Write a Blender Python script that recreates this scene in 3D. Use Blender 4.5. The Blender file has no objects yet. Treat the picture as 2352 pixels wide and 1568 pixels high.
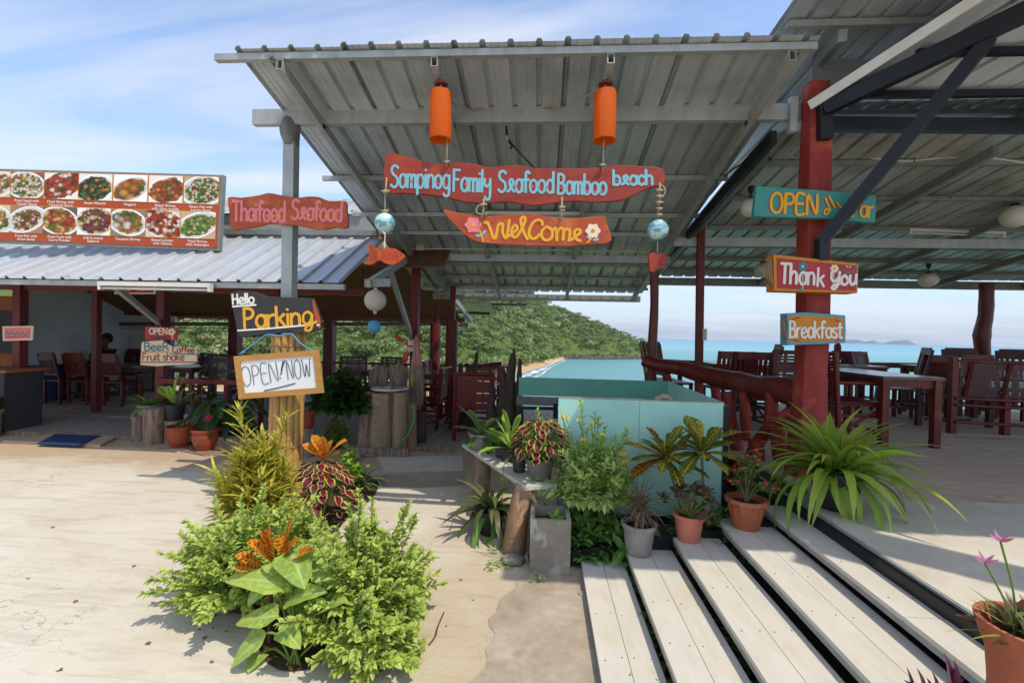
import bpy, math, random, numpy as np
from mathutils import Vector, Matrix
random.seed(7); np.random.seed(7)
RN = random.Random(11)
sc = bpy.context.scene
# ------------------------------------------------------------------ camera
F, CX, CY = 1045.0, 1176.0, 784.0            # focal length and centre in the 2352 x 1568 frame
CAM = Vector((0, 0, 1.6))
YAW, PITCH, ROLL = math.radians(3.8), math.atan(15.0 / F), math.radians(1.26)
_f = Vector((-math.sin(YAW) * math.cos(PITCH), math.cos(YAW) * math.cos(PITCH), -math.sin(PITCH)))
_r0 = Vector((math.cos(YAW), math.sin(YAW), 0)); _u0 = _r0.cross(_f)
_r = _r0 * math.cos(ROLL) + _u0 * math.sin(ROLL); _u = _u0 * math.cos(ROLL) - _r0 * math.sin(ROLL)
cd = bpy.data.cameras.new('camera'); cam = bpy.data.objects.new('camera', cd); sc.collection.objects.link(cam)
cam.matrix_world = Matrix((( _r.x, _u.x, -_f.x, 0), (_r.y, _u.y, -_f.y, 0), (_r.z, _u.z, -_f.z, CAM.z), (0, 0, 0, 1)))
cd.sensor_width = 36; cd.lens = 36 * F / 2352; cd.clip_start = 0.05; cd.clip_end = 60000
sc.camera = cam
# ------------------------------------------------------------------ sky, sun, exposure
SUN = Vector((.479, -.337, 1.0)).normalized()
w = bpy.data.worlds.new('World'); sc.world = w; w.use_nodes = True
nt = w.node_tree; nt.nodes.clear()
def wn(t, **k):
    n = nt.nodes.new(t)
    for a, b in k.items(): setattr(n, a, b)
    return n
sky = wn('ShaderNodeTexSky', sky_type='NISHITA', sun_disc=False)
sky.sun_elevation = math.asin(SUN.z); sky.sun_rotation = math.atan2(SUN.x, SUN.y)
sky.air_density = 1.0; sky.dust_density = 0.6; sky.ozone_density = 3.0; sky.altitude = 0
tc = wn('ShaderNodeTexCoord'); sep = wn('ShaderNodeSeparateXYZ'); nt.links.new(tc.outputs['Generated'], sep.inputs[0])
def wm(op, a, b=None, c=None):
    n = wn('ShaderNodeMath', operation=op)
    for i, v in enumerate((a, b, c)):
        if v is None: continue
        if isinstance(v, (int, float)): n.inputs[i].default_value = v
        else: nt.links.new(v, n.inputs[i])
    return n.outputs[0]
zz = wm('MAXIMUM', wm('ADD', sep.outputs[2], .12), .05)
cmb = wn('ShaderNodeCombineXYZ'); nt.links.new(wm('DIVIDE', sep.outputs[0], zz), cmb.inputs[0]); nt.links.new(wm('DIVIDE', sep.outputs[1], zz), cmb.inputs[1])
mp = wn('ShaderNodeMapping'); mp.inputs['Rotation'].default_value = (0, 0, .5); mp.inputs['Scale'].default_value = (.5, 1.9, 1); mp.inputs['Location'].default_value = (1.7, .45, 0)
nt.links.new(cmb.outputs[0], mp.inputs[0])
nz = wn('ShaderNodeTexNoise'); nz.inputs['Scale'].default_value = 1.1; nz.inputs['Detail'].default_value = 9; nz.inputs['Roughness'].default_value = .55; nz.inputs['Distortion'].default_value = .5
nt.links.new(mp.outputs[0], nz.inputs['Vector'])
rp = wn('ShaderNodeValToRGB'); rp.color_ramp.elements[0].position = .41; rp.color_ramp.elements[1].position = .68
nt.links.new(nz.outputs['Fac'], rp.inputs[0])
hz = wm('POWER', wm('SUBTRACT', 1.0, wm('MINIMUM', wm('MAXIMUM', sep.outputs[2], 0.0), 1.0)), 5.0)
cf = wm('MINIMUM', wm('ADD', wm('MULTIPLY', rp.outputs[0], .78), .08), .9)
m0 = wn('ShaderNodeMix', data_type='RGBA'); nt.links.new(wm('MULTIPLY', hz, .85), m0.inputs[0]); nt.links.new(sky.outputs[0], m0.inputs[6]); m0.inputs[7].default_value = (1.55, 2.0, 2.85, 1)
mx = wn('ShaderNodeMix', data_type='RGBA'); nt.links.new(cf, mx.inputs[0]); nt.links.new(m0.outputs[2], mx.inputs[6]); mx.inputs[7].default_value = (3.3, 3.4, 3.7, 1)
bg = wn('ShaderNodeBackground'); bg.inputs['Strength'].default_value = .15; nt.links.new(mx.outputs[2], bg.inputs['Color'])
ow = wn('ShaderNodeOutputWorld'); nt.links.new(bg.outputs[0], ow.inputs[0])
sl = bpy.data.lights.new('sun', 'SUN'); sl.energy = 2.0; sl.angle = math.radians(.53); sl.color = (1, .92, .79)
so = bpy.data.objects.new('sun', sl); sc.collection.objects.link(so); so.rotation_euler = SUN.to_track_quat('Z', 'Y').to_euler(); so.location = (6, -4, 12)
sc.view_settings.view_transform = 'Standard'; sc.view_settings.look = 'None'; sc.view_settings.gamma = 1; sc.view_settings.exposure = 0.9
sc.view_settings.use_curve_mapping = False
sc.render.engine = 'CYCLES'; sc.cycles.max_bounces = 8; sc.cycles.diffuse_bounces = 4; sc.cycles.glossy_bounces = 3; sc.cycles.transmission_bounces = 4
sc.cycles.transparent_max_bounces = 8; sc.cycles.sample_clamp_indirect = 6; sc.cycles.use_denoising = True; sc.cycles.caustics_reflective = False; sc.cycles.caustics_refractive = False
# ------------------------------------------------------------------ pixel -> place
def ray(px, py): return _f + _r * ((px - CX) / F) + _u * ((CY - py) / F)
def P(px, py, Y):
    d = ray(px, py); return CAM + d * (Y / d.y)
def G(px, py, z=0.0):
    d = ray(px, py); return CAM + d * ((z - CAM.z) / d.z)
def PXP(px, py, X):
    d = ray(px, py); return CAM + d * (X / d.x)
def mpp(Y): return Y / F                       # metres per frame pixel at depth Y
# ------------------------------------------------------------------ materials
MATS = {}
def lin(h):
    if isinstance(h, str):
        c = [int(h[i:i + 2], 16) / 255 for i in (0, 2, 4)]
        return tuple(x / 12.92 if x <= .04045 else ((x + .055) / 1.055) ** 2.4 for x in c)
    return tuple(h)
class NT:
    def __init__(s, name):
        s.m = bpy.data.materials.new(name); s.m.use_nodes = True; s.t = s.m.node_tree; s.t.nodes.clear()
        s.out = s.n('ShaderNodeOutputMaterial'); MATS[name] = s.m
    def n(s, t, **k):
        n = s.t.nodes.new(t)
        for a, b in k.items(): setattr(n, a, b)
        return n
    def l(s, a, b): s.t.links.new(a, b)
    def set(s, sock, v):
        if v is None: return
        if isinstance(v, bpy.types.NodeSocket): s.l(v, sock)
        elif isinstance(v, (tuple, list)) and len(v) == 3 and sock.type == 'RGBA': sock.default_value = (*v, 1)
        else: sock.default_value = v
    def math(s, op, a, b=None, clamp=False):
        n = s.n('ShaderNodeMath', operation=op, use_clamp=clamp); s.set(n.inputs[0], a); s.set(n.inputs[1], b); return n.outputs[0]
    def mix(s, f, a, b):
        n = s.n('ShaderNodeMix', data_type='RGBA'); s.set(n.inputs[0], f); s.set(n.inputs[6], a); s.set(n.inputs[7], b); return n.outputs[2]
    def coord(s, kind='Object', scale=(1, 1, 1), rnd=True, rot=(0, 0, 0)):
        if kind == 'World': o = s.n('ShaderNodeNewGeometry').outputs['Position']
        else: o = s.n('ShaderNodeTexCoord').outputs[kind]
        m = s.n('ShaderNodeMapping'); s.l(o, m.inputs[0]); m.inputs['Scale'].default_value = scale; m.inputs['Rotation'].default_value = rot
        if rnd and kind == 'Object':
            v = s.n('ShaderNodeObjectInfo').outputs['Random']; c = s.n('ShaderNodeCombineXYZ'); q = s.math('MULTIPLY', v, 37.0); s.l(q, c.inputs[0]); s.l(q, c.inputs[1]); s.l(q, c.inputs[2]); s.l(c.outputs[0], m.inputs['Location'])
        return m.outputs[0]
    def noise(s, v, scale, detail=4, rough=.55, dist=0.0):
        n = s.n('ShaderNodeTexNoise'); s.l(v, n.inputs['Vector']); n.inputs['Scale'].default_value = scale; n.inputs['Detail'].default_value = detail; n.inputs['Roughness'].default_value = rough; n.inputs['Distortion'].default_value = dist
        return n.outputs['Fac']
    def ramp(s, f, a, b, ca=(0, 0, 0), cb=(1, 1, 1)):
        n = s.n('ShaderNodeValToRGB'); e = n.color_ramp.elements; e[0].position = a; e[1].position = b; e[0].color = (*ca, 1); e[1].color = (*cb, 1); s.l(f, n.inputs[0]); return n.outputs[0]
    def bump(s, h, strength=.3, dist=.01):
        n = s.n('ShaderNodeBump'); n.inputs['Strength'].default_value = strength; n.inputs['Distance'].default_value = dist; s.l(h, n.inputs['Height']); return n.outputs[0]
    def bsdf(s, col, rough=.6, metal=0.0, nrm=None, spec=.5, **k):
        b = s.n('ShaderNodeBsdfPrincipled'); s.set(b.inputs['Base Color'], col); s.set(b.inputs['Roughness'], rough); s.set(b.inputs['Metallic'], metal); s.set(b.inputs['Specular IOR Level'], spec)
        if nrm is not None: s.l(nrm, b.inputs['Normal'])
        for a, v in k.items(): s.set(b.inputs[a], v)
        return b.outputs[0]
    def done(s, sh): s.l(sh, s.out.inputs[0]); return s.m
def mat(name, c1, c2=None, scale=6, rough=.6, metal=0.0, bump=.0, bscale=None, stretch=(1, 1, 1), lo=.3, hi=.7, coord='Object', spec=.4, c3=None, c3lo=.6, c3hi=.7, c3scale=None, detail=5):
    if name in MATS: return MATS[name]
    t = NT(name); c1 = lin(c1); c2 = lin(c2) if c2 is not None else tuple(x * .75 for x in c1)
    v = t.coord(coord, stretch)
    n = t.noise(v, scale, detail, .6, .3)
    col = t.mix(t.ramp(n, lo, hi), c1, c2)
    if c3 is not None:
        v2 = t.coord(coord); n2 = t.noise(v2, c3scale or scale * .5, 6, .65, .2)
        col = t.mix(t.ramp(n2, c3lo, c3hi), col, lin(c3))
    nr = None
    if bump: nr = t.bump(t.noise(v, bscale or scale * 3, 5, .6), bump, .01)
    r = t.math('ADD', t.math('MULTIPLY', n, .16), rough - .08)
    return t.done(t.bsdf(col, r, metal, nr, spec))
def leafmat(name, base, tip=None, vein=None, margin=None, marg_at=.75, blotch=None, blotch_amt=.5, var=.35, transl=.35, rough=.45, bands=False):
    """leaf colours: mid-rib, margin, blotches between side veins; all read from the leaf's own UVs"""
    if name in MATS: return MATS[name]
    t = NT(name); base = lin(base)
    uv = t.n('ShaderNodeUVMap', uv_map='UVMap'); sp = t.n('ShaderNodeSeparateXYZ'); t.l(uv.outputs[0], sp.inputs[0])
    e = t.math('MULTIPLY', t.math('ABSOLUTE', t.math('SUBTRACT', sp.outputs[0], .5)), 2.0)     # 0 mid-rib .. 1 margin
    r2 = t.n('ShaderNodeUVMap', uv_map='rnd'); s2 = t.n('ShaderNodeSeparateXYZ'); t.l(r2.outputs[0], s2.inputs[0])
    rnd = t.math('FRACT', t.math('ADD', s2.outputs[0], t.n('ShaderNodeObjectInfo').outputs['Random']))
    pos = t.n('ShaderNodeTexCoord').outputs['Object']
    col = t.mix(rnd, tuple(min(1, x * (1 + var)) for x in base), tuple(x * (1 - var) for x in base))
    if tip is not None: col = t.mix(t.math('MULTIPLY', sp.outputs[1], s2.outputs[1]), col, lin(tip))
    if blotch is not None:
        n = t.noise(pos, 45, 2, .5)
        if bands:
            wv = t.math('SINE', t.math('MULTIPLY', t.math('SUBTRACT', sp.outputs[1], t.math('MULTIPLY', e, .12)), 55.0)); n = t.math('ADD', t.math('MULTIPLY', wv, .18), n)
        f = t.ramp(n, .62 - blotch_amt * .35, .68 - blotch_amt * .35); f = t.math('MULTIPLY', f, t.math('ADD', .45, t.math('MULTIPLY', s2.outputs[1], .7), True))
        col = t.mix(f, col, lin(blotch))
    if vein is not None: col = t.mix(t.ramp(e, .05, .16, (1, 1, 1), (0, 0, 0)), col, lin(vein))
    if margin is not None:
        f = t.ramp(t.math('ADD', e, t.math('MULTIPLY', t.math('SUBTRACT', t.noise(pos, 90, 2), .5), .25)), marg_at, marg_at + .12); col = t.mix(f, col, lin(margin))
    b = t.bsdf(col, rough, 0, None, .35); tr = t.n('ShaderNodeBsdfTranslucent'); t.l(col, tr.inputs[0])
    m = t.n('ShaderNodeMixShader'); m.inputs[0].default_value = transl; t.l(b, m.inputs[1]); t.l(tr.outputs[0], m.inputs[2])
    return t.done(m.outputs[0])
# ------------------------------------------------------------------ objects
COL = sc.collection
def tag(o, label=None, cat=None, group=None, kind=None):
    if label: o['label'] = label
    if cat: o['category'] = cat
    if group: o['group'] = group
    if kind: o['kind'] = kind
    return o
def empty(name, loc, label=None, cat=None, group=None, kind=None):
    o = bpy.data.objects.new(name, None); COL.objects.link(o); o.location = loc; o.empty_display_size = .1
    o['_l'] = tuple(loc); del o['_l']
    return tag(o, label, cat, group, kind)
WLOC = {}
def wloc(o):
    l = o.location.copy(); p = o.parent
    return WLOC.get(o.name, l)
def setparent(o, p):
    o.parent = p; o.matrix_parent_inverse = Matrix.Translation(-wloc(p))
def meshobj(name, V, Fc, mats, parent=None, smooth=False, origin=None, uv=None, rnd=None, midx=None):
    V = np.asarray(V, dtype=np.float64).reshape(-1, 3)
    if origin is None:
        a, b = V.min(0), V.max(0); origin = np.array([(a[0] + b[0]) / 2, (a[1] + b[1]) / 2, a[2]])
    origin = np.array(origin, dtype=float)
    me = bpy.data.meshes.new(name)
    if isinstance(Fc, np.ndarray):
        k = Fc.shape[1]; n = len(Fc); W = (V - origin).astype(np.float32)
        me.vertices.add(len(W)); me.vertices.foreach_set('co', W.ravel()); me.loops.add(n * k); me.loops.foreach_set('vertex_index', Fc.ravel().astype(np.int32))
        me.polygons.add(n); me.polygons.foreach_set('loop_start', (np.arange(n) * k).astype(np.int32))
        try: me.polygons.foreach_set('loop_total', np.full(n, k, np.int32))
        except Exception: pass
        me.update(calc_edges=True)
    else:
        me.from_pydata([tuple(v) for v in (V - origin)], [], Fc)
    if uv is not None:
        li = np.empty(len(me.loops), np.int32); me.loops.foreach_get('vertex_index', li)
        u = me.uv_layers.new(name='UVMap'); u.data.foreach_set('uv', np.asarray(uv, np.float32)[li].ravel())
        q = me.uv_layers.new(name='rnd'); q.data.foreach_set('uv', np.asarray(rnd, np.float32)[li].ravel())
    if not isinstance(mats, (list, tuple)): mats = [mats]
    for m in mats: me.materials.append(m)
    if midx is not None: me.polygons.foreach_set('material_index', np.asarray(midx, np.int32))
    if smooth: me.polygons.foreach_set('use_smooth', np.ones(len(me.polygons), bool))
    me.validate()
    o = bpy.data.objects.new(name, me); COL.objects.link(o); o.location = origin; WLOC[o.name] = Vector(origin)
    if parent is not None: setparent(o, parent)
    return o
def cr(pts, n=6, closed=False):
    """Catmull-Rom through pts"""
    p = [np.array(q, float) for q in pts]
    if len(p) < 3: return p
    out = []; N = len(p)
    for i in range(N if closed else N - 1):
        if closed: a, b, c, d = p[i - 1], p[i], p[(i + 1) % N], p[(i + 2) % N]
        else: a, b, c, d = p[max(i - 1, 0)], p[i], p[i + 1], p[min(i + 2, N - 1)]
        for k in range(n):
            t = k / n
            out.append(.5 * ((2 * b) + (c - a) * t + (2 * a - 5 * b + 4 * c - d) * t * t + (3 * b - a - 3 * c + d) * t ** 3))
    if not closed: out.append(p[-1])
    return out
class MB:
    def __init__(s): s.v = []; s.f = []
    def add(s, v, f):
        o = len(s.v); s.v += [tuple(q) for q in v]; s.f += [tuple(i + o for i in q) for q in f]; return s
    def box(s, c, sz, rz=0.0, R=None):
        x, y, z = sz[0] / 2, sz[1] / 2, sz[2] / 2; M = R or Matrix.Rotation(rz, 3, 'Z'); c = Vector(c)
        v = [c + M @ Vector((i * x, j * y, k * z)) for i in (-1, 1) for j in (-1, 1) for k in (-1, 1)]
        return s.add(v, [(0, 1, 3, 2), (4, 6, 7, 5), (0, 4, 5, 1), (2, 3, 7, 6), (0, 2, 6, 4), (1, 5, 7, 3)])
    def beam(s, a, b, w, h, up=(0, 0, 1)):
        a, b = Vector(a), Vector(b); d = (b - a); L = d.length; d.normalize(); up = Vector(up)
        if abs(d.dot(up)) > .99: up = Vector((0, 1, 0))
        x = d.cross(up).normalized(); z = x.cross(d).normalized()
        R = Matrix((x, d, z)).transposed()
        return s.box((a + b) / 2, (w, L, h), R=R)
    def tube(s, pts, r, n=8, caps=True, flat=None):
        """round tube along pts; r number or list; flat=(axis vector, factor) squashes it"""
        pts = [Vector(p) for p in pts]; N = len(pts); rs = r if isinstance(r, (list, tuple, np.ndarray)) else [r] * N
        V = []; t0 = None; x = None
        for i, p in enumerate(pts):
            t = (pts[min(i + 1, N - 1)] - pts[max(i - 1, 0)])
            if t.length < 1e-9: t = Vector((0, 0, 1))
            t.normalize()
            if x is None:
                x = t.cross(Vector((0, 0, 1)) if abs(t.z) < .9 else Vector((1, 0, 0))).normalized()
            else:
                x = (x - t * x.dot(t))
                if x.length < 1e-6: x = t.orthogonal()
                x.normalize()
            y = t.cross(x)
            for k in range(n):
                a = 2 * math.pi * k / n; o = (x * math.cos(a) + y * math.sin(a)) * rs[i]
                if flat: ax = flat[0]; o = o - ax * (o.dot(ax) * (1 - flat[1]))
                V.append(p + o)
        Fc = [(i * n + k, i * n + (k + 1) % n, (i + 1) * n + (k + 1) % n, (i + 1) * n + k) for i in range(N - 1) for k in range(n)]
        if caps: Fc += [tuple(range(n - 1, -1, -1)), tuple((N - 1) * n + k for k in range(n))]
        return s.add(V, Fc)
    def lathe(s, prof, c=(0, 0, 0), n=24, wob=None):
        c = Vector(c); V = []; 
        for i, (r, z) in enumerate(prof):
            for k in range(n):
                a = 2 * math.pi * k / n; q = r * (wob(a, i) if wob else 1)
                V.append(c + Vector((q * math.cos(a), q * math.sin(a), z)))
        N = len(prof)
        return s.add(V, [(i * n + k, i * n + (k + 1) % n, (i + 1) * n + (k + 1) % n, (i + 1) * n + k) for i in range(N - 1) for k in range(n)])
    def prism(s, poly, d):
        """poly: list of 3D points (planar outline), d: extrusion vector"""
        n = len(poly); d = Vector(d); a = [Vector(p) for p in poly]; v = a + [p + d for p in a]
        return s.add(v, [tuple(range(n)), tuple(range(2 * n - 1, n - 1, -1))] + [(i, i + n, (i + 1) % n + n, (i + 1) % n) for i in range(n)])
    def sphere(s, c, r, nu=16, nv=10, sz=1.0):
        return s.lathe([(max(r * math.sin(math.pi * i / nv), 1e-4), -r * sz * math.cos(math.pi * i / nv)) for i in range(nv + 1)], c, nu)
    def build(s, name, m, parent=None, smooth=False, origin=None, label=None, cat=None, group=None, kind=None):
        o = meshobj(name, s.v, s.f, m, parent, smooth, origin); tag(o, label, cat, group, kind); return o
def fixn(o):
    import bmesh
    b = bmesh.new(); b.from_mesh(o.data); bmesh.ops.recalc_face_normals(b, faces=b.faces); b.to_mesh(o.data); b.free(); return o
def copytree(o, loc, rz=0.0, label=None, parent=None):
    c = o.copy(); COL.objects.link(c)
    if parent is None: c.location = loc; c.rotation_euler = (0, 0, rz)
    else: c.parent = parent
    if label: c['label'] = label
    for ch in o.children: copytree(ch, None, 0, None, c)
    return c
def autosmooth(o, ang=40):
    me = o.data; me.polygons.foreach_set('use_smooth', np.ones(len(me.polygons), bool))
    try: me.set_sharp_from_angle(angle=math.radians(ang))
    except Exception: pass
    return o
# ------------------------------------------------------------------ material list
def m_concrete():
    t = NT('concrete_yard'); v = t.coord('World'); sp = t.n('ShaderNodeSeparateXYZ'); t.l(v, sp.inputs[0])
    big = t.noise(v, .55, 6, .6, .6); fine = t.noise(v, 38, 4, .6); br = t.noise(t.coord('World', (1.2, 7, 1), rot=(0, 0, .45)), 1.6, 6, .65, .8)
    col = t.mix(t.ramp(big, .36, .66), lin('c6bba6'), lin('d3cbbb'))
    col = t.mix(t.math('MULTIPLY', t.ramp(br, .5, .75), .5), col, lin('8d8272'))
    tan = t.ramp(t.math('ADD', t.noise(v, 1.3, 5, .7, .4), t.math('MULTIPLY', t.math('SUBTRACT', sp.outputs[1], 4.9), .8)), .35, .75)   # clay washed over the slab by the hall
    col = t.mix(t.math('MULTIPLY', tan, .6), col, lin('a5835c'))
    pth = t.ramp(t.math('ADD', t.math('MULTIPLY', t.noise(v, 1.1, 5, .65, .5), .9), t.math('MULTIPLY', t.math('ADD', sp.outputs[0], .9), .55)), .3, .75)     # clay trodden along the path
    col = t.mix(t.math('MULTIPLY', pth, .5), col, lin('ab9068'))
    col = t.mix(t.ramp(t.noise(v, 2.2, 7, .7), .6, .72), col, lin('cdc8ba'))
    st = t.ramp(t.noise(v, 9, 6, .75, .5), .66, .74); col = t.mix(t.math('MULTIPLY', st, .45), col, lin('7a6a54'))
    vor = t.n('ShaderNodeTexVoronoi', feature='DISTANCE_TO_EDGE'); w = t.n('ShaderNodeMapping'); w.inputs['Scale'].default_value = (.55, .45, 1); t.l(v, w.inputs[0])
    dd = t.n('ShaderNodeVectorMath', operation='ADD'); t.l(w.outputs[0], dd.inputs[0]); nn = t.n('ShaderNodeTexNoise'); nn.inputs['Scale'].default_value = 3; nn.inputs['Detail'].default_value = 8; t.l(v, nn.inputs['Vector'])
    sc_ = t.n('ShaderNodeVectorMath', operation='SCALE'); sc_.inputs['Scale'].default_value = .35; t.l(nn.outputs['Color'], sc_.inputs[0]); t.l(sc_.outputs[0], dd.inputs[1]); t.l(dd.outputs[0], vor.inputs['Vector'])
    ck = t.math('MULTIPLY', t.ramp(vor.outputs['Distance'], .001, .006, (1, 1, 1), (0, 0, 0)), t.ramp(t.noise(v, .8, 2), .5, .6)); col = t.mix(t.math('MULTIPLY', ck, .75), col, lin('5a4d3e'))
    sand = t.ramp(t.noise(v, 160, 3, .7), .55, .7); col = t.mix(t.math('MULTIPLY', sand, .25), col, lin('80725c'))
    h = t.math('ADD', t.math('MULTIPLY', fine, .6), t.math('ADD', br, t.math('MULTIPLY', sand, .4)))
    return t.done(t.bsdf(col, .85, 0, t.bump(h, .5, .012), .25))
m_concrete()
mat('tile_slab', 'cfc6b4', 'bcb3a3', 3, .6, bump=.06, c3='a99b85', c3scale=1.4, c3lo=.55, c3hi=.75, coord='World')
mat('old_slab', 'a99a86', '8c7d6a', 6, .85, bump=.4, c3='bcb1a0', c3scale=3, c3lo=.48, c3hi=.75, coord='World')
mat('soil', '54402c', '33251a', 20, .95, bump=.8, c3='5a3a26', c3scale=12)
mat('galvanised', 'aeb0ad', '989a95', 9, .48, .35, bump=.05, c3='5c4436', c3scale=4.5, c3lo=.69, c3hi=.73, stretch=(1, 1, .4))
mat('galv_dark', '8a8c87', '75776f', 9, .5, .3, c3='4a3326', c3scale=5, c3lo=.67, c3hi=.72)
mat('roof_sheet', 'cdd4d8', 'bcc3c7', 2.5, .36, .45, bump=.03, c3='a2a6a6', c3scale=1.3, c3lo=.5, c3hi=.75, stretch=(6, .5, 1), coord='World')
mat('roof_sheet_old', 'c2c6c2', 'aeb2ac', 3, .42, .35, bump=.03, c3='8a8674', c3scale=1.6, c3lo=.5, c3hi=.7, stretch=(6, .5, 1), coord='World')
mat('roof_sheet_bright', 'c4c8cb', 'b3b7ba', 2, .38, .35, bump=.03, c3='8a8a86', c3scale=3, c3lo=.6, c3hi=.75, stretch=(5, .6, 1), coord='World')
mat('red_post', '6c1a16', '521110', 7, .5, bump=.12, stretch=(1, 1, .25), c3='7d2a1c', c3scale=5)
mat('red_trunk', '9a3328', '7a221c', 6, .62, bump=.7, stretch=(2, 2, .3), c3='b4543c', c3scale=3, c3lo=.55, c3hi=.7, bscale=9)
mat('dark_wood', '5a2a22', '3f1c17', 9, .42, bump=.1, stretch=(.4, 1, 1), c3='6a3626', c3scale=3)
mat('dark_red_wood', '742a1f', '551c16', 9, .4, bump=.1, stretch=(1, 1, .3), c3='8a4028', c3scale=3)
mat('bamboo_red', '7e211a', '5e1613', 12, .35, c3='7a2716', c3scale=6)
mat('black_steel', '15161a', '1c1d20', 7, .42, .1, c3='332b28', c3scale=8, c3lo=.66, c3hi=.72)
mat('deck_plank', 'a3958a', '85776c', 14, .75, bump=.3, stretch=(5, .25, 1), c3='82766c', c3scale=3)
mat('deck_plank_x', 'cdb8a2', 'a8937d', 14, .72, bump=.3, stretch=(.25, 5, 1), c3='8a7d70', c3scale=3)
mat('tread_board', 'cdc7b9', 'c0b9aa', 5, .62, bump=.06, stretch=(3, .7, 1), c3='c4b596', c3scale=2.2, c3lo=.58, c3hi=.75)
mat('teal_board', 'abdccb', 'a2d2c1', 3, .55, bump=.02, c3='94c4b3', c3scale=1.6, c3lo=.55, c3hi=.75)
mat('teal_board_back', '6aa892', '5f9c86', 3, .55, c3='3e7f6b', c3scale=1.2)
mat('sign_wood', '9c3a24', '80261a', 3.5, .5, bump=.15, stretch=(.5, 3, 3), c3='a3451f', c3scale=4, c3lo=.55, c3hi=.75)
mat('sign_wood_orange', 'b85228', '9c3c22', 3.5, .5, bump=.15, stretch=(.5, 3, 3), c3='cc7036', c3scale=5, c3lo=.5, c3hi=.75)
mat('fish_wood', 'c4501f', 'a63f18', 6, .5, bump=.3, stretch=(.6, 3, 3))
for n_, a_ in dict(paint_blue='7db9c6', paint_yellow='e8a824', paint_pink='ea7f80', paint_pinkred='cf5f6c', paint_white='e9e4d8', paint_cream='ecd9b8', paint_red='a8232a', paint_orange='d9832b', paint_teal='3f8f86', paint_ltblue='7fb4c8', paint_brown='9a4a28', paint_darkblue='2b3c66', paint_tealdark='3f7f8a', paint_navy='3c4a63').items():
    mat(n_, a_, tuple(x * .88 for x in lin(a_)), 14, .5, bump=.05)
mat('board_black', '2f2d2f', '3a3839', 8, .7, bump=.08, c3='474446', c3scale=12)
mat('board_teal', '3f8f86', '37837a', 6, .55, bump=.1, stretch=(.4, 3, 3), c3='54704f', c3scale=9, c3lo=.66, c3hi=.7)
mat('board_red', 'b23a3c', 'a02f33', 7, .55, bump=.1)
mat('board_orange', 'cf8420', 'c27818', 7, .55, bump=.1)
mat('board_blue', '5f9aa6', '568f9c', 7, .55)
mat('whiteboard', 'e8e8e6', 'dfe0de', 3, .35)
mat('frame_gold', 'bf8f4a', 'a97836', 10, .45, bump=.1, stretch=(.4, 3, 3))
mat('rope', 'b7a78c', '94846a', 60, .9, bump=.6, bscale=200)
mat('rope_blue', '5fa0c8', '4f8fb8', 60, .8)
mat('cord_black', '161616', '1f1f1f', 10, .6)
mat('cable_white', 'cfcac0', 'b9b4a8', 10, .5)
mat('bamboo', 'c39a5c', 'a67d42', 10, .5, bump=.15, stretch=(6, 6, .4), c3='87602f', c3scale=7, c3lo=.58, c3hi=.7)
mat('stump', '94806c', '6e5b4c', 12, .9, bump=.7, stretch=(2, 2, .3), c3='96826c', c3scale=6, lo=.4, hi=.6)
mat('stump_top', 'a08a6e', '84705a', 20, .9, bump=.3)
mat('driftwood', '55433a', '382b26', 10, .8, bump=.7, stretch=(3, 3, .3), c3='5a483e', c3scale=5)
mat('log_leg', '9c7b5e', '7d5f48', 8, .8, bump=.4, stretch=(2, 2, .4), c3='b79878', c3scale=5)
mat('marble', 'd3cfc4', 'bfb9aa', 5, .4, c3='d9b98a', c3scale=6, c3lo=.58, c3hi=.72)
mat('concrete_pot', '9d9484', '7d7466', 7, .9, bump=.5, c3='b9b3a7', c3scale=5, c3lo=.55, c3hi=.65)
mat('terracotta', 'b5694a', '9d5438', 8, .8, bump=.2, c3='7c5340', c3scale=4, c3lo=.6, c3hi=.72)
mat('terracotta_dark', 'a34a2a', '853a22', 9, .55, bump=.15, c3='5c4a2e', c3scale=5, c3lo=.6, c3hi=.7)
mat('pot_pink', 'cf7e6c', 'c57362', 6, .45)
mat('pot_grey', '97928a', '837d74', 6, .6, c3='a8997e', c3scale=5)
mat('pot_black', '232529', '2f3135', 9, .5, c3='4a4a4c', c3scale=6, c3lo=.58, c3hi=.7)
mat('pot_darkgrey', '46484c', '3a3c40', 9, .55, c3='66645e', c3scale=6, c3lo=.58, c3hi=.7)
mat('pot_smoke', '77746c', '5c5a55', 7, .4, c3='8f8a7c', c3scale=4)
mat('bark_chips', '5a2f26', '3a1d19', 90, .9, bump=1.0, lo=.42, hi=.58, c3='7d4a36', c3scale=70)
mat('white_plaster', 'e4e6e8', 'dadcdf', 4, .8, c3='cfd1d4', c3scale=1.5)
mat('orange_wall', '9a5a36', '8a4e2e', 4, .8)
mat('brown_ceiling', '8a6142', '5c4130', 8, .8, bump=.4, stretch=(6, .5, 1), c3='7a5636', c3scale=3)
mat('ceramic', 'd4d4ce', 'c8c8c2', 5, .25)
mat('fascia_board', '9a9a98', '858583', 5, .75, bump=.1, stretch=(.5, 3, 3), c3='6d6a66', c3scale=2.5)
mat('lamp_white', 'dcd9d0', 'cdc9be', 5, .5)
mat('globe_white', 'd6cfc0', 'c9c2b3', 5, .35)
mat('float_white', 'c8c0ae', 'b8af9d', 9, .6, bump=.1)
mat('float_blue', '4f9cc0', '438db2', 9, .5)
mat('hose_green', '3f8a68', '377d5e', 10, .45)
mat('hose_grey', '7f8588', '707679', 10, .5)
mat('blue_plastic', '1f3f8a', '1b3577', 6, .45)
mat('mat_blue', '223a66', '1b2f54', 40, .95, bump=.6)
mat('cloth_pink', 'cf9a8c', 'c08a7c', 12, .95, bump=.4, stretch=(3, 3, .4))
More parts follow.
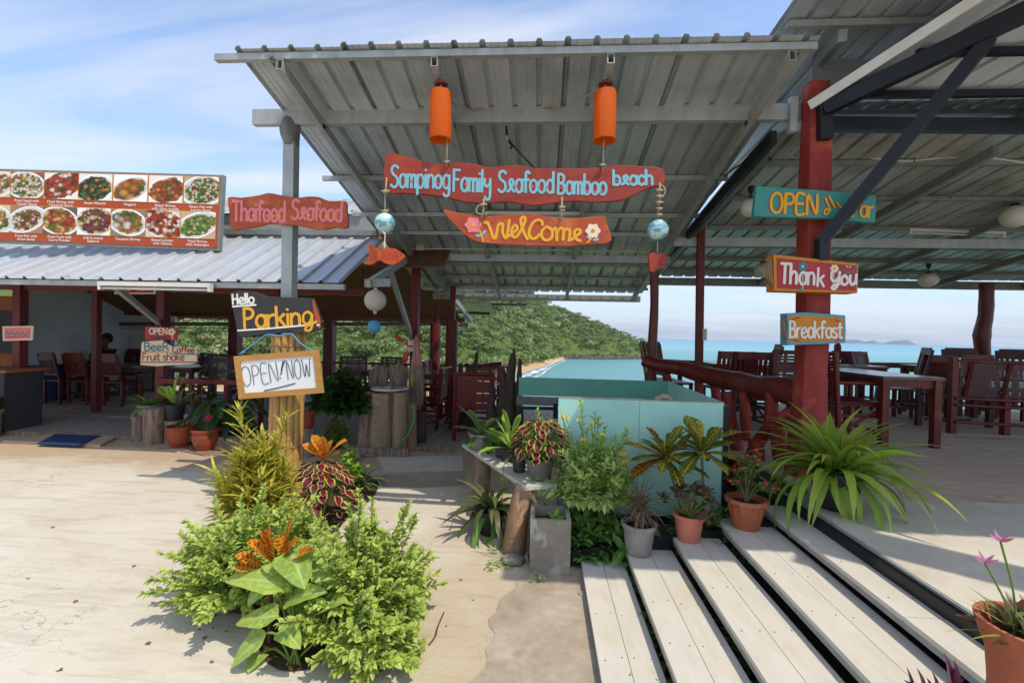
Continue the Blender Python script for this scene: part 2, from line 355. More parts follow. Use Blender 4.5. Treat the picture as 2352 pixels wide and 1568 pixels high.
mat('sand', 'c2a47e', 'b08f68', .4, .95, coord='World', c3='8f7a5c', c3scale=.15)
mat('rock', '6a6058', '453f3a', .3, .9, bump=.8, coord='World', c3='7d7468', c3scale=.8)
mat('hill_soil', '3c4a24', '2c3a1a', .12, .95, coord='World')
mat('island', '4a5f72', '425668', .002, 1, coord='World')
mat('table_top', '6e605c', '5a4c48', 6, .22, stretch=(.4, 3, 1), bump=.05)
mat('fan_grey', '6a6c70', '55575a', 6, .5)
mat('coke_red', 'c01f22', 'a81a1e', 4, .4)
mat('flower_red', 'd0202a', 'b8141f', 20, .5); mat('flower_yellow', 'f0c020', 'e0a810', 20, .5); mat('flower_pink', 'c78aa8', 'b06a90', 20, .5)
mat('stem_brown', '6a4a38', '523828', 20, .8, bump=.3); mat('stem_green', '6f8a3a', '5a742e', 20, .7); mat('stem_grey', '8a7a66', '6e604f', 20, .8, bump=.3)
def m_orange():
    t = NT('lantern_mesh'); v = t.coord('Object', (1, 1, 1)); n = t.noise(t.coord('Object', (1, 1, 3.5)), 75, 3, .6)
    vo = t.n('ShaderNodeTexVoronoi', feature='DISTANCE_TO_EDGE'); vo.inputs['Scale'].default_value = 90; t.l(v, vo.inputs['Vector'])
    col = t.mix(t.ramp(n, .35, .65), lin('fb8020'), lin('f26c14'))
    b = t.bsdf(col, .5, 0, t.bump(t.math('ADD', n, vo.outputs['Distance']), .9, .01), .3); tr = t.n('ShaderNodeBsdfTranslucent'); t.set(tr.inputs[0], lin('ff9a3c'))
    m = t.n('ShaderNodeMixShader'); m.inputs[0].default_value = .42; t.l(b, m.inputs[1]); t.l(tr.outputs[0], m.inputs[2]); return t.done(m.outputs[0])
m_orange()
def m_globe():
    t = NT('globe_float'); v = t.coord('Object'); c = t.mix(t.ramp(t.noise(v, 14, 4, .6, .3), .5, .53), lin('b9d3c6'), lin('6aa3b8')); return t.done(t.bsdf(c, .5, 0, None, .4))
m_globe()
def m_sea():
    t = NT('sea_water'); pos = t.n('ShaderNodeNewGeometry').outputs['Position']
    ln = t.n('ShaderNodeVectorMath', operation='LENGTH'); t.l(pos, ln.inputs[0]); d = ln.outputs['Value']
    band = t.noise(t.coord('World', (.00025, .0018, 1)), 1.6, 3, .5, .4)
    f = t.math('LOGARITHM', t.math('MAXIMUM', d, 10.0), 10.0)                      # deeper water farther out
    c = t.mix(t.ramp(f, .0, 1.0), lin('5f9f98'), lin('5f9f98'))
    rr = t.n('ShaderNodeValToRGB'); e = rr.color_ramp.elements; e[0].position = 0; e[0].color = (*lin('5f9290'), 1); e[1].position = 1; e[1].color = (*lin('3f78a6'), 1)
    for p_, c_ in ((.30, '5f979a'), (.45, '6ba6ae'), (.62, '5c9fb4'), (.8, '4f90b2')):
        q = rr.color_ramp.elements.new(p_); q.color = (*lin(c_), 1)
    t.l(t.math('DIVIDE', t.math('SUBTRACT', f, 2.0), 2.2), rr.inputs[0])
    c = t.mix(t.math('MULTIPLY', t.ramp(band, .56, .66), .5), rr.outputs[0], lin('9cbfb2'))
    wv = t.noise(t.coord('World', (.5, 1.2, 1)), .35, 8, .7); 
    return t.done(t.bsdf(c, .35, 0, t.bump(wv, .8, 1.0), .35))
m_sea()
leafmat('forest_leaf', '6c8048', tip='909f66', var=.5, transl=.3, rough=.8)
leafmat('forest_leaf_pale', '8f9668', tip='a9aa80', var=.4, transl=.2, rough=.7)
leafmat('shrub_leaf', '7fa03c', tip='9dbb50', var=.35, transl=.35)
# ------------------------------------------------------------------ foliage tools
def leaf_t(L=1.0, W=.3, seg=5, droop=.6, fold=.15, shape='oval', wave=0.0, twist=0.0, across=2, tipdroop=0.0):
    """one leaf: base at 0, growing along +Y, face up +Z. returns verts, quads, uv"""
    V = []; U = []; 
    y = 0.0; z = 0.0; ang = 0.0
    for i in range(seg + 1):
        t = i / seg
        if shape == 'oval': w = math.sin(math.pi * min(1, t * .92 + .06)) ** .8
        elif shape == 'strap': w = min(1, t * 6 + .35) * (1 - max(0, (t - .55) / .45) ** 1.6 * .97)
        elif shape == 'heart': w = (min(1, t / .22) ** .5) * (1 - t) ** .62 * 1.25
        elif shape == 'lance': w = math.sin(math.pi * (t * .9 + .08)) ** 1.0 * (1 - .35 * t) * 1.2
        elif shape == 'spoon': w = (.25 + .75 * min(1, t / .7) ** 1.3) * (1 if t < .72 else math.sqrt(max(0, 1 - ((t - .72) / .28) ** 2)))
        else: w = 1 - t
        w = max(w, .02) * W / 2
        if i: 
            a = ang + (droop * (t ** 1.0) + tipdroop * max(0, t - .5) * 2) ; y += L / seg * math.cos(a); z -= L / seg * math.sin(a)
        for k in range(across + 1):
            s_ = 2 * k / across - 1
            zz = z + abs(s_) * w * fold * 2 + wave * w * math.sin(t * 22 + (0 if s_ > 0 else 1.3)) * abs(s_)
            V.append((s_ * w, y, zz)); U.append((k / across, t))
    n = across + 1
    Q = [(i * n + k, i * n + k + 1, (i + 1) * n + k + 1, (i + 1) * n + k) for i in range(seg) for k in range(across)]
    return np.array(V), np.array(Q), np.array(U)
def frame(d, up=(0, 0, 1), roll=0.0):
    d = Vector(d).normalized(); up = Vector(up)
    x = d.cross(up)
    if x.length < 1e-4: x = d.orthogonal()
    x.normalize(); z = x.cross(d)
    if roll: q = Matrix.Rotation(roll, 3, d); x = q @ x; z = q @ z
    return np.array([[x.x, d.x, z.x], [x.y, d.y, z.y], [x.z, d.z, z.z]])
class Fol:
    def __init__(s): s.V = []; s.Q = []; s.U = []; s.R = []; s.n = 0
    def leaf(s, tpl, pos, R, sc=1.0, rnd=None, r2=None):
        V, Q, U = tpl; W = (V * sc) @ R.T + np.array(pos); s.V.append(W); s.Q.append(Q + s.n); s.U.append(U)
        s.R.append(np.tile([RN.random() if rnd is None else rnd, RN.random() if r2 is None else r2], (len(V), 1))); s.n += len(V)
    def build(s, name, m, parent=None, smooth=True, **k):
        o = meshobj(name, np.vstack(s.V), np.vstack(s.Q), m, parent, smooth, uv=np.vstack(s.U), rnd=np.vstack(s.R)); tag(o, **k); return o
def one_leaf(name, tpl, pos, R, sc, m, parent):
    V, Q, U = tpl; W = (V * sc) @ R.T + np.array(pos); r = [RN.random(), RN.random()]
    return meshobj(name, W, Q, m, parent, True, origin=np.array(pos, float), uv=U, rnd=np.tile(r, (len(V), 1)))
def rdir(az, el): return Vector((math.cos(az) * math.cos(el), math.sin(az) * math.cos(el), math.sin(el)))
# ------------------------------------------------------------------ ground, sea, hills
SEA = -14.0
def interp(x, tab):
    xs = [a for a, b in tab]; ys = [b for a, b in tab]; return float(np.interp(x, xs, ys))
RIDGE = [(-2500, 560), (0, 560), (500, 565), (800, 585), (1000, 605), (1100, 636), (1225, 678), (1300, 704), (1380, 734), (1440, 756), (1480, 770), (1502, 784), (1516, 804), (1526, 824), (1600, 845)]
RD = [(-2500, 260), (400, 290), (900, 340), (1225, 400), (1512, 372), (1600, 372)]
SH = [(-2500, 90), (900, 110), (1100, 128), (1150, 142), (1200, 166), (1250, 212), (1285, 285), (1300, 318), (1400, 330), (1512, 362), (1600, 365)]
BW = [(-2500, 25), (1100, 40), (1180, 62), (1230, 60), (1270, 35), (1292, 4), (1600, 1.5)]
def colpt(c, r):
    d = _f * 1.0 + _r0 * ((c - CX) / F); d.z = 0; d.normalize(); return CAM.x + d.x * r, CAM.y + d.y * r, math.sqrt(1 + ((c - CX) / F) ** 2)
def terr(c, r):
    rs, rd = interp(c, SH), interp(c, RD); hy = 769 + .022 * (c - CX); k = math.sqrt(1 + ((c - CX) / F) ** 2)
    zr = 1.6 + (hy - interp(c, RIDGE)) / F * (rd / k) - 6.5
    zr = max(zr, SEA - 3)
    if r < rs:
        near = 45 if c > 1150 else 70
        t = min(1, max(0, (r - 11) / near)); z = -2.5 + (SEA - (.8 if c < 1150 else 3) + 2.5) * t ** .7
        if c < 1150: z = max(z, SEA + 1.2)
        return z
    bw = interp(c, BW)
    z0 = SEA + (1.4 if c > 1150 else 1.5)
    if r < rs + bw: return SEA - (.6 if c > 1150 else -1.2) + (z0 - SEA + (.6 if c > 1150 else -1.2)) * (r - rs) / bw
    t = min(1.0, (r - rs - bw) / max(8, rd - rs - bw)); s_ = t ** .75
    if c >= 1292: s_ = t ** .45
    z = z0 + (zr - z0) * s_
    if r > rd: z -= (r - rd) * .3
    return z
cols = list(range(-2400, 900, 60)) + list(range(900, 1640, 10)); rads = [11, 14, 18, 24, 32, 45, 60, 80, 100, 115, 128, 140, 150, 165, 180, 200, 215, 230, 250, 270, 290, 305, 320, 330, 340, 350, 360, 368, 376, 390, 410, 440, 480]
V_ = []; 
for c in cols:
    for r in rads:
        x, y, _ = colpt(c, r); V_.append((x, y, terr(c, r)))
nr = len(rads); Q_ = np.array([(i * nr + j, (i + 1) * nr + j, (i + 1) * nr + j + 1, i * nr + j + 1) for i in range(len(cols) - 1) for j in range(nr - 1)])
def m_terr():
    t = NT('coast_ground'); v = t.coord('World'); sp = t.n('ShaderNodeSeparateXYZ'); t.l(v, sp.inputs[0])
    n = t.noise(v, .15, 5, .6); g = t.mix(n, lin('4a5c2c'), lin('65743e')); s_ = t.mix(t.noise(v, .08, 4), lin('c4a681'), lin('ab8d68'))
    x_ = t.ramp(t.math('ADD', t.math('DIVIDE', t.math('SUBTRACT', sp.outputs[2], SEA), 4.0), t.math('MULTIPLY', n, .2)), .42, .55)
    return t.done(t.bsdf(t.mix(x_, s_, g), .95, 0, None, .1))
m_terr()
tag(meshobj('hillside', V_, Q_, MATS['coast_ground'], None, True, origin=(0, 0, SEA)), kind='structure')
# sea: a polar sheet out to the horizon
V_ = [(0, 0, SEA)]; rr_ = [30, 80, 160, 300, 600, 1200, 2500, 5000, 9000]; NA = 64; F_ = []
for r in rr_:
    for k in range(NA): a = 2 * math.pi * k / NA; V_.append((r * math.cos(a), r * math.sin(a), SEA))
for k in range(NA): F_.append((0, 1 + k, 1 + (k + 1) % NA))
for i in range(len(rr_) - 1):
    for k in range(NA): F_.append((1 + i * NA + k, 1 + (i + 1) * NA + k, 1 + (i + 1) * NA + (k + 1) % NA, 1 + i * NA + (k + 1) % NA))
tag(meshobj('sea', V_, F_, MATS['sea_water'], None, False, origin=(0, 0, SEA)), kind='structure')
# surf on the beach
def m_foam():
    t = NT('sea_foam'); v = t.coord('World'); n = t.noise(v, .16, 8, .75, 1.2); b = t.bsdf(lin('e4e6e4'), .8, 0, None, .2); tr = t.n('ShaderNodeBsdfTransparent')
    m = t.n('ShaderNodeMixShader'); t.l(t.ramp(n, .42, .56), m.inputs[0]); t.l(tr.outputs[0], m.inputs[1]); t.l(b, m.inputs[2]); return t.done(m.outputs[0])
m_foam()
for q, (off, wd) in enumerate(((-9.0, 15.0), (-30.0, 10.0))):
    V_ = []; cs = list(range(1160, 1302, 4))
    for c in cs:
        j = math.sin(c * .09 + q) * 2.0 + math.sin(c * .37 + 2 * q) * 2.5 + RN.uniform(-1.5, 1.5)
        for e in (0, 1):
            x, y, _ = colpt(c, interp(c, SH) + off + j + e * wd); V_.append((x, y, SEA + .25 - q * .02))
    tag(meshobj('surf', V_, np.array([(2 * i, 2 * i + 1, 2 * i + 3, 2 * i + 2) for i in range(len(cs) - 1)]), MATS['sea_foam']), kind='stuff', label='white breaking surf along the curved beach', cat='surf')
# islands on the horizon
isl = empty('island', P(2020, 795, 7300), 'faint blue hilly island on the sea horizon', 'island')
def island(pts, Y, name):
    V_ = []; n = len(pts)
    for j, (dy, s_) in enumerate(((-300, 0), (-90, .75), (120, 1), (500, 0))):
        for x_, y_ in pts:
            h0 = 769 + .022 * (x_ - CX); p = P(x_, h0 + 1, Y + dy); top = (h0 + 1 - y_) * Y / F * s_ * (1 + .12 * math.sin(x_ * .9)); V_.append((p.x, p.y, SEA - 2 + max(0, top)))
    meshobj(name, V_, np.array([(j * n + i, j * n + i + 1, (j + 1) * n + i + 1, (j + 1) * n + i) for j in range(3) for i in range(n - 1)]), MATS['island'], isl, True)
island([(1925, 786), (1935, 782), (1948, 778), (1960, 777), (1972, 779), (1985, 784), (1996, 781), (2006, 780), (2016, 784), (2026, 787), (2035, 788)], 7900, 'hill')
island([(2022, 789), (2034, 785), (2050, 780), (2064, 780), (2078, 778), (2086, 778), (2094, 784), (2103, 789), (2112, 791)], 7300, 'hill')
# forest: crowns of small leaf clumps
def ico():
    p = (1 + 5 ** .5) / 2; v = [(-1, p, 0), (1, p, 0), (-1, -p, 0), (1, -p, 0), (0, -1, p), (0, 1, p), (0, -1, -p), (0, 1, -p), (p, 0, -1), (p, 0, 1), (-p, 0, -1), (-p, 0, 1)]
    v = np.array(v) / np.linalg.norm(v[0]); f = [(0, 11, 5), (0, 5, 1), (0, 1, 7), (0, 7, 10), (0, 10, 11), (1, 5, 9), (5, 11, 4), (11, 10, 2), (10, 7, 6), (7, 1, 8), (3, 9, 4), (3, 4, 2), (3, 2, 6), (3, 6, 8), (3, 8, 9), (4, 9, 5), (2, 4, 11), (6, 2, 10), (8, 6, 7), (9, 8, 1)]
    return v, f
def crown_t(nfl, fs, lobes, seed, el=.8, core=True):
    r = np.random.RandomState(seed); Vs = []; Qs = []; n = 0
    L = [np.array([0, 0, .1])] + [np.array([math.cos(a) * .55, math.sin(a) * .55, r.uniform(-.2, .35)]) for a in np.linspace(0, 6.28, lobes)[:-1] + r.rand()]
    R_ = [.72] + [r.uniform(.38, .6) for _ in L[1:]]
    iv, jf = ico()
    for k in range(nfl):
        i = r.randint(len(L)); d = r.normal(size=3); d[2] = abs(d[2]) * .9 + .0 if r.rand() < .8 else d[2]; d /= np.linalg.norm(d)
        p = L[i] + d * R_[i] * r.uniform(.85, 1.08); p[2] *= el
        x = np.cross(d, r.normal(size=3)); x /= np.linalg.norm(x); y = np.cross(d, x); t = d * r.uniform(-.5, .5)
        s_ = fs * r.uniform(.6, 1.3)
        Vs.append(np.array([p - (x + t) * s_, p - y * s_ * .7, p + (x + t) * s_, p + y * s_ * .7])); Qs.append(np.arange(4) + n); n += 4
    for i in range(len(L) if core else 0): # dark inner lobes as degenerate quads
        c = iv * R_[i] * .74 + L[i]; c[:, 2] *= el; Vs.append(c); Qs += [np.array((a + n, b + n, c_ + n, c_ + n)) for a, b, c_ in jf]; n += 12
    return np.vstack(Vs), np.array(Qs)
def tri_fix(Q): return Q
def crowns(name, items, tpls, m, **kw):
    """items: (pos, scale, rnd)"""
    VV = []; QQ = []; RR = []; UU = []; n = 0
    for p, s_, rz, rd in items:
        V, Q = tpls[RN.randrange(len(tpls))]; c, s2 = math.cos(rz), math.sin(rz)
        W = np.empty_like(V); W[:, 0] = (V[:, 0] * c - V[:, 1] * s2) * s_ + p[0]; W[:, 1] = (V[:, 0] * s2 + V[:, 1] * c) * s_ + p[1]; W[:, 2] = V[:, 2] * s_ + p[2]
        VV.append(W); QQ.append(Q + n); n += len(V); RR.append(np.column_stack([np.full(len(V), rd) + np.random.uniform(-.08, .08, len(V)), np.random.rand(len(V))])); UU.append(np.column_stack([np.full(len(V), .5), np.clip(V[:, 2], 0, 1)]))
    VV = np.vstack(VV); QQ = np.vstack(QQ); UU = np.vstack(UU); RR = np.vstack(RR)
    T = QQ[QQ[:, 2] == QQ[:, 3]][:, :3]; Q4 = QQ[QQ[:, 2] != QQ[:, 3]]
    T = np.vstack([T, Q4[:, [0, 1, 2]], Q4[:, [0, 2, 3]]])
    o = meshobj(name, VV, T, m, None, False, origin=(0, 0, SEA), uv=UU, rnd=RR); tag(o, **kw); return o
tn = [crown_t(190, .13, 6, i, .75, False) for i in range(6)]; tf = [crown_t(120, .16, 5, 20 + i, .75, False) for i in range(6)]
near_i, far_i, pale_i = [], [], []
st = 3.9
for ix in range(-90, 58):
    for iy in range(18, 115):
        x = ix * st + RN.uniform(-1.6, 1.6); y = iy * st + RN.uniform(-1.6, 1.6); v = Vector((x, y, 0)); r = v.length
        df = v.dot(_f); dr = v.dot(_r0)
        if df < 20: continue
        c = CX + F * dr / df
        if c < 190 or c > 1521: continue
        rs = interp(c, SH); bw = interp(c, BW)
        if r < rs + bw * .72 - (0 if c < 1292 else 3) or r > interp(c, RD) + 18: 
            if not (c < 1120 and r > 150): continue
        if r > interp(c, RD) + 18: continue
        s_ = RN.choice((1.8, 2.1, 2.5, 3.0, 4.2)) * RN.uniform(.85, 1.15)
        if c > 1400: s_ *= .75
        if c > 1500: s_ *= .7
        it = ((x, y, terr(c, r) + s_ * .6 + RN.uniform(-.8, 1.6)), s_, RN.uniform(0, 6.28), RN.random())
        if RN.random() < .16: pale_i.append(it)
        elif r < 210: near_i.append(it)
        else: far_i.append(it)
crowns('forest_trees_far', far_i, tf, MATS['forest_leaf'], label='dense green forest covering the headland above the sea', cat='forest', kind='stuff')
crowns('forest_trees_near', near_i, tn, MATS['forest_leaf'], label='rounded green tree crowns in the valley behind the dining hall', cat='forest', kind='stuff')
crowns('forest_trees_pale', pale_i, tf + tn[:2], MATS['forest_leaf_pale'], label='paler dry-looking crowns scattered through the green forest', cat='forest', kind='stuff')
# shrubs on the slope just below the decks
tb = [crown_t(420, .10, 6, 40 + i, .9) for i in range(4)]; items = []
for c, r, s_, dz in [(230, 14, 1.6, -1.0), (290, 13.5, 1.5, -1.2), (345, 16, 1.7, -1.6), (420, 17, 1.8, -2.0), (500, 18, 1.8, -2.4), (590, 17, 1.7, -2.2), (680, 18, 1.8, -2.4), (770, 17, 1.6, -2.2), (830, 16, 1.7, -2.2), (900, 15, 1.6, -2.0), (960, 14, 1.5, -1.5), (1010, 15, 1.3, -1.1), (1070, 16, 1.6, -2.4), (1130, 18, 1.6, -2.6), (1185, 13, 1.1, -1.75), (1225, 12, .9, -1.75), (1262, 12.5, .9, -1.85), (1300, 13, 1.0, -2.2), (1200, 17, 1.6, -3.6), (1260, 18, 1.6, -3.9)]:
    x, y, _ = colpt(c, r); items.append(((x, y, dz), s_, RN.uniform(0, 6), RN.random()))
crowns('slope_shrubbery', items, tb, MATS['shrub_leaf'], label='light green shrubbery on the slope just below the railings', cat='shrubs', kind='stuff')
# shore rocks under the headland
rk = MB(); iv, jf = ico()
for i in range(260):
    c = RN.uniform(1296, 1516); x, y, _ = colpt(c, interp(c, SH) + RN.uniform(-3, 4)); s_ = RN.uniform(.8, 3.0)
    rk.add([(x + a * s_ * RN.uniform(.7, 1.3), y + b * s_ * RN.uniform(.7, 1.3), SEA + .5 + d * s_ * .9 * RN.uniform(.6, 1.3)) for a, b, d in iv], jf)
rk.build('shore_rocks', MATS['rock'], kind='stuff', label='dark rocks along the waterline of the headland', cat='rocks')
# yard slab, soil bed under the steps
gv = [(-60, -60, 0), (60, -60, 0), (60, -4, 0), (.62, -4, 0), (.62, 2.9, 0), (1.0, 3.4, 0), (1.0, 6.05, 0), (-60, 6.05, 0)]
tag(meshobj('ground', gv, [tuple(range(8))], MATS['concrete_yard'], origin=(0, 0, 0)), kind='structure')
tag(meshobj('planting_soil', [(.55, -4.2, -.03), (9, -4.2, -.03), (9, 8.6, -.03), (1.72, 8.6, -.03), (1.72, 4.6, -.03), (.55, 4.6, -.03)], [(0, 1, 2, 3, 4, 5)], MATS['soil'], origin=(0, 0, 0)), kind='structure')
# ------------------------------------------------------------------ roof sheet helper
def sheet_profile(width, pitch, rh, micro=True):
    pts = []; x = 0.0
    while x < width - 1e-4:
        b = min(pitch, width - x)
        seq = [(0, 0), (.012, rh), (.04, rh), (.052, 0)] + ([(.085, 0), (.09, .003), (.095, 0), (.135, 0), (.14, .003), (.145, 0)] if micro else [])
        pts += [(x + a, h) for a, h in seq if a < b]; x += pitch
    pts.append((width, 0)); return pts
def sheets(parent, O, U, Lv, width, pitch, rh, m, per=4, name='roof_sheet', micro=True, tk=.0):
    """row of ribbed sheets: corner O, U unit across, Lv along the rib"""
    O, U, Lv = Vector(O), Vector(U).normalized(), Vector(Lv); N = U.cross(Lv).normalized()
    if N.z < 0: N = -N
    sw = pitch * per; n = int(math.ceil(width / sw - 1e-6)); out = []
    for i in range(n):
        wd = min(sw + .02, width - i * sw); pr = sheet_profile(wd, pitch, rh, micro); k = len(pr)
        lift = N * (.0015 * (i % 2) + RN.uniform(0, .001)); jit = Lv.normalized() * RN.uniform(-.012, .012)
        V = []
        for t in (0, .5, 1):
            for a, h in pr: V.append(O + U * (i * sw + a) + Lv * t + N * h + lift + jit)
        Fc = [(j * k + a, j * k + a + 1, (j + 1) * k + a + 1, (j + 1) * k + a) for j in range(2) for a in range(k - 1)]
        out.append(meshobj(name, V, Fc, m, parent))
    return out
GV, GD = MATS['galvanised'], MATS['galv_dark']
def bm(parent, name, a, b, w, h, m, up=(0, 0, 1), label=None):
    o = MB().beam(a, b, w, h, up).build(name, m, parent)
    if label: o['label'] = label
    return o
def hollow(parent, name, a, b, w, h, m):
    """rectangular tube, open at its first end"""
    a, b = Vector(a), Vector(b); d = (b - a).normalized(); x = d.cross(Vector((0, 0, 1))).normalized(); z = x.cross(d); t = .005
    def ring(p, s): return [p + x * (i * (w / 2 - s)) + z * (j * (h / 2 - s)) for i, j in ((-1, -1), (1, -1), (1, 1), (-1, 1))]
    V = ring(a, 0) + ring(b, 0) + ring(a, t) + ring(a + d * .25, t)
    Fc = [(i, (i + 1) % 4, 4 + (i + 1) % 4, 4 + i) for i in range(4)] + [(4, 5, 6, 7)] + [(i, 8 + i, 8 + (i + 1) % 4, (i + 1) % 4) for i in range(4)] + [(8 + i, 12 + i, 12 + (i + 1) % 4, 8 + (i + 1) % 4) for i in range(4)] + [(15, 14, 13, 12)]
    return meshobj(name, V, Fc, m, parent)
# ------------------------------------------------------------------ entrance canopy
SL = -.23; YE = 3.37; ZE = P(1176, 113, YE).z
def zroof(Y): return ZE + SL * (Y - YE)
xl, xr = P(548, 118, YE).x, P(1868, 118, YE).x
can = empty('entrance_canopy', P(660, 1200, 4.0), 'grey ribbed steel canopy on a steel post over the entrance path', 'canopy')
YF = 8.9
sheets(can, (xl, YE - .06, zroof(YE - .06)), (1, 0, 0), (0, YF - YE, SL * (YF - YE)), xr - xl + .02, .207, .028, MATS['roof_sheet'])
bm(can, 'eave_rail', (P(497, 122, YE).x, YE, ZE - .028), (P(1874, 117, YE).x, YE, ZE - .028), .045, .05, GV)
rx = [P(x_, 130, YE).x for x_ in (648, 1000, 1402, 1815)]
for i, x_ in enumerate(rx):
    o = hollow(can, 'rafter', (x_, YE - .035, zroof(YE) - .10), (x_, YF - .05, zroof(YF) - .10), .05, .085, GV)
for Y_ in (4.97, 5.78, 6.3, 7.4, 8.0, 8.5):
    bm(can, 'purlin', (xl - (.12 if Y_ < 6.5 else -.1), Y_, zroof(Y_) - .03), (xr + .05, Y_, zroof(Y_) - .03), .04, .05, GV)
b1z = P(1176, 266, 4.0).z
bm(can, 'beam', (P(584, 265, 4.0).x, 4.0, b1z), (P(1838, 268, 4.0).x, 4.0, b1z), .06, .135, GV)
bm(can, 'beam', (P(938, 568, 6.9).x, 6.9, zroof(6.9) - .13), (xr, 6.9, zroof(6.9) - .13), .06, .1, GV)
bm(can, 'eave_rail', (xl + .2, YF, zroof(YF) - .09), (xr, YF, zroof(YF) - .09), .05, .12, GV)
for i, x_ in enumerate(rx):     # packers between beam and rafters
    zt = zroof(4.0) - .145; bm(can, 'packer', (x_, 4.0, b1z + .066), (x_, 4.0, zt), .05, .05, GV, up=(0, 1, 0))
xpost = P(664, 400, 4.0).x
po = bm(can, 'post', (xpost, 4.03, 0), (xpost, 4.03, b1z - .066), .1, .1, GV, up=(0, 1, 0))
bl = MB(); bl.lathe([(.02, .055), (.06, .05), (.08, .0), (.082, -.05), (.075, -.1), (.07, -.15), (.055, -.19)], (xpost, 4.02, b1z - .05), 14, lambda a, i: 1 + .12 * math.sin(3 * a + i) + .08 * math.sin(5 * a - i)); autosmooth(bl.build('concrete_cap', MATS['pot_smoke'], can), 60)
bm(can, 'strut', (P(1822, 230, 3.95).x, 3.95, P(1822, 305, 3.95).z), (P(1822, 230, 3.95).x, 3.95, P(1822, 225, 3.95).z), .06, .05, GV, up=(0, 1, 0))
# conduit and junction box on the second beam
cz = zroof(6.9) - .16; cb = empty('conduit_line', (P(960, 570, 6.8).x, 6.83, cz), 'white conduit with a junction box along the rear canopy beam', 'conduit')
pA, pB = P(925, 566, 6.84), P(1500, 575, 6.84)
MB().tube(cr([pA, P(950, 572, 6.84), P(1000, 571, 6.84), P(1250, 574, 6.84), P(1470, 578, 6.84), P(1492, 574, 6.84), P(1500, 560, 6.84)], 4), .013, 8).build('pipe', MATS['cable_white'], cb, True)
c_ = P(966, 567, 6.83); MB().box(c_, (.12, .05, .11)).build('junction_box', MATS['cable_white'], cb)
for x_ in (1060, 1170, 1280, 1390): MB().box(P(x_, 572.5, 6.83), (.025, .04, .045)).build('clip', MATS['cable_white'], cb)
def tube_lamp(name, a, b, label, h=.07, d=.05, group=None):
    a, b = Vector(a), Vector(b); e = empty(name, (a + b) / 2, label, 'lamp', group); dr = (b - a).normalized()
    bm(e, 'housing', a, b, d, h * .5, MATS['lamp_white'])
    dn = Vector((0, 0, -h * .55)); MB().tube([a + dn + dr * .04, b + dn - dr * .04], h * .17, 8).build('glass_tube', MATS['ceramic'], e, True)
    for q in (a + dr * .015, b - dr * .015): MB().box(q + dn * .6, (.03, d * .9, h * .9)).build('end_cap', MATS['lamp_white'], e)
    return e
tube_lamp('tube_lamp', P(1115, 490, 5.7), P(1340, 492, 5.7), 'white fluorescent tube lamp under the canopy behind the yellow lettered board', .08, .07)
tube_lamp('tube_lamp', P(229, 651, 4.86), P(486, 656, 4.86), 'long white fluorescent tube lamp under the eave of the corrugated hall roof', .09, .06)
# ------------------------------------------------------------------ steps (five white treads rising to the platform)
stp = empty('step_flight', G(1335, 1285, 0), 'flight of five open white board steps on black steel carriers', 'steps')
PZ = .5
tz = [.055, .146, .238, .33, .422]
tL = [(1334, 1286), (1437, 1262), (1541, 1226), (1646, 1193), (1750, 1163)]; tR = [(1431, 1286), (1540, 1258), (1642, 1224), (1752, 1190), (1872, 1160)]
nearL = [(1358, 1568), (1531, 1568), (1712, 1568), (1900, 1568), (2200, 1568)]
for i in range(5):
    a, b = G(*tL[i], tz[i]), G(*tR[i], tz[i]); y1 = (a.y + b.y) / 2; x0, x1 = a.x, b.x
    w2 = (x1 - x0) / 2 - .003
    for k in range(2):
        xc = x0 + (x1 - x0) * (.25 + .5 * k)
        for (ya, yb) in ((y1, 2.06 if i == 4 else 1.75 if i % 2 else 1.55), (2.055 if i == 4 else 1.745 if i % 2 else 1.545, .7)):
            bm(stp, 'tread_board', (xc, ya, tz[i] - .011 + RN.uniform(-.0015, .0015)), (xc, yb, tz[i] - .011), w2, .022, MATS['tread_board'])
    for ys in (y1 - .06, 2.2, 1.2): bm(stp, 'cross_bar', (x0 + .02, ys, tz[i] - .043), (x1 - .02, ys, tz[i] - .043), .05, .038, MATS['black_steel'])
    bm(stp, 'edge_strip', (x0 + .014, y1 - .005, tz[i] - .037), (x0 + .014, .7, tz[i] - .037), .02, .028, MATS['fascia_board'])
bm(stp, 'carrier', (G(1213, 1325, .03).x, 3.17, .01), (G(1885, 1185, .42).x, 3.23, .37), .05, .1, MATS['black_steel'])
for yy in (1.9, .95): bm(stp, 'carrier', (tL0 := G(1334, 1286, .12).x, yy, -.09), (G(1885, 1185, .42).x, yy, .27), .05, .1, MATS['black_steel'])
scr = MB()
for i in range(5):
    a, b = G(*tL[i], tz[i]), G(*tR[i], tz[i])
    for ys in ((a.y + b.y) / 2 - .07, 2.55, 2.2, 1.65, 1.2):
        for f_ in (.12, .4, .6, .88): scr.lathe([(.0045, 0), (.004, .0012), (.0001, .0012)], (a.x + (b.x - a.x) * f_, ys + RN.uniform(-.02, .02), tz[i] + .0008), 6)
scr.build('screws', MATS['stump'], stp, kind='stuff')
# stones propping the first tread
for i, (px_, py_, s_) in enumerate([(1345, 1335, .05), (1340, 1365, .055), (1352, 1390, .045), (1349, 1350, .04)]):
    p = G(px_, py_, .0); iv, jf = ico(); m_ = MB().add([(p.x + .03 + a * s_ * RN.uniform(.8, 1.5), p.y + b * s_ * RN.uniform(.8, 1.6), -.004 + d * .03 * RN.uniform(.8, 1.1)) for a, b, d in iv], jf)
    m_.build('prop_stone', MATS['concrete_pot'], None, label=['flat pale stone wedged under the far end of the lowest step', 'larger rough stone propping the lowest white step', 'small stone nearest the camera under the lowest step', 'darker stone tucked between the stones under the lowest step'][i], cat='stone', group='stones propping the lowest step')
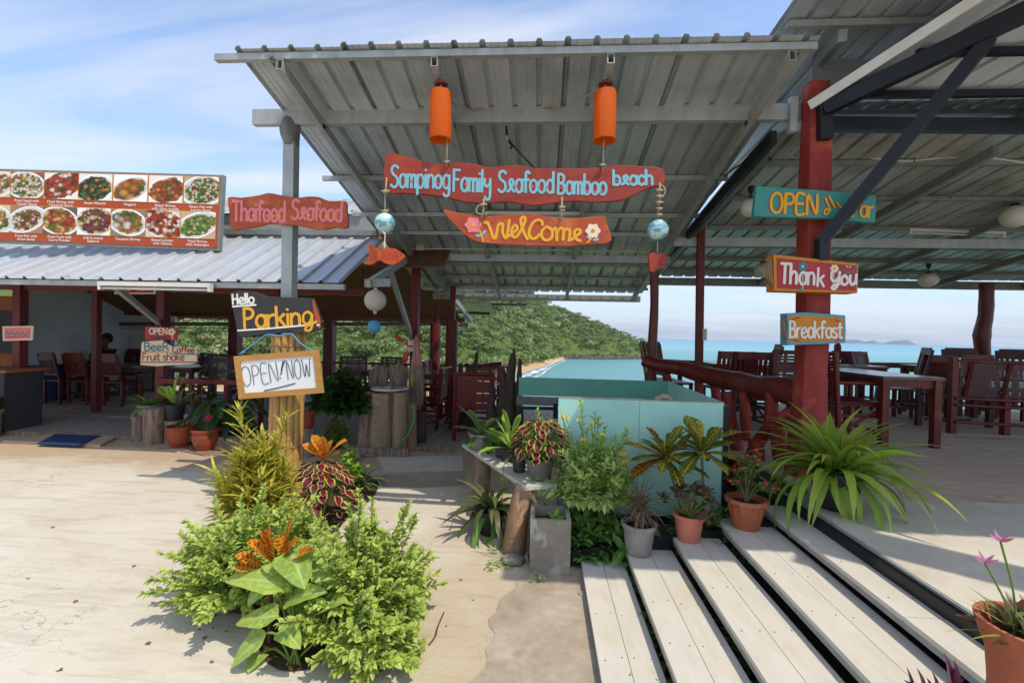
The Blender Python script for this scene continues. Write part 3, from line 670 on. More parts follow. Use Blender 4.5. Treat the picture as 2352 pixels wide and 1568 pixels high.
# rough slab strip beside the first tread
a = G(1205, 1335); tag(meshobj('path_slab', (sv_ := [(.6, 3.05, .004), (.66, .2, .004)] + [(a.x - .1 + .09 * math.sin(y_ * 2.1 + .4) + .03 * math.sin(y_ * 9) + .018 * math.sin(y_ * 27) + RN.uniform(-.008, .008), y_, .004) for y_ in np.linspace(.2, 2.95, 46)] + [(a.x + .02, 3.05, .004)]), [tuple(range(len(sv_)))[::-1]], MATS['old_slab']), kind='structure')
for q_, lb in (([(868, 1050), (1062, 1046), (1064, 1082), (985, 1084), (884, 1086)], 0), ([(860, 1090), (985, 1088), (1066, 1086), (1072, 1112), (960, 1120), (880, 1116)], 1)):
    tag(meshobj('path_slab', [tuple(G(a, b, .0)[:2]) + (.005,) for a, b in q_], [tuple(range(len(q_)))], MATS['tile_slab' if lb == 0 else 'old_slab']), kind='structure'); fixn(bpy.data.objects[sc.collection.objects[-1].name])
# ------------------------------------------------------------------ platform and right deck
pe = G(1890, 1180, PZ).x
YD = G(2352, 1156, PZ).y
plat = empty('platform', (pe, 3.0, 0), kind='structure')
MB().box(((pe + 7) / 2, (YD + .0 - 3) / 2 - .0, PZ - .08), (7 - pe, YD + 3, .10)).build('slab', MATS['concrete_pot'], plat)
for (x0, x1) in ((pe - .02, pe + 1.18), (pe + 1.183, pe + 2.4), (pe + 2.403, 7)):
    ys = [YD - .004, G(2300, 1430, PZ).y, G(2300, 1430, PZ).y - 1.2, -1.5, -3]
    for j in range(4): MB().box(((x0 + x1) / 2, (ys[j] + ys[j + 1]) / 2, PZ - .015), (x1 - x0 - .002, ys[j] - ys[j + 1] - .003, .03)).build('slab_tile', MATS['tile_slab'], plat)
bm(plat, 'edge_angle', (pe - .045, YD + .4, PZ - .055), (pe - .045, -.5, PZ - .055), .03, .07, MATS['black_steel'])
bm(plat, 'edge_strip', (pe - .027, YD + .4, PZ - .008), (pe - .027, -.5, PZ - .008), .012, .012, MATS['fascia_board'])
dk = empty('deck', (5, YD, PZ - .1), kind='structure')
yy = YD; Xd0 = P(1660, 1000, 4.2).x; i = 0
while yy < 8.25:
    x0 = 1.95 if yy < 4.3 else 1.72
    sp_ = [x0, x0 + 2.2 + RN.uniform(-.6, .6), x0 + 4.8 + RN.uniform(-.6, .6), 10.5]
    for a, b in zip(sp_[:-1], sp_[1:]):
        MB().box(((a + b) / 2, yy + .07, PZ - .016 + RN.uniform(-.0015, .0015)), (b - a - .004, .142, .03)).build('plank', MATS['deck_plank_x'], dk)
    yy += .149; i += 1
for x_ in (2.0, 4.5, 7, 9.5): bm(dk, 'joist', (x_, YD + .1, PZ - .09), (x_, 8.2, PZ - .09), .06, .11, MATS['dark_wood'])
for x_ in (2.0, 4.5, 7, 9.5):
    for y_ in (5.0, 8.1): bm(dk, 'stilt', (x_, y_, -3), (x_, y_, PZ - .15), .14, .14, MATS['dark_wood'], up=(0, 1, 0))
# ------------------------------------------------------------------ left hall deck
LZ = .06
ld = empty('deck', (-4, 6.1, 0), kind='structure')
xx = -11.7
while xx < .95:
    y0 = 6.06; y1 = 10.65 if xx < -.6 else 9.6; s_ = RN.uniform(7.6, 8.6)
    for a, b in ((y0, s_), (s_ + .004, y1)): MB().box((xx + .075, (a + b) / 2, LZ - .015 + RN.uniform(-.0015, .0015)), (.143, b - a, .03)).build('plank', MATS['deck_plank'], ld)
    xx += .15
for y_ in (6.2, 8.0, 9.5, 10.5): bm(ld, 'joist', (-11.7, y_, LZ - .09), (.9 if y_ < 10 else -.6, y_, LZ - .09), .06, .1, MATS['dark_wood'])
MB().box((-5.4, 6.045, LZ - .03), (12.6, .025, .06)).build('edge_board', MATS['stump'], ld)
# concrete threshold and doormat
a, b, c, d = G(5, 1025, .03), G(215, 1025, .03), G(300, 992, .03), G(95, 985, .03)
tag(MB().prism([(-7.2, 5.62, .0), (b.x, 5.62, .0), (c.x + .1, 6.02, .0), (-7.0, 6.02, .0)][::-1], (0, 0, .035)).build('threshold', MATS['concrete_yard']), kind='structure')
mq = [G(85, 1018, .047), G(185, 1022, .047), G(248, 990, .047), G(146, 986, .047)]
MB().prism([(q.x, q.y, .036) for q in mq][::-1], (0, 0, .012)).build('doormat', MATS['mat_blue'], None, label='dark blue doormat on the threshold of the dining hall', cat='doormat')
# ------------------------------------------------------------------ left dining hall
hall = empty('dining_hall', (-4, 6.3, 0), 'low open dining hall with bright corrugated roof and dark red posts', 'building')
EY, EZ, HS = 4.9, P(300, 643, 4.9).z, .56
xr_h = P(784, 651, EY).x; xl_h = -12.6
RT = 6.3; zt = EZ + HS * (RT - EY)
sheets(hall, (xl_h, EY, EZ), (1, 0, 0), (0, RT - EY, HS * (RT - EY)), xr_h - xl_h, .235, .03, MATS['roof_sheet_bright'], 4, micro=False)
bm(hall, 'eave_rail', (xl_h, EY + .04, EZ - .04), (xr_h + .02, EY + .04, EZ - .04), .05, .06, GV)
fz = P(700, 490, RT).z
bm(hall, 'fascia', (xl_h, RT + .02, (zt + fz) / 2), (P(868, 520, RT).x, RT + .02, (zt + fz) / 2), .03, fz - zt, MATS['fascia_board'])
sheets(hall, (xl_h, RT - .05, fz), (1, 0, 0), (0, 1.5, .62), P(835, 450, RT).x - xl_h, .235, .03, MATS['roof_sheet_old'], 4, micro=False)
bm(hall, 'gutter', (P(520, 545, RT).x, RT - .03, zt + .07), (P(868, 545, RT).x, RT - .03, zt + .07), .04, .07, GD)
# rear pitch: brown boarded underside going down to the back
bz = P(900, 733, 10.5).z
for i in range(60):
    x0 = -12.0 + i * .24
    if x0 > -2.15: break
    pA, pB = Vector((x0 + .115, 7.5, bz + 1.35 + RN.uniform(-.012, .012))), Vector((x0 + .115, 10.7, bz - .05 + RN.uniform(-.008, .008)))
    bm(hall, 'ceiling_board', pA, pB, .235, .02, MATS['brown_ceiling'])
for i in range(60):     # front pitch boarding above the opening
    x0 = -12.0 + i * .24
    if x0 > -1.6: break
    bm(hall, 'ceiling_board', (x0 + .115, 6.5, zt - .35 - RN.uniform(0, .02)), (x0 + .115, 7.5, bz + 1.33), .235, .018, MATS['brown_ceiling'])
bm(hall, 'wall_plate', (-12, 10.5, bz + .02), (-1.8, 10.5, bz + .02), .1, .1, MATS['dark_red_wood'])
bm(hall, 'wall_plate', (-12, 6.42, P(300, 662, 6.42).z), (-2.6, 6.42, P(300, 662, 6.42).z), .08, .1, MATS['dark_red_wood'])
def post(parent, px_, Y_, z0, z1, w_, m=None, name='post', rnd=False):
    p = P(px_, 760, Y_); m = m or MATS['red_post']
    if rnd:
        o = MB().tube([(p.x, Y_, z0 + (z1 - z0) * k / 6) for k in range(7)], [w_ / 2 * (1 + RN.uniform(-.04, .04)) for _ in range(7)], 12).build(name, m, parent); return autosmooth(o)
    return bm(parent, name, (p.x, Y_, z0), (p.x, Y_, z1), w_, w_, m, up=(0, 1, 0))
for px_ in (47, 375): post(hall, px_, 6.4, LZ, zt - .1, .12)
post(hall, 222, 7.6, LZ, bz + 1.3, .1); post(hall, 636, 6.4, LZ, zt - .1, .11)
for px_ in (252, 541, 758): post(hall, px_, 10.45, LZ, bz, .22)
post(hall, 953, 6.9, LZ, zroof(6.9) - .18, .115)
for px_, Y_ in ((1000, 9.5), (1038, 8.3)):
    p = P(px_, 760, Y_); w_ = .2; zt2 = P(px_, 742 if px_ < 1010 else 735, Y_).z
    autosmooth(MB().tube([(p.x, Y_, LZ), (p.x, Y_, zt2)], w_ / 2 + .01, 14).build('round_post', MATS['red_post'], hall)); post(hall, px_ + 1, Y_, zt2, zroof(Y_) - .1, .09)
# struts
bm(hall, 'strut', P(262, 656, 5.0), P(366, 742, 6.35), .05, .07, GV)
bm(hall, 'strut', P(898, 628, 5.6), P(945, 772, 6.85), .05, .07, GV)
bm(hall, 'strut', P(845, 652, 4.95), P(930, 598, 6.3), .06, .08, GV)
bm(hall, 'rake_channel', P(963, 590, 6.85), P(1083, 736, 10.6), .06, .11, GV)
bm(hall, 'rake_board', P(838, 650, 5.0), P(897, 649, 5.0), .03, .09, MATS['fascia_board'])
# rolled blinds along the back
for px0, px1 in ((262, 530), (550, 750), (768, 990), (1008, 1075)):
    a, b = P(px0, 744, 10.35), P(px1, 746 if px0 > 900 else 744, 10.35); MB().tube([a, b], .045, 10).build('rolled_blind', MATS['pot_smoke'], hall, True); MB().tube([a + Vector((0, 0, -.1)), b + Vector((0, 0, -.1))], .014, 6).build('blind_bar', MATS['lamp_white'], hall, True)
# side wall, counter wall
o = MB().box((P(56, 800, 8.3).x - .05, 9.45, 1.25), (.08, 2.4, 2.5)).build('wall', MATS['white_plaster'], hall); o['label'] = 'plain white side wall'
o = MB().box((-10.0, 10.62, .95), (2.0, .06, 1.9)).build('wall', MATS['white_plaster'], hall)
pw = P(22, 700, 7.6); o = MB().box((pw.x - .6, 7.6, 1.05), (1.4, .06, 2.1)).build('wall', MATS['orange_wall'], hall); o['label'] = 'orange painted wall with a serving hatch'
MB().box((P(16, 760, 7.55).x, 7.55, P(16, 790, 7.55).z + .22), (.5, .03, .75)).build('hatch', MATS['board_black'], hall)
# rails
def rail(parent, pts, r, m, name='rail'): return autosmooth(MB().tube(pts, r, 8).build(name, m, parent), 60)
hr = empty('rail_fence', (-4, 10.5, LZ), 'dark red post and rail balustrade along the back of the dining hall', 'railing')
z1 = P(900, 836, 10.5).z
for dz in (0, -.28, -.55): bm(hr, 'rail', (-9, 10.55, z1 + dz), (-.6, 10.55, z1 + dz), .05, .05, MATS['red_post'])
for k in range(11): bm(hr, 'baluster', (-8.8 + k * .8, 10.56, LZ), (-8.8 + k * .8, 10.56, z1 - .026), .045, .045, MATS['red_post'], up=(0, 1, 0))
br_ = empty('driftwood_rail', P(1110, 850, 8.6), 'thin crooked driftwood branch rail behind the red armchairs', 'railing')
for q_ in ([P(1068, 836, 8.6), P(1085, 842, 8.6), P(1105, 840, 8.6), P(1128, 836, 8.6), P(1152, 834, 8.6)], [P(1075, 838, 8.6), P(1077, 880, 8.6), P(1076, 930, 8.6)], [P(1148, 834, 8.6), P(1147, 880, 8.6), P(1149, 930, 8.6)]): MB().tube(cr(q_, 4), .03, 8).build('branch', MATS['driftwood'], br_, True)
fr = empty('rail_fence', P(450, 1000, 6.35), 'low dark red rail behind the potted plants beside the hall entrance', 'railing')
bm(fr, 'rail', P(358, 874, 6.32), P(640, 880, 6.32), .05, .07, MATS['red_post'])
for px_ in (440, 520, 600): bm(fr, 'baluster', (P(px_, 900, 6.36).x, 6.36, LZ), (P(px_, 900, 6.36).x, 6.36, P(px_, 880, 6.36).z), .05, .05, MATS['red_post'], up=(0, 1, 0))
# small neighbouring roofs beyond the walkway, and the blue-lettered sheet hanging on the rake
nb = empty('lean_to_roof', P(1150, 690, 10.5), 'small corrugated lean-to roof with steel purlins beyond the walkway', 'roof')
sheets(nb, P(1080, 663, 9.6) + Vector((0, 0, .06)), (1, 0, 0), (0, 1.6, -.18), 1.35, .2, .025, MATS['roof_sheet_old'], 4)
for Y_, dz in ((9.7, -.02), (10.3, -.09), (10.9, -.16)): bm(nb, 'purlin', P(1085, 672, 9.7) + Vector((0, Y_ - 9.7, dz)), P(1205, 674, 9.7) + Vector((0, Y_ - 9.7, dz)), .05, .06, GD)
bm(nb, 'rafter', P(1120, 668, 9.55), P(1112, 692, 11.2), .05, .08, GD)
bm(nb, 'rafter', P(1195, 668, 9.55), P(1172, 694, 11.2), .05, .08, GD)
nb2 = empty('lean_to_roof', P(1090, 715, 10.9), 'lower rusty corrugated roof edge beside the bamboo blind', 'roof')
sheets(nb2, P(1050, 690, 10.2), (1, 0, 0), (0, 1.6, -.25), .75, .09, .012, MATS['roof_sheet_old'], 8, micro=False)
rail(nb2, [P(1030, 716, 10.5), P(1125, 720, 10.5)], .03, MATS['driftwood'], 'pole')
# ------------------------------------------------------------------ right dining pavilion
BS = MATS['black_steel']
pav = empty('dining_pavilion', P(1865, 900, 3.85), 'open sea-view dining pavilion with red trunk column and corrugated roof', 'building')
HY0, HY1 = 4.15, 8.6
hz0, hz1 = P(2100, 303, HY0).z, P(1900, 640, HY1).z
hsl = (hz1 - hz0) / (HY1 - HY0)
def zh(Y): return hz0 + hsl * (Y - HY0)
hx0, hx1 = xr + .06, 10.8
sheets(pav, (hx0, HY0, hz0), (1, 0, 0), (0, HY1 - HY0, hz1 - hz0), hx1 - hx0, .207, .028, MATS['roof_sheet_old'])
for Y_ in (4.6, 5.35, 6.2, 6.9, 7.5, 8.1): bm(pav, 'purlin', (hx0 + .02, Y_, zh(Y_) - .03), (hx1, Y_, zh(Y_) - .03), .04, .05, GD)
for x_ in (hx0 + .06, 3.9, 5.4, 6.9, 8.4, 9.9): bm(pav, 'rafter', (x_, HY0 + .1, zh(HY0 + .1) - .1), (x_, HY1 - .05, zh(HY1 - .05) - .1), .05, .085, GD)
bm(pav, 'edge_beam', (hx0 - .01, 4.0, zh(4.0) - .12), (hx0 - .01, HY1 - .1, zh(HY1 - .1) - .12), .05, .11, BS)
bm(pav, 'beam', (hx0 - .2, 6.25, zh(6.25) - .2), (hx1, 6.25, zh(6.25) - .2), .06, .11, GV)
bm(pav, 'eave_rail', (hx0 - .9, HY1, zh(HY1) - .09), (hx1, HY1, zh(HY1) - .09), .06, .14, GD)
# the red trunk column
ct = [P(1874, 196, 3.9), P(1874, 330, 3.9), P(1869, 480, 3.9), P(1867, 640, 3.9), P(1866, 760, 3.9), P(1861, 850, 3.9), P(1858, 930, 3.9), P(1855, 1000, 3.9)]
ct.append(Vector((ct[-1].x - .01, 3.9, PZ)))
V = []; hw = [.085, .097, .102, .104, .106, .105, .11, .12, .135]; NS = 28
for i, p in enumerate(ct):
    for k in range(NS):
        a = 2 * math.pi * (k + .5) / NS; c_, s_ = math.cos(a), math.sin(a); q = (abs(c_) ** 7 + abs(s_) ** 7) ** (-1 / 7)
        w_ = hw[i] * (q * .96 + .03 * math.sin(2 * a + i * 1.3) + .015 * math.sin(5 * a + i * 2)); V.append((p.x + c_ * w_, p.y + s_ * w_ * .9, p.z))
Fc = [(i * NS + k, i * NS + (k + 1) % NS, (i + 1) * NS + (k + 1) % NS, (i + 1) * NS + k) for i in range(len(ct) - 1) for k in range(NS)] + [tuple(range(NS))]
colm = autosmooth(fixn(meshobj('trunk_column', V, Fc, MATS['red_trunk'], pav)), 50); colm['label'] = 'thick red painted trunk column carrying three signs'
# black truss: tie beam, rafters, knee brace
def beampx(name, a, b, ya, yb, w_, h_): return bm(pav, name, P(*a, ya), P(*b, yb), w_, h_, BS)
beampx('tie_beam', (1882, 286), (2420, 291), 3.82, 3.95, .06, .105)
beampx('bracket', (1893, 244), (1893, 322), 3.8, 3.8, .1, .08)
A_, B_ = P(1865, 235, 3.8), P(2230, 0, 3.2); e_ = (B_ - A_)
aw = empty('awning_roof', A_, 'bluish corrugated awning on black steel rafters above the steps', 'roof')
wd_ = 7.5
sheets(aw, A_ + Vector((.0, 0, 0)), (1, 0, 0), e_ * 2.6, wd_, .26, .03, MATS['roof_sheet_bright'], 4, micro=False)
dn = Vector((0, 0, -.05))
bm(aw, 'drip_edge', A_ + dn * .3 - e_ * .02, A_ + e_ * 2.6 + dn * .3, .012, .075, MATS['lamp_white'])
r0, r1 = P(1893, 249, 3.78), P(2352, 30, 3.13)
bm(aw, 'rafter', r0, r0 + (r1 - r0) * 2.0, .07, .12, BS)
for k in (1.6, 3.2, 4.8): bm(aw, 'rafter', r0 + Vector((k, 0, 0)), r0 + (r1 - r0) * 2.0 + Vector((k, 0, 0)), .07, .12, BS)
for f_ in (.16, .6, 1.15, 1.9): bm(aw, 'purlin', A_ + e_ * f_ + Vector((.12, 0, -.055)), A_ + e_ * f_ + Vector((wd_ - .1, 0, -.055)), .04, .05, BS)
k0, k1 = P(1888, 556, 3.72), P(2270, 92, 3.24)
bm(aw, 'knee_brace', k0, k1, .075, .085, BS); bm(aw, 'brace_foot', P(1888, 548, 3.72), P(1887, 600, 3.72), .075, .08, BS, up=(0, 1, 0))
# tall rear roof over the right
hi = empty('upper_roof', P(1900, 110, 4.0), 'high pale corrugated roof edge rising above the pavilion at the top corner', 'roof')
hl = P(1750, 105, 4.0); hsl2 = -.06
sheets(hi, (hl.x, 1.52, hl.z - hsl2 * 2.48), (1, 0, 0), (0, 5.28, hsl2 * 5.28), 9.0, .18, .026, MATS['roof_sheet'], 5, micro=False)
def hzz(Y): return hl.z - hsl2 * (4.0 - Y)
for Y_ in (3.72, 2.4, 5.0): bm(hi, 'purlin', (hl.x + .06, Y_, hzz(Y_) - .035), (hl.x + (1.6 if Y_ == 3.72 else 8), Y_, hzz(Y_) - .035), .045, .05, GV)
bm(hi, 'rafter', P(1936, 72, 3.6) + Vector((0, 0, -.03)), P(1874, 150, 4.2), .06, .085, GD)
bm(hi, 'rafter', (hl.x + 3, 1.65, hzz(1.65) - .11), (hl.x + 3, 6.6, hzz(6.6) - .11), .06, .085, GD)
bm(hi, 'fascia', P(1882, 165, 4.12), P(2050, 178, 4.12), .02, .24, MATS['fascia_board'])
bm(hi, 'stub_post', P(1868, 160, 4.0), P(1868, 205, 4.0), .05, .06, GD, up=(0, 1, 0))
# unseen diagonal strip added by the upper roof for its shadow across the platform
g0 = Vector((3.45, 1.52, hzz(1.55) + .02)); g1 = Vector((5.1, .28, hzz(1.55) + .02))
bm(hi, 'shadow_strip', g0, g1, .34, .03, MATS['galvanised'])
# posts of the pavilion
def trunk(parent, pts, rs, m, name='trunk_post', n=10): 
    c = cr(pts, 4); r = np.interp(np.linspace(0, 1, len(c)), np.linspace(0, 1, len(rs)), rs); r = [x * (1 + RN.uniform(-.05, .05)) for x in r]
    return autosmooth(MB().tube(c, r, n).build(name, m, parent), 60)
trunk(pav, [P(1502, 596, 6.1), P(1503, 700, 6.1), P(1498, 800, 6.1), P(1496, 900, 6.1), P(1496, 960, 6.1)], [.052, .055, .06, .065, .065], MATS['dark_red_wood'])
bm(pav, 'square_post', P(1610, 497, 6.2), P(1603, 1000, 6.2), .085, .085, MATS['red_post'], up=(0, 1, 0))
MB().box(P(1618, 768, 6.14), (.05, .04, .15)).build('switch_box', MATS['float_white'], pav)
trunk(pav, [P(2266, 650, 8.2), P(2264, 720, 8.2), P(2255, 770, 8.2), P(2258, 830, 8.2), P(2258, 940, 8.2)], [.1, .1, .12, .1, .1], MATS['dark_red_wood'])
trunk(pav, [P(1921, 790, 8.3), P(1924, 800, 8.3), P(1919, 850, 8.3), P(1918, 935, 8.3)], [.045, .055, .06, .06], MATS['red_trunk'])
# log balustrade down the side of the stairwell
lg = empty('log_railing', P(1700, 1000, 4.6), 'crooked red log handrail on forked branch posts beside the teal enclosure', 'railing')
trunk(lg, [P(1478, 828, 6.0), P(1510, 838, 5.9), P(1560, 845, 5.7), P(1600, 856, 5.5), P(1650, 868, 5.2), P(1700, 876, 4.9), P(1740, 890, 4.6), P(1790, 893, 4.3), P(1845, 908, 4.02)], [.07, .085, .09, .1, .1, .105, .115, .12, .12], MATS['dark_red_wood'], 'handrail', 12)
br = [([P(1672, 900, 4.7), P(1678, 960, 4.7), P(1690, 1020, 4.7), P(1700, 1070, 4.65)], [.05, .055, .06, .06]),
      ([P(1705, 900, 4.6), P(1712, 950, 4.6), P(1712, 1010, 4.6)], [.045, .05, .045]),
      ([P(1770, 900, 4.3), P(1772, 940, 4.3), P(1768, 985, 4.3)], [.05, .05, .045]),
      ([P(1838, 940, 4.05), P(1790, 965, 4.2), P(1752, 1000, 4.4), P(1728, 1040, 4.5), P(1712, 1065, 4.55)], [.06, .06, .06, .055, .05]),
      ([P(1786, 985, 4.2), P(1790, 1030, 4.2), P(1802, 1075, 4.2), P(1812, 1110, 4.2)], [.06, .065, .075, .08]),
      ([P(1737, 1010, 4.35), P(1737, 1060, 4.35), P(1734, 1120, 4.35)], [.07, .075, .075]),
      ([P(1640, 880, 5.3), P(1648, 930, 5.3), P(1640, 960, 5.3)], [.05, .05, .05]), ([P(1605, 870, 5.6), P(1606, 920, 5.6), P(1604, 960, 5.6)], [.05, .05, .05]),
      ([P(1530, 850, 5.9), P(1540, 900, 5.9), P(1538, 960, 5.9)], [.04, .045, .05])]
for pts, rs in br: trunk(lg, pts, rs, MATS['red_trunk'], 'branch_post')
# sea-side rail of the right deck
sr = empty('log_railing', P(2000, 940, 8.15), 'long straight log rail along the sea edge of the right deck', 'railing')
trunk(sr, [P(1480, 832, 8.1), P(1600, 838, 8.1), P(1780, 842, 8.1), P(2000, 838, 8.15), P(2200, 842, 8.15), P(2420, 848, 8.15)], [.09, .08, .085, .05, .05, .05], MATS['dark_red_wood'], 'handrail')
trunk(sr, [P(1900, 925, 8.15), P(2040, 928, 8.15), P(2100, 920, 8.15)], [.035, .05, .05], MATS['dark_wood'], 'rail')
for px_ in (1560, 1760, 2010, 2080, 2160, 2200, 2330): trunk(sr, [P(px_, 842, 8.15), P(px_ + RN.uniform(-8, 8), 890, 8.15), P(px_ + RN.uniform(-6, 6), 936, 8.15)], [.035, .045, .05], MATS['dark_red_wood'], 'branch_post')
# ------------------------------------------------------------------ teal stairwell enclosure
tb = empty('stairwell_enclosure', P(1470, 1190, 3.6), 'teal painted board enclosure around the stairwell', 'enclosure')
TY = 3.62; tz1 = P(1470, 919, TY).z; tz0 = P(1655, 1190, TY).z
xa, xb = P(1281, 1000, TY).x, P(1658, 1000, TY).x
TB2 = P(1535, 875, 5.3)
def quadbox(pts, th, n): return MB().prism(pts, Vector(n) * th)
mid = xa + (xb - xa) * .5
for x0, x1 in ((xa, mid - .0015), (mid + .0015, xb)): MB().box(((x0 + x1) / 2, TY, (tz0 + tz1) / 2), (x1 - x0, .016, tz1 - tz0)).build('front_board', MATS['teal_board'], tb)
bm(tb, 'top_edge', (xa, TY, tz1 + .005), (xb, TY, tz1 + .005), .022, .008, MATS['old_slab'])
YB = 5.3; xb2 = P(1535, 880, YB).x; xa2 = P(1192, 880, YB).x; zb1 = tz1
MB().prism([(xb, TY + .01, tz0), (xb2, YB, tz0), (xb2, YB, zb1), (xb, TY + .01, tz1)], (.016, 0, 0)).build('side_board', MATS['teal_board'], tb)
zlow = P(1230, 908, YB).z
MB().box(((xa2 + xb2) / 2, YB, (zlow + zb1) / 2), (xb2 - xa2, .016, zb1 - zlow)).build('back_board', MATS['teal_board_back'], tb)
bm(tb, 'frame_rail', (xa2 - .02, YB - .02, zlow - .06), (xb2 - .02, YB - .02, zlow - .06), .04, .1, MATS['pot_smoke'])
for (a, b) in (((1197, 938), (1196, 1010)), ((1276, 925), (1276, 960))): bm(tb, 'frame_post', P(*a, 4.4), P(*b, 4.4), .045, .045, BS, up=(0, 1, 0))
bm(tb, 'frame_rail', P(1194, 936, 4.4), P(1280, 938, 4.4), .04, .03, BS)
bm(tb, 'base_rail', (xa, TY + .02, tz0 - .03), (xb + .05, TY + .02, tz0 - .03), .05, .06, BS)
bm(tb, 'corner_post', (xb + .03, TY + .02, .05), (xb + .03, TY + .02, tz1 - .02), .035, .05, BS, up=(0, 1, 0))
# dark pit of the stairwell
tag(MB().box(((xa + xb) / 2, 4.46, -1.2), (xb - xa + .3, .05, 1.0)).build('retaining_wall', MATS['soil']), kind='structure')
st_ = empty('glove_bundle', P(1522, 917, TY), 'bundle of brown work gloves on the rim of the teal enclosure', 'gloves')
for dx, dz, r_ in ((-10, 1, .035), (4, -3, .045), (14, 2, .032)): MB().sphere(P(1522 + dx, 914 + dz, TY + .06), r_, 10, 6, .6).build('glove', MATS['rope'], st_, True)
# ------------------------------------------------------------------ lamps hanging in the pavilion
def globe(px_, py_, r_, Y_, ztop, label, sq=1.0):
    c = P(px_, py_, Y_); e = empty('globe_lamp', c, label, 'lamp', 'round white lamps under the pavilion roof'); R_ = r_ * mpp(Y_)
    MB().sphere(c, R_, 20, 12, sq).build('globe', MATS['globe_white'], e, True)
    MB().tube([c + Vector((0, 0, R_ * sq * .9)), Vector((c.x, c.y, ztop))], .006, 6).build('cord', MATS['cord_black'], e)
    MB().lathe([(.012, -.08), (.028, -.05), (.034, 0)], (c.x, c.y, ztop), 12).build('rose', MATS['cord_black'], e, True)
    MB().lathe([(R_ * .35, R_ * sq * .92), (R_ * .3, R_ * sq * 1.08), (.006, R_ * sq * 1.2)], c, 12).build('neck', MATS['cord_black'], e, True)
globe(1724, 477, 21, 5.0, zh(5.0) - .06, 'white globe lamp half hidden behind the teal board')
globe(1752, 620, 17, 7.5, zh(7.5) - .06, 'small white globe lamp hanging left of the red board')
globe(2132, 643, 18, 7.5, zh(7.5) - .06, 'flattened white lamp hanging against the sky strip', .85)
globe(2331, 497, 25, 5.4, zh(5.4) - .06, 'large white globe lamp at the frame edge under the pavilion roof', .95)
tube_lamp('tube_lamp', P(2087, 528, 6.2), P(2306, 536, 6.2), 'slim white fluorescent tube lamp under the pavilion roof', .07, .06)
wc = empty('roof_cable', P(1900, 360, 4.62), 'loose white cable sagging along a purlin of the pavilion roof', 'cable')
MB().tube(cr([P(1740, 357, 4.58), P(1790, 360, 4.58), P(1830, 361, 4.58), P(1905, 358, 4.58), P(1960, 356, 4.58), P(2010, 364, 4.58), P(2080, 370, 4.58), P(2150, 364, 4.58), P(2210, 362, 4.58), P(2290, 365, 4.58), P(2340, 372, 4.58), P(2400, 376, 4.58)], 5), .011, 6).build('cable', MATS['cable_white'], wc, True)
for px_ in (1768, 1850, 2100): MB().tube([P(px_, 350, 4.58), P(px_, 372, 4.57)], .005, 5).build('tie', MATS['cord_black'], wc)
bk = empty('hanging_cable', P(1180, 340, 4.1), 'black cable with loose connector dangling from the canopy beam', 'cable')
MB().tube(cr([P(1162, 290, 4.1), P(1168, 318, 4.1), P(1188, 345, 4.15), P(1210, 368, 4.2), P(1226, 384, 4.3), P(1240, 398, 4.6), P(1250, 410, 5.0)], 5), .007, 6).build('cable', MATS['cord_black'], bk, True)
MB().box(P(1165, 318, 4.1), (.022, .02, .045)).build('connector', MATS['rope'], bk); MB().tube([P(1163, 292, 4.1), P(1164, 312, 4.1)], .012, 6).build('tape', MATS['cord_black'], bk)
MB().tube(cr([P(1168, 326, 4.1), P(1176, 336, 4.1), P(1172, 342, 4.1)], 4), .008, 5).build('wire_end', MATS['cord_black'], bk)
b2 = MB().tube(cr([P(1732, 362, 4.6), P(1700, 378, 4.7), P(1670, 400, 4.9), P(1650, 425, 5.2), P(1625, 452, 5.6), P(1590, 462, 6.0)], 5), .008, 6).build('roof_wire', MATS['cord_black'], None, True, label='thin black wire curving along the canopy edge to the pavilion', cat='wire')
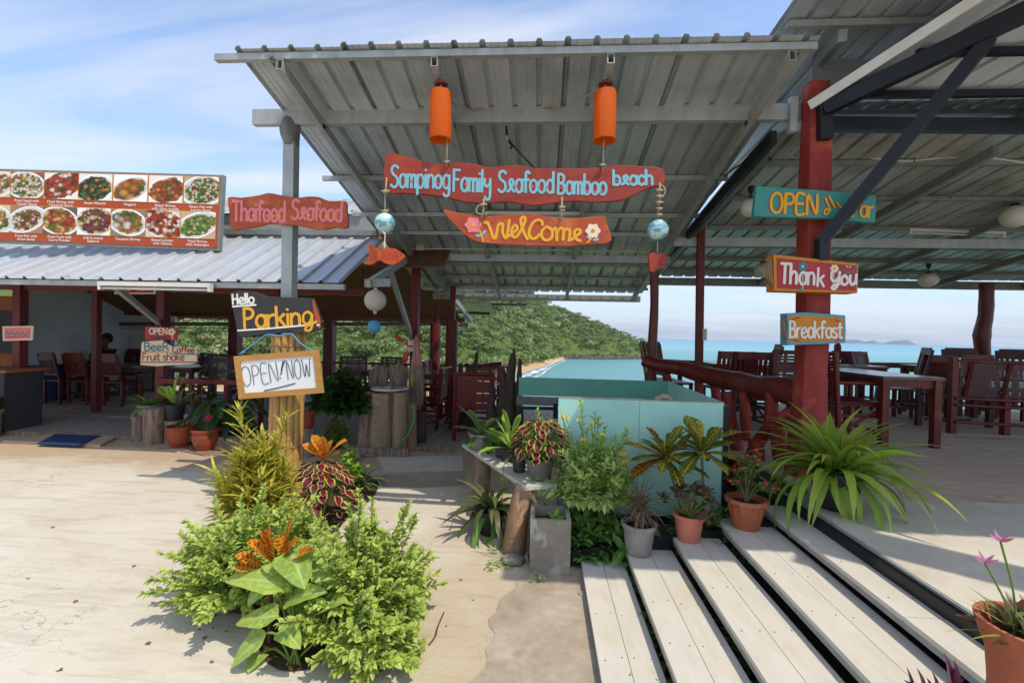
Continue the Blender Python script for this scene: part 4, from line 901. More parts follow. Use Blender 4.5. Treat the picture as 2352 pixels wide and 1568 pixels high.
# ------------------------------------------------------------------ hand lettering (single-stroke letters, painted as low relief)
GL = {
 'a': (5.6, "5,6 5,.4;5,4.6 3.6,6 1.6,5.5 .6,3 1.5,.6 3.3,0 5,1.6"), 'b': (5.6, ".7,10 .7,0;.7,4.4 2.2,6 4.2,5.4 5,3 4.2,.6 2.2,0 .7,1.6"),
 'c': (5.0, "4.6,5 3,6 1.3,5.2 .6,3 1.3,.8 3,0 4.7,1.1"), 'd': (5.8, "5,10 5,0;5,4.4 3.5,6 1.5,5.4 .6,3 1.5,.6 3.5,0 5,1.6"),
 'e': (5.4, ".6,2.7 3,3.0 4.6,4.2 4,5.7 2.5,6 1.1,5 .6,3 1.2,.8 3,0 5,1"), 'x': (5.6, ".4,.3 1.8,1.0 3.6,3.1 4.5,4.8 3.6,6.1 2.3,5.7 2,4.2 3.2,1.9 5.2,.2"),
 'f': (4.4, "4.4,9 3.5,10 2.3,9.6 1.9,8 1.9,0;.4,6 4,6"), 'g': (5.8, "5,6 5,-1.6 4.2,-3.3 2.4,-3.5 1,-2.4;5,4.6 3.6,6 1.6,5.5 .6,3 1.5,.6 3.3,0 5,1.6"),
 'h': (5.4, ".7,10 .7,0;.7,4 2.2,5.8 3.7,5.9 4.6,4.8 4.8,3.4 4.8,0"), 'i': (1.9, ".9,6 .9,0;.9,8 .9,8.4"), 'k': (5.2, ".7,10 .7,0;4.4,6 .9,2.9;2,3.8 4.7,0"),
 'l': (1.9, ".9,10 .9,0"), 'm': (7.2, ".7,6 .7,0;.7,4.4 1.9,5.9 3.1,5.6 3.5,4 3.5,0;3.5,4.4 4.7,5.9 5.9,5.6 6.3,4 6.3,0"), 'n': (5.4, ".7,6 .7,0;.7,4 2.1,5.8 3.6,5.8 4.6,4.4 4.7,0"),
 'o': (5.7, "2.8,6 1.1,5.1 .5,3 1.1,.9 2.8,0 4.5,.9 5.1,3 4.5,5.1 2.8,6"), 'p': (5.6, ".7,6 .7,-3;.7,4.4 2.2,6 4.2,5.4 5,3 4.2,.6 2.2,0 .7,1.6"), 'r': (4.2, ".7,6 .7,0;.7,3.6 1.9,5.5 3.7,6"),
 's': (4.8, "4.2,5.2 2.6,6 1,5.2 1.3,3.8 3.5,2.8 4.3,1.4 3,0 .7,.8"), 't': (4.2, "2,9 2,1.2 2.8,0 3.9,.4;.4,6.2 3.9,6.2"), 'u': (5.6, ".7,6 .7,2 1.6,.3 3.2,.3 4.7,2;4.8,6 4.8,0"),
 'w': (7.2, ".4,6 1.8,0 3.5,5 5.2,0 6.6,6"), 'y': (5.6, ".7,6 .9,3.4 2.4,2.4 4.5,3.8;4.8,6 4.8,-1.6 3.8,-3.4 2.2,-3.4 1.2,-2.2"),
 'S': (6.2, "5.6,8.8 3.8,10 1.6,9.4 1,7.6 2.2,5.9 4.4,4.8 5.4,3 4.8,.9 2.6,0 .5,1.2"), 'F': (5.8, ".9,10 .9,0;.9,9.7 5.2,9.7;.9,5.4 4.4,5.4"), 'B': (6.0, ".9,10 .9,0;.9,9.8 3.6,9.6 4.9,8 3.8,5.7 .9,5.2;.9,5.2 4.2,4.9 5.5,2.6 4.2,.3 .9,.1"),
 'W': (9.0, ".3,9.4 1.2,8.8 2.6,.4 4.5,6.6 4.8,6.6 6.4,.4 8.4,9.8"), 'C': (6.6, "6,8.4 4.4,9.9 2.3,9.3 .9,7 .7,4 1.6,1.2 3.6,0 5.8,1"), 'T': (6.4, ".4,9.8 6,9.8;3.1,9.8 3.1,0"), 'H': (6.4, ".9,10 .9,0;5.3,10 5.3,0;.9,5.2 5.3,5.2"),
 'P': (6.0, ".9,10 .9,0;.9,9.8 3.8,9.6 5.3,7.6 4.2,5.2 .9,4.6"), 'O': (7.2, "3.6,10 1.5,8.6 .7,5 1.5,1.4 3.6,0 5.7,1.4 6.5,5 5.7,8.6 3.6,10"), 'E': (5.6, "5,9.8 .9,9.8 .9,.2 5,.2;.9,5.2 4.2,5.2"), 'N': (6.8, ".8,0 .9,10 5.6,.2 5.7,10"),
 'Y': (6.2, ".4,10 3,5;5.6,10 1.6,0"), 'R': (6.0, ".9,10 .9,0;.9,9.8 3.8,9.6 5.2,7.6 4.2,5.4 .9,4.9;2.6,5 5.4,0"), '!': (2.6, "1.6,10 1.1,3;.9,.6 .9,.2"), ' ': (3.0, ""), 'j': (1, "")}
def surf(Yl, Yr, pl, pr):
    """depth as a function of the pixel column: a plank hung slightly turned"""
    A, B = P(pl, 770, Yl), P(pr, 770, Yr); n = Vector((B.y - A.y, -(B.x - A.x), 0))
    def f(px):
        d = ray(px, 770); return d.y * (A - CAM).dot(n) / d.dot(n)
    return f
def strokes(text):
    x = 0.0; out = []
    for ch in text:
        wd, s = GL[ch]
        for st in s.split(';'):
            if st.strip(): out.append([(x + float(a), float(b)) for a, b in (q.split(',') for q in st.split())])
        x += wd
    return out, x
def paint_strokes(name, polys, Yf, r, m, parent, lift=.002, smooth=True, nrm=Vector((0, -1, 0)), sub=4, ends=1.0, thick=.06):
    mb = MB()
    for pl in polys:
        p = cr(pl, sub) if smooth and len(pl) > 2 else pl
        pts = [P(a, b, Yf(a) - lift) for a, b in p]
        if len(pts) < 2: continue
        R_ = r * mpp(Yf(p[0][0])); t0 = (pts[0] - pts[1]); t1 = (pts[-1] - pts[-2])
        if t0.length < 1e-6 or t1.length < 1e-6: continue
        pts = [pts[0] + t0.normalized() * R_ * .5] + pts + [pts[-1] + t1.normalized() * R_ * .5]
        rs = [R_ * .62] + [R_ * RN.uniform(.92, 1.06) for _ in pts[1:-1]] + [R_ * .62]
        mb.tube(pts, rs, 6, True, flat=(nrm, thick))
    o = mb.build(name, m, parent, False); return o
def write(parent, text, x0, y0, x1, y1, h, r, m, Yf, lift=.003, slant=0.0, name='lettering', up=None, thick=.06):
    """text fitted on the baseline (x0,y0)-(x1,y1) in frame pixels, capital height h"""
    st, wd = strokes(text); polys = []; L = math.hypot(x1 - x0, y1 - y0); ux, uy = (x1 - x0) / L, (y1 - y0) / L; k = L / wd
    jit = 0
    for s in st: polys.append([(x0 + ux * a * k + uy * b * h / 10 + slant * b * h / 10, y0 + uy * a * k - ux * b * h / 10 + RN.uniform(-.15, .15)) for a, b in s])
    return paint_strokes(name, polys, Yf, r, m, parent, lift, thick=thick)
def board(name, outline, Yf, th, m, parent=None, label=None, cat=None, smooth=2, edge=None, group=None):
    o2 = cr(outline, smooth, True) if smooth else outline
    fr = [P(a, b, Yf(a)) for a, b in o2]
    mb = MB().prism(fr, (0, th, 0)); o = mb.build(name, m, parent, label=label, cat=cat, group=group); fixn(o); return o
def sign(name, outline, Yf, th, m, label, smooth=2):
    cx_ = sum(a for a, b in outline) / len(outline); by = max(b for a, b in outline)
    e = empty(name, P(cx_, by, Yf(cx_)), label, 'sign'); o = board('panel', outline, Yf, th, m, e, smooth=smooth)
    md = o.modifiers.new('bevel', 'BEVEL'); md.width = .004; md.segments = 2; md.limit_method = 'ANGLE'; md.angle_limit = math.radians(60); return o
def disc(name, px_, py_, rx_, ry_, Yf, m, parent, lift=.004, n=20, lob=0, amp=.0, rot=0.0, th=.002):
    pts = []
    for k in range(n):
        a = 2 * math.pi * k / n; q = 1 + amp * math.cos(lob * a); x_, y_ = rx_ * q * math.cos(a), ry_ * q * math.sin(a)
        pts.append(P(px_ + x_ * math.cos(rot) - y_ * math.sin(rot), py_ + x_ * math.sin(rot) + y_ * math.cos(rot), Yf(px_) - lift))
    return fixn(MB().prism(pts, (0, th, 0)).build(name, m, parent))
def flower(parent, x_, y_, r_, Yf, mp_, mc, petals=6): 
    disc('flower_petals', x_, y_, r_, r_, Yf, mp_, parent, .005, 48, petals, .11); disc('flower_centre', x_, y_, r_ * .26, r_ * .26, Yf, mc, parent, .0075, 14)
MM = MATS
# main board
HYs = 3.45; yf = surf(HYs, HYs - .02, 880, 1530)
out = [(886, 355), (908, 354), (935, 359), (960, 367), (992, 375), (1029, 376), (1060, 373), (1098, 378), (1129, 385), (1185, 378), (1223, 386), (1285, 386), (1317, 387), (1388, 384), (1417, 379), (1476, 382), (1522, 387), (1527, 417), (1516, 426), (1487, 432), (1461, 446), (1440, 455), (1420, 461), (1361, 464), (1318, 461), (1268, 466), (1224, 472), (1193, 467), (1161, 463), (1130, 466), (1068, 464), (1036, 455), (974, 446), (927, 443), (884, 436)]
sg = sign('restaurant_sign', out, yf, .035, MM['sign_wood'], 'long wavy red-brown plank with light blue hand-painted restaurant name')
cb_ = MM['paint_blue']
write(sg, 'Sampinog', 896, 430, 1034, 433, 50, 3.3, cb_, yf); write(sg, 'Family', 1039, 439, 1128, 441, 50, 3.4, cb_, yf)
write(sg, 'Sxafood', 1143, 441, 1273, 443, 48, 3.5, cb_, yf); write(sg, 'Bamboo', 1279, 445, 1394, 447, 46, 3.5, cb_, yf); write(sg, 'bxach', 1407, 425, 1500, 424, 34, 3.6, cb_, yf)
for x_, y_ in ((946, 416), (1008, 422), (1022, 424), (1070, 424), (1186, 427), (1224, 429), (1240, 429), (1257, 430), (1292, 410), (1290, 431), (1312, 436), (1350, 439), (1367, 440), (1382, 440), (1416, 415), (1449, 416)): disc('letter_dot', x_, y_, 3.0, 2.8, yf, MM['paint_pinkred'], sg, .006, 10)
# welcome board
yw = surf(3.44, 3.40, 1017, 1405)
out = [(1017, 483), (1043, 486), (1080, 493), (1124, 496), (1161, 493), (1193, 493), (1224, 491), (1255, 497), (1302, 502), (1349, 499), (1390, 496), (1392, 509), (1405, 553), (1365, 560), (1302, 565), (1224, 564), (1161, 561), (1111, 557), (1080, 547), (1049, 521)]
sw = sign('welcome_sign', out, yw, .03, MM['sign_wood_orange'], 'pointed orange-red plank with yellow welcome lettering and two painted flowers')
cy = MM['paint_yellow']
paint_strokes('lettering', [[(1113, 512), (1119, 511), (1124, 520), (1132, 543), (1138, 546), (1144, 520), (1148, 514), (1155, 516), (1154, 530), (1158, 543), (1164, 544), (1170, 505)], [(1168, 543), (1178, 535), (1188, 526), (1186, 518), (1179, 520), (1175, 532), (1180, 545), (1190, 540), (1202, 518), (1207, 503), (1202, 499), (1196, 506), (1202, 530), (1212, 550)], [(1246, 517), (1245, 509), (1236, 505), (1224, 512), (1215, 532), (1220, 547), (1232, 546), (1239, 538)],
    [(1255, 521), (1245, 530), (1245, 545), (1256, 552), (1267, 545), (1268, 529), (1257, 521)], [(1272, 527), (1278, 525), (1279, 552)], [(1279, 533), (1287, 524), (1294, 528), (1293, 551)], [(1294, 533), (1302, 526), (1309, 531), (1307, 553)], [(1312, 551), (1322, 543), (1333, 534), (1330, 527), (1322, 529), (1319, 540), (1325, 550), (1334, 553)]], yw, 3.9, cy, sw, .004)
flower(sw, 1087, 516, 18, yw, MM['paint_pink'], cy); flower(sw, 1362, 530, 16, yw, MM['paint_cream'], MM['paint_orange'])
paint_strokes('flower_stem', [[(1101, 528), (1107, 543), (1110, 555)], [(1361, 545), (1354, 552), (1348, 558)]], yw, 2.2, cy, sw, .004)
for x_, y_, r_ in ((1112, 534, -1.0), (1099, 541, .1), (1353, 546, .5), (1369, 550, -.2)): disc('painted_leaf', x_, y_, 7, 3.4, yw, MM['paint_ltblue'], sw, .0045, 12, rot=r_)
# thaifood board on the post
yt = surf(3.95, 3.93, 523, 800)
out = [(523, 453), (552, 454), (596, 448), (615, 443), (640, 447), (677, 454), (709, 451), (734, 453), (756, 462), (793, 462), (796, 480), (799, 523), (771, 522), (746, 527), (715, 525), (677, 517), (640, 515), (615, 514), (593, 520), (552, 526), (531, 527), (527, 490)]
s3 = sign('food_sign', out, yt, .03, MM['sign_wood_orange'], 'orange-red plank with pink seafood lettering high on the steel post')
write(s3, 'Thaifood', 533, 507, 656, 509, 46, 3.9, MM['paint_pink'], yt); write(s3, 'Sxafood', 668, 503, 786, 509, 44, 3.9, MM['paint_pink'], yt)
for x_, y_ in ((582, 495), (614, 496), (628, 496), (642, 497), (697, 490), (710, 495), (735, 497), (750, 497), (767, 497)): disc('letter_dot', x_, y_, 3.0, 3.0, yt, cy, s3, .006, 10)
# hello parking
yp = surf(3.9, 3.88, 527, 736)
out = [(527, 673), (545, 668), (565, 668), (584, 670), (609, 680), (640, 682), (718, 685), (727, 706), (736, 737), (734, 756), (709, 764), (665, 761), (631, 767), (599, 768), (556, 775), (548, 768), (543, 753), (534, 706)]
s4 = sign('parking_sign', out, yp, .04, MM['board_black'], 'black board with white and yellow parking lettering on the steel post', 1)
board('bare_edge', [(718, 685.5), (727, 706), (736, 737), (734, 755), (724, 735), (719, 706)], lambda p: yp(p) - .003, .002, MM['sign_wood_orange'], s4)
write(s4, 'Hello', 533, 699, 585, 696, 23, 2.6, MM['paint_white'], yp); paint_strokes('underline', [[(534, 704), (560, 702), (588, 700)], [(546, 759), (620, 754), (700, 747)], [(728, 747), (733, 746)]], yp, 2.4, MM['paint_white'], s4, .004)
write(s4, 'Parkin', 558, 754, 692, 747, 46, 4.2, cy, yp)
paint_strokes('lettering', [[(716, 722), (706, 716), (697, 724), (697, 738), (705, 744), (714, 736), (716, 722), (717, 745), (712, 758), (702, 758), (704, 750), (716, 744), (727, 738)]], yp, 3.6, cy, s4, .004)
# whiteboard
yo = surf(3.80, 3.79, 536, 742)
s5 = empty('whiteboard', P(640, 917, 3.8), 'small gold-framed whiteboard with handwritten opening notice hung on the bamboo', 'sign')
cs = [(536, 818), (730, 803), (742, 902), (548, 917)]; ci = [(551, 830), (719, 817), (727, 890), (561, 903)]
board('writing_surface', ci, lambda p: yo(p) + .01, .008, MM['whiteboard'], s5, smooth=0)
for k in range(4): board('frame_bar', [cs[k], cs[(k + 1) % 4], ci[(k + 1) % 4], ci[k]], lambda p: yo(p), .025, MM['frame_gold'], s5, smooth=0)
nv = MM['paint_navy']; yi = lambda p: yo(p) + .008
write(s5, 'OPEN', 556, 888, 643, 876, 46, 1.0, nv, yi, .002); write(s5, 'NOW', 660, 872, 717, 866, 44, 1.0, nv, yi, .002)
paint_strokes('lettering', [[(655, 828), (650, 838), (645, 860)], [(650, 828), (646, 850)], [(643, 867), (644, 869)], [(607, 897), (640, 890), (678, 880)]], yi, 1.5, MM['paint_darkblue'], s5, .002)
MB().tube(cr([P(549, 814, 3.8), P(575, 795, 3.85), P(605, 773, 3.87), P(618, 768, 3.87), P(640, 771, 3.87), P(660, 767, 3.87), P(672, 768, 3.87), P(690, 788, 3.86), P(716, 804, 3.8)], 4), .006, 6).build('hanging_cord', MM['rope_blue'], s5, True)
# signs on the red column
yc = surf(3.74, 3.70, 1731, 2013)
s6 = sign('opening_sign', [(1738, 427), (1870, 436), (1960, 443), (2010, 449), (2013, 452), (2011, 508), (2005, 511), (1900, 502), (1731, 497)], yc, .05, MM['board_teal'], 'weathered teal plank with yellow-red opening lettering on the red column', 0)
for dx, mm, lf in ((-2.4, MM['paint_red'], .002), (0, MM['paint_yellow'], .006)):
    write(s6, 'OPEN', 1767 + dx, 488, 1880 + dx, 494, 46, 3.6, mm, yc, lf); write(s6, 'ar', 1974 + dx, 498, 2006 + dx, 500, 42, 2.8, mm, yc, lf)
    paint_strokes('lettering', [[(1922 + dx, 464), (1930 + dx, 476), (1938 + dx, 476)], [(1946 + dx, 468), (1938 + dx, 482), (1930 + dx, 494)], [(1962 + dx, 488), (1954 + dx, 480), (1948 + dx, 488), (1954 + dx, 497), (1962 + dx, 495)], [(1897 + dx, 480), (1893 + dx, 490), (1900 + dx, 492), (1904 + dx, 482), (1897 + dx, 480)], [(1896 + dx, 455), (1902 + dx, 470), (1908 + dx, 484)], [(1904 + dx, 450), (1911 + dx, 464), (1918 + dx, 478)]], yc, 2.4, mm, s6, lf)
yk = surf(3.72, 3.66, 1765, 1972)
s7 = sign('thank_you_sign', [(1777, 584), (1880, 595), (1972, 605), (1970, 673), (1850, 670), (1778, 668)], yk, .13, MM['board_orange'], 'red block sign with orange edge and white thank-you lettering on the column', 0)
board('painted_face', [(1784, 592), (1880, 602), (1968, 611), (1966, 668), (1850, 665), (1785, 662)], lambda p: yk(p) - .002, .0015, MM['board_red'], s7, smooth=0)
wpt = MM['paint_white']
write(s7, 'Th', 1791, 650, 1831, 652, 46, 3.5, wpt, yk, .006); write(s7, 'an', 1834, 653, 1872, 654, 46, 3.0, wpt, yk, .006); write(s7, 'k', 1875, 657, 1894, 658, 42, 3.0, wpt, yk, .006)
paint_strokes('lettering', [[(1911, 624), (1910, 640), (1917, 646), (1926, 638)], [(1929, 624), (1926, 645), (1922, 658), (1916, 664), (1911, 660), (1918, 654), (1930, 651)], [(1941, 632), (1933, 640), (1935, 652), (1943, 653), (1948, 643), (1941, 632)], [(1953, 632), (1953, 648), (1959, 654), (1965, 646)], [(1967, 630), (1966, 652)]], yk, 3.3, wpt, s7, .006)
flower(s7, 1844, 612, 10, yk, MM['paint_tealdark'], wpt, 5); flower(s7, 1917, 617, 9, yk, MM['paint_cream'], MM['paint_orange'], 6)
paint_strokes('flower_stem', [[(1844, 622), (1844, 664)], [(1916, 626), (1913, 664)]], yk, .8, wpt, s7, .004)
paint_strokes('painted_smile', [[(1934, 614), (1940, 623), (1950, 626), (1960, 622), (1964, 616)]], yk, 1.6, MM['paint_tealdark'], s7, .004); paint_strokes('painted_eyes', [[(1944, 612), (1947, 612)], [(1951, 613), (1954, 613)]], yk, 1.4, wpt, s7, .004)
disc('painted_leaf', 1840, 664, 7, 3, yk, MM['paint_tealdark'], s7, .005, 10)
o = autosmooth(MB().tube([P(1779, 626, 3.74), P(1767, 628, 3.76)], [.125, .10], 14, flat=(Vector((0, 1, 0)), .45)).build('bark_end', MM['log_leg'], s7), 40)
yb = surf(3.73, 3.69, 1800, 1942)
s8 = sign('breakfast_sign', [(1808, 719), (1850, 717), (1942, 724), (1943, 760), (1942, 787), (1890, 790), (1808, 793)], yb, .11, MM['board_blue'], 'orange block sign with light blue edge and white breakfast lettering', 0)
board('painted_face', [(1813, 725), (1850, 724), (1937, 730), (1937, 781), (1813, 786)], lambda p: yb(p) - .002, .0015, MM['board_orange'], s8, smooth=0)
write(s8, 'Brxakfast'.replace('x', 'e'), 1812, 775, 1935, 776, 38, 2.6, wpt, yb, .006)
for sq_ in ([(1816, 736), (1822, 733), (1828, 731), (1836, 729)], [(1817, 777), (1823, 780), (1830, 782), (1834, 784)], [(1918, 734), (1924, 737), (1930, 739)], [(1920, 783), (1926, 780), (1933, 778)]): paint_strokes('painted_squiggle', [sq_], yb, 1.6, MM['paint_red'], s8, .004)
o = autosmooth(MB().tube([P(1809, 755, 3.75), P(1802, 756, 3.76)], [.105, .085], 14, flat=(Vector((0, 1, 0)), .45)).build('bark_end', MM['log_leg'], s8), 40)
# signs in the left hall
y9 = lambda p: 6.30
s9 = sign('wifi_sign', [(333, 750), (406, 752), (406, 781), (333, 780)], y9, .02, MM['coke_red'], 'small red board with white opening lettering on a hall post', 0)
write(s9, 'OPEN', 342, 767, 385, 768, 14, 1.7, wpt, y9, .004); write(s9, 'FreeWifi', 346, 779, 388, 779.5, 9, 1.0, MM['paint_navy'], y9, .004); flower(s9, 394, 762, 8, y9, MM['paint_cream'], MM['paint_red'], 5); paint_strokes('flower_stem', [[(395, 769), (397, 779)]], y9, 1.3, MM['paint_cream'], s9, .004)
s10 = sign('drinks_sign', [(325, 786), (345, 783), (372, 781), (387, 790), (395, 795), (430, 797), (452, 800), (452, 832), (440, 836), (400, 838), (360, 841), (322, 838)], lambda p: 6.28, .02, MM['paint_cream'], 'cream ragged board listing beer, coffee and fruit shake', 0)
y10 = lambda p: 6.28
write(s10, 'BeeR', 330, 805, 388, 804, 18, 1.8, MM['paint_tealdark'], y10, .004); write(s10, 'Coffee', 395, 809, 447, 811, 15, 1.5, MM['paint_red'], y10, .004); write(s10, 'Fruit shake', 326, 828, 424, 827, 17, 1.5, MM['paint_brown'], y10, .004)
for pl_, mm in (([(324, 808), (388, 808)], 'paint_orange'), ([(390, 812), (451, 814)], 'paint_tealdark'), ([(322, 832), (450, 831)], 'paint_red')): paint_strokes('underline', [pl_], y10, 1.5, MM[mm], s10, .004)
s11 = sign('hall_sign', [(5, 749), (76, 748), (74, 781), (6, 783)], lambda p: 6.3, .02, MM['paint_cream'], 'small orange board with cream border and faded lettering on the hall post', 0)
board('painted_face', [(10, 753), (71, 752), (69, 777), (10, 779)], lambda p: 6.297, .002, MM['paint_pink'], s11, smooth=0); paint_strokes('lettering', [[(14, 769), (18, 762), (22, 768), (27, 762), (33, 769), (38, 764), (44, 768), (52, 763), (58, 769), (66, 762)]], lambda p: 6.297, 1.4, MM['paint_tealdark'], s11, .002); paint_strokes('underline', [[(12, 774), (68, 772)]], lambda p: 6.297, 1.0, MM['paint_red'], s11, .002)
ck = empty('drinks_sign', P(310, 672, 7.2), 'red soft-drink advertising panel hanging behind the eave lamp', 'sign')
for x0, x1 in ((268, 306), (309, 350)): board('panel', [(x0, 657), (x1, 657), (x1, 671), (x0, 671)], lambda p: 6.33, .02, MM['coke_red'], ck, smooth=0); paint_strokes('lettering', [[(x0 + 10, 667), (x0 + 14, 664), (x0 + 18, 667), (x0 + 22, 664), (x0 + 27, 667), (x0 + 31, 664)]], lambda p: 6.33, .9, wpt, ck, .004)
board('frame_bar', [(262, 672), (356, 672), (356, 675), (262, 675)], lambda p: 6.33, .02, MM['lamp_white'], ck, smooth=0); board('frame_bar', [(353, 656), (357, 656), (357, 675), (353, 675)], lambda p: 6.325, .02, MM['lamp_white'], ck, smooth=0)
# starfish sign by the sink
y12 = lambda p: 6.78
s12 = sign('washing_sign', [(905, 770), (912, 768), (925, 778), (935, 780), (946, 778), (957, 775), (964, 765), (970, 768), (970, 780), (964, 790), (964, 800), (970, 806), (970, 812), (963, 812), (952, 804), (944, 806), (938, 818), (932, 835), (924, 836), (922, 826), (930, 806), (934, 798), (928, 786), (914, 782)], y12, .02, MM['sign_wood_orange'], 'brown star-shaped board with white hand-washing lettering on the thin red post')
write(s12, 'Wash', 936, 793, 966, 794, 14, 1.3, wpt, y12, .004); write(s12, 'hand', 933, 806, 962, 806, 13, 1.3, wpt, y12, .004); paint_strokes('painted_stripe', [[(927, 786), (936, 778)], [(932, 806), (942, 807)]], y12, 1.4, MM['paint_ltblue'], s12, .004)
# ------------------------------------------------------------------ menu board
ym = surf(5.38, 5.70, 0, 510)
mn = empty('menu_board', P(250, 570, 5.8), 'wide orange menu board of food pictures above the corrugated hall roof', 'menu board')
def mb_top(x_): return 388 + (402 - 388) * x_ / 513
def mb_bot(x_): return 557 + (575 - 557) * x_ / 503
XL = -330
board('backing', [(XL, mb_top(XL)), (513, 402), (503, 576), (XL, mb_bot(XL))], lambda p: ym(p) + .012, .06, MM['galv_dark'], mn, smooth=0)
mp0 = board('print', [(XL + 6, mb_top(XL) + 5), (506, 406), (497, 570), (XL + 6, mb_bot(XL) - 5)], lambda p: ym(p) + .006, .004, mat('menu_orange', 'b04a22', 'a6421d', 3, .5), mn, smooth=0)
def dish(name, bg, plate, cs_, pr, fr_, sc_):
    t = NT(name); tcn = t.n('ShaderNodeUVMap', uv_map='UVMap'); sp = t.n('ShaderNodeSeparateXYZ'); t.l(tcn.outputs[0], sp.inputs[0])
    dx = t.math('SUBTRACT', sp.outputs[0], .5 + RN.uniform(-.06, .06)); dy = t.math('SUBTRACT', sp.outputs[1], .48 + RN.uniform(-.05, .05)); dx = t.math('ADD', dx, t.math('MULTIPLY', dy, RN.uniform(-.5, .5)))
    d = t.math('SQRT', t.math('ADD', t.math('MULTIPLY', dx, dx), t.math('MULTIPLY', t.math('MULTIPLY', dy, dy), 1.25)))
    mp_ = t.n('ShaderNodeMapping'); t.l(tcn.outputs[0], mp_.inputs[0]); mp_.inputs['Location'].default_value = (RN.random() * 20, RN.random() * 20, 0)
    n = t.noise(mp_.outputs[0], 4, 4, .6); vo = t.n('ShaderNodeTexVoronoi'); vo.inputs['Scale'].default_value = sc_; vo.inputs['Randomness'].default_value = 1; t.l(mp_.outputs[0], vo.inputs['Vector'])
    vs = t.n('ShaderNodeSeparateXYZ'); t.l(vo.outputs['Color'], vs.inputs[0])
    rr = t.n('ShaderNodeValToRGB'); rr.color_ramp.interpolation = 'CONSTANT'; e = rr.color_ramp.elements; e[0].position = 0; e[0].color = (*lin(cs_[0]), 1); e[1].position = .4; e[1].color = (*lin(cs_[1]), 1); q = e.new(.7); q.color = (*lin(cs_[2]), 1); q = e.new(.87); q.color = (*lin(cs_[3 % len(cs_)]), 1); t.l(vs.outputs[0], rr.inputs[0])
    food = t.mix(t.math('MULTIPLY', vo.outputs['Distance'], .9), rr.outputs[0], (.05, .02, .01))
    pr *= 1.22; fr_ *= 1.22; c = t.mix(t.ramp(d, pr, pr + .02), lin(plate), lin(bg)); c = t.mix(t.ramp(d, pr - .05, pr - .035), lin('cfcac2'), c)
    f = t.ramp(t.math('ADD', d, t.math('MULTIPLY', t.math('SUBTRACT', n, .5), .35)), fr_, fr_ + .02, (1, 1, 1), (0, 0, 0)); c = t.mix(f, c, food)
    return t.done(t.bsdf(c, .35, 0, None, .3))
G1, R1, W1, Y1, B1 = '4a7a2a', 'a8341c', 'e8dfcc', 'd8a040', '2a2a24'
DS = [[('c8b8a8', 'e8e6e0', ('c88a40', W1, G1, 'b06030'), .5, .38, 9)] * 2,
      [('8a5a3a', 'ece8e2', (W1, G1, 'd8a848', 'b8642a'), .5, .42, 11), ('a07a58', 'e4e6ea', ('b06a30', W1, G1, '8a2a1c'), .46, .34, 12)],
      [('e6dcd0', 'f0eeea', (R1, 'c04a28', W1, G1), .55, .5, 8), ('5a5a50', 'ece8e0', ('c8641e', 'd8b060', 'b03a20', G1), .48, .42, 8)],
      [('dfe0da', 'f0eee8', (B1, G1, '3a3a30', 'd88a30'), .5, .42, 9), ('e6e4e0', 'f2f0ec', ('7a2a4a', 'd8c090', '8a4a20', '5a6a20'), .52, .42, 9)],
      [('f0eee8', 'f4f2ee', ('c07a28', 'a8601c', 'd09a4a', G1), .46, .36, 5), ('8a7a68', 'f0eee8', ('c89048', 'b07830', W1, G1), .46, .38, 6)],
      [('e8e0d4', 'f0ece4', ('b0602a', 'a04a20', 'd09050', '2a6a30'), .46, .42, 9), ('cfc4b4', 'e8e2d8', ('b03a20', W1, 'd88a40', '6a1a14'), .55, .5, 8)],
      [('b0a08c', 'f2f2ee', (G1, 'e0d8b8', 'c8c890', 'a02a1c'), .52, .42, 12), ('c0a884', 'f4f2ee', ('4a8a2a', '6a9a30', 'd8a080', 'e0c8a0'), .48, .38, 12)]]
cols_ = [(-50, 24), (26, 101), (103, 180), (182, 258), (262, 339), (343, 420), (424, 503)]
def uvquad(name, q, Yf, m, parent, th=.003):
    V = [P(a, b, Yf(a)) for a, b in q]; o = meshobj(name, V + [v + Vector((0, th, 0)) for v in V], [(0, 1, 2, 3), (0, 4, 5, 1), (1, 5, 6, 2), (2, 6, 7, 3), (3, 7, 4, 0)], m, parent, uv=np.array([(0, 1), (1, 1), (1, 0), (0, 0)] * 2), rnd=np.zeros((8, 2))); return o
tops = [(470, 543), ]
def row(x_, k):        # top and bottom of picture rows at column x_
    f = x_ / 510.0
    return ((394 + 13 * f, 452 + 18 * f) if k == 0 else (471 + 17 * f, 533 + 16 * f))
caps = [[None, None], [('Fried Squid with', 'Oyster Sauce'), ('Fried Fish with', 'three tastes')], [('Fried Shrimp with', 'Tamarind Sauce'), ('Fried Carb with', 'Curry Powder')], [('Steam Mussels',), ('B.B.Q mixed', 'Seafood')], [('Nuggets',), ('Tempura Shrimp',)], [('Baked Shrimp', 'with Glass noodle'), ('Baked Lobster', 'with Cheese')], [('Steam Fish with', 'Lemon Sauce'), ('Fried Shrimp', 'with Asparagus')]]
def caption(txt, xc, yc_, h, Yf, m, parent):
    cu = bpy.data.curves.new('caption', 'FONT'); cu.body = txt; cu.align_x = 'CENTER'; cu.size = 1; cu.offset = .012; cu.resolution_u = 2; ob = bpy.data.objects.new('caption', cu); COL.objects.link(ob)
    bpy.context.view_layer.update(); me = bpy.data.meshes.new_from_object(ob); bpy.data.objects.remove(ob); bpy.data.curves.remove(cu)
    V = [P(xc + v.co.x * h, yc_ + (v.co.x * h) * .03 - v.co.y * h, Yf(xc + v.co.x * h) - .003) for v in me.vertices]; Fc = [tuple(p.vertices) for p in me.polygons]; bpy.data.meshes.remove(me)
    meshobj('caption', V, Fc, m, parent)
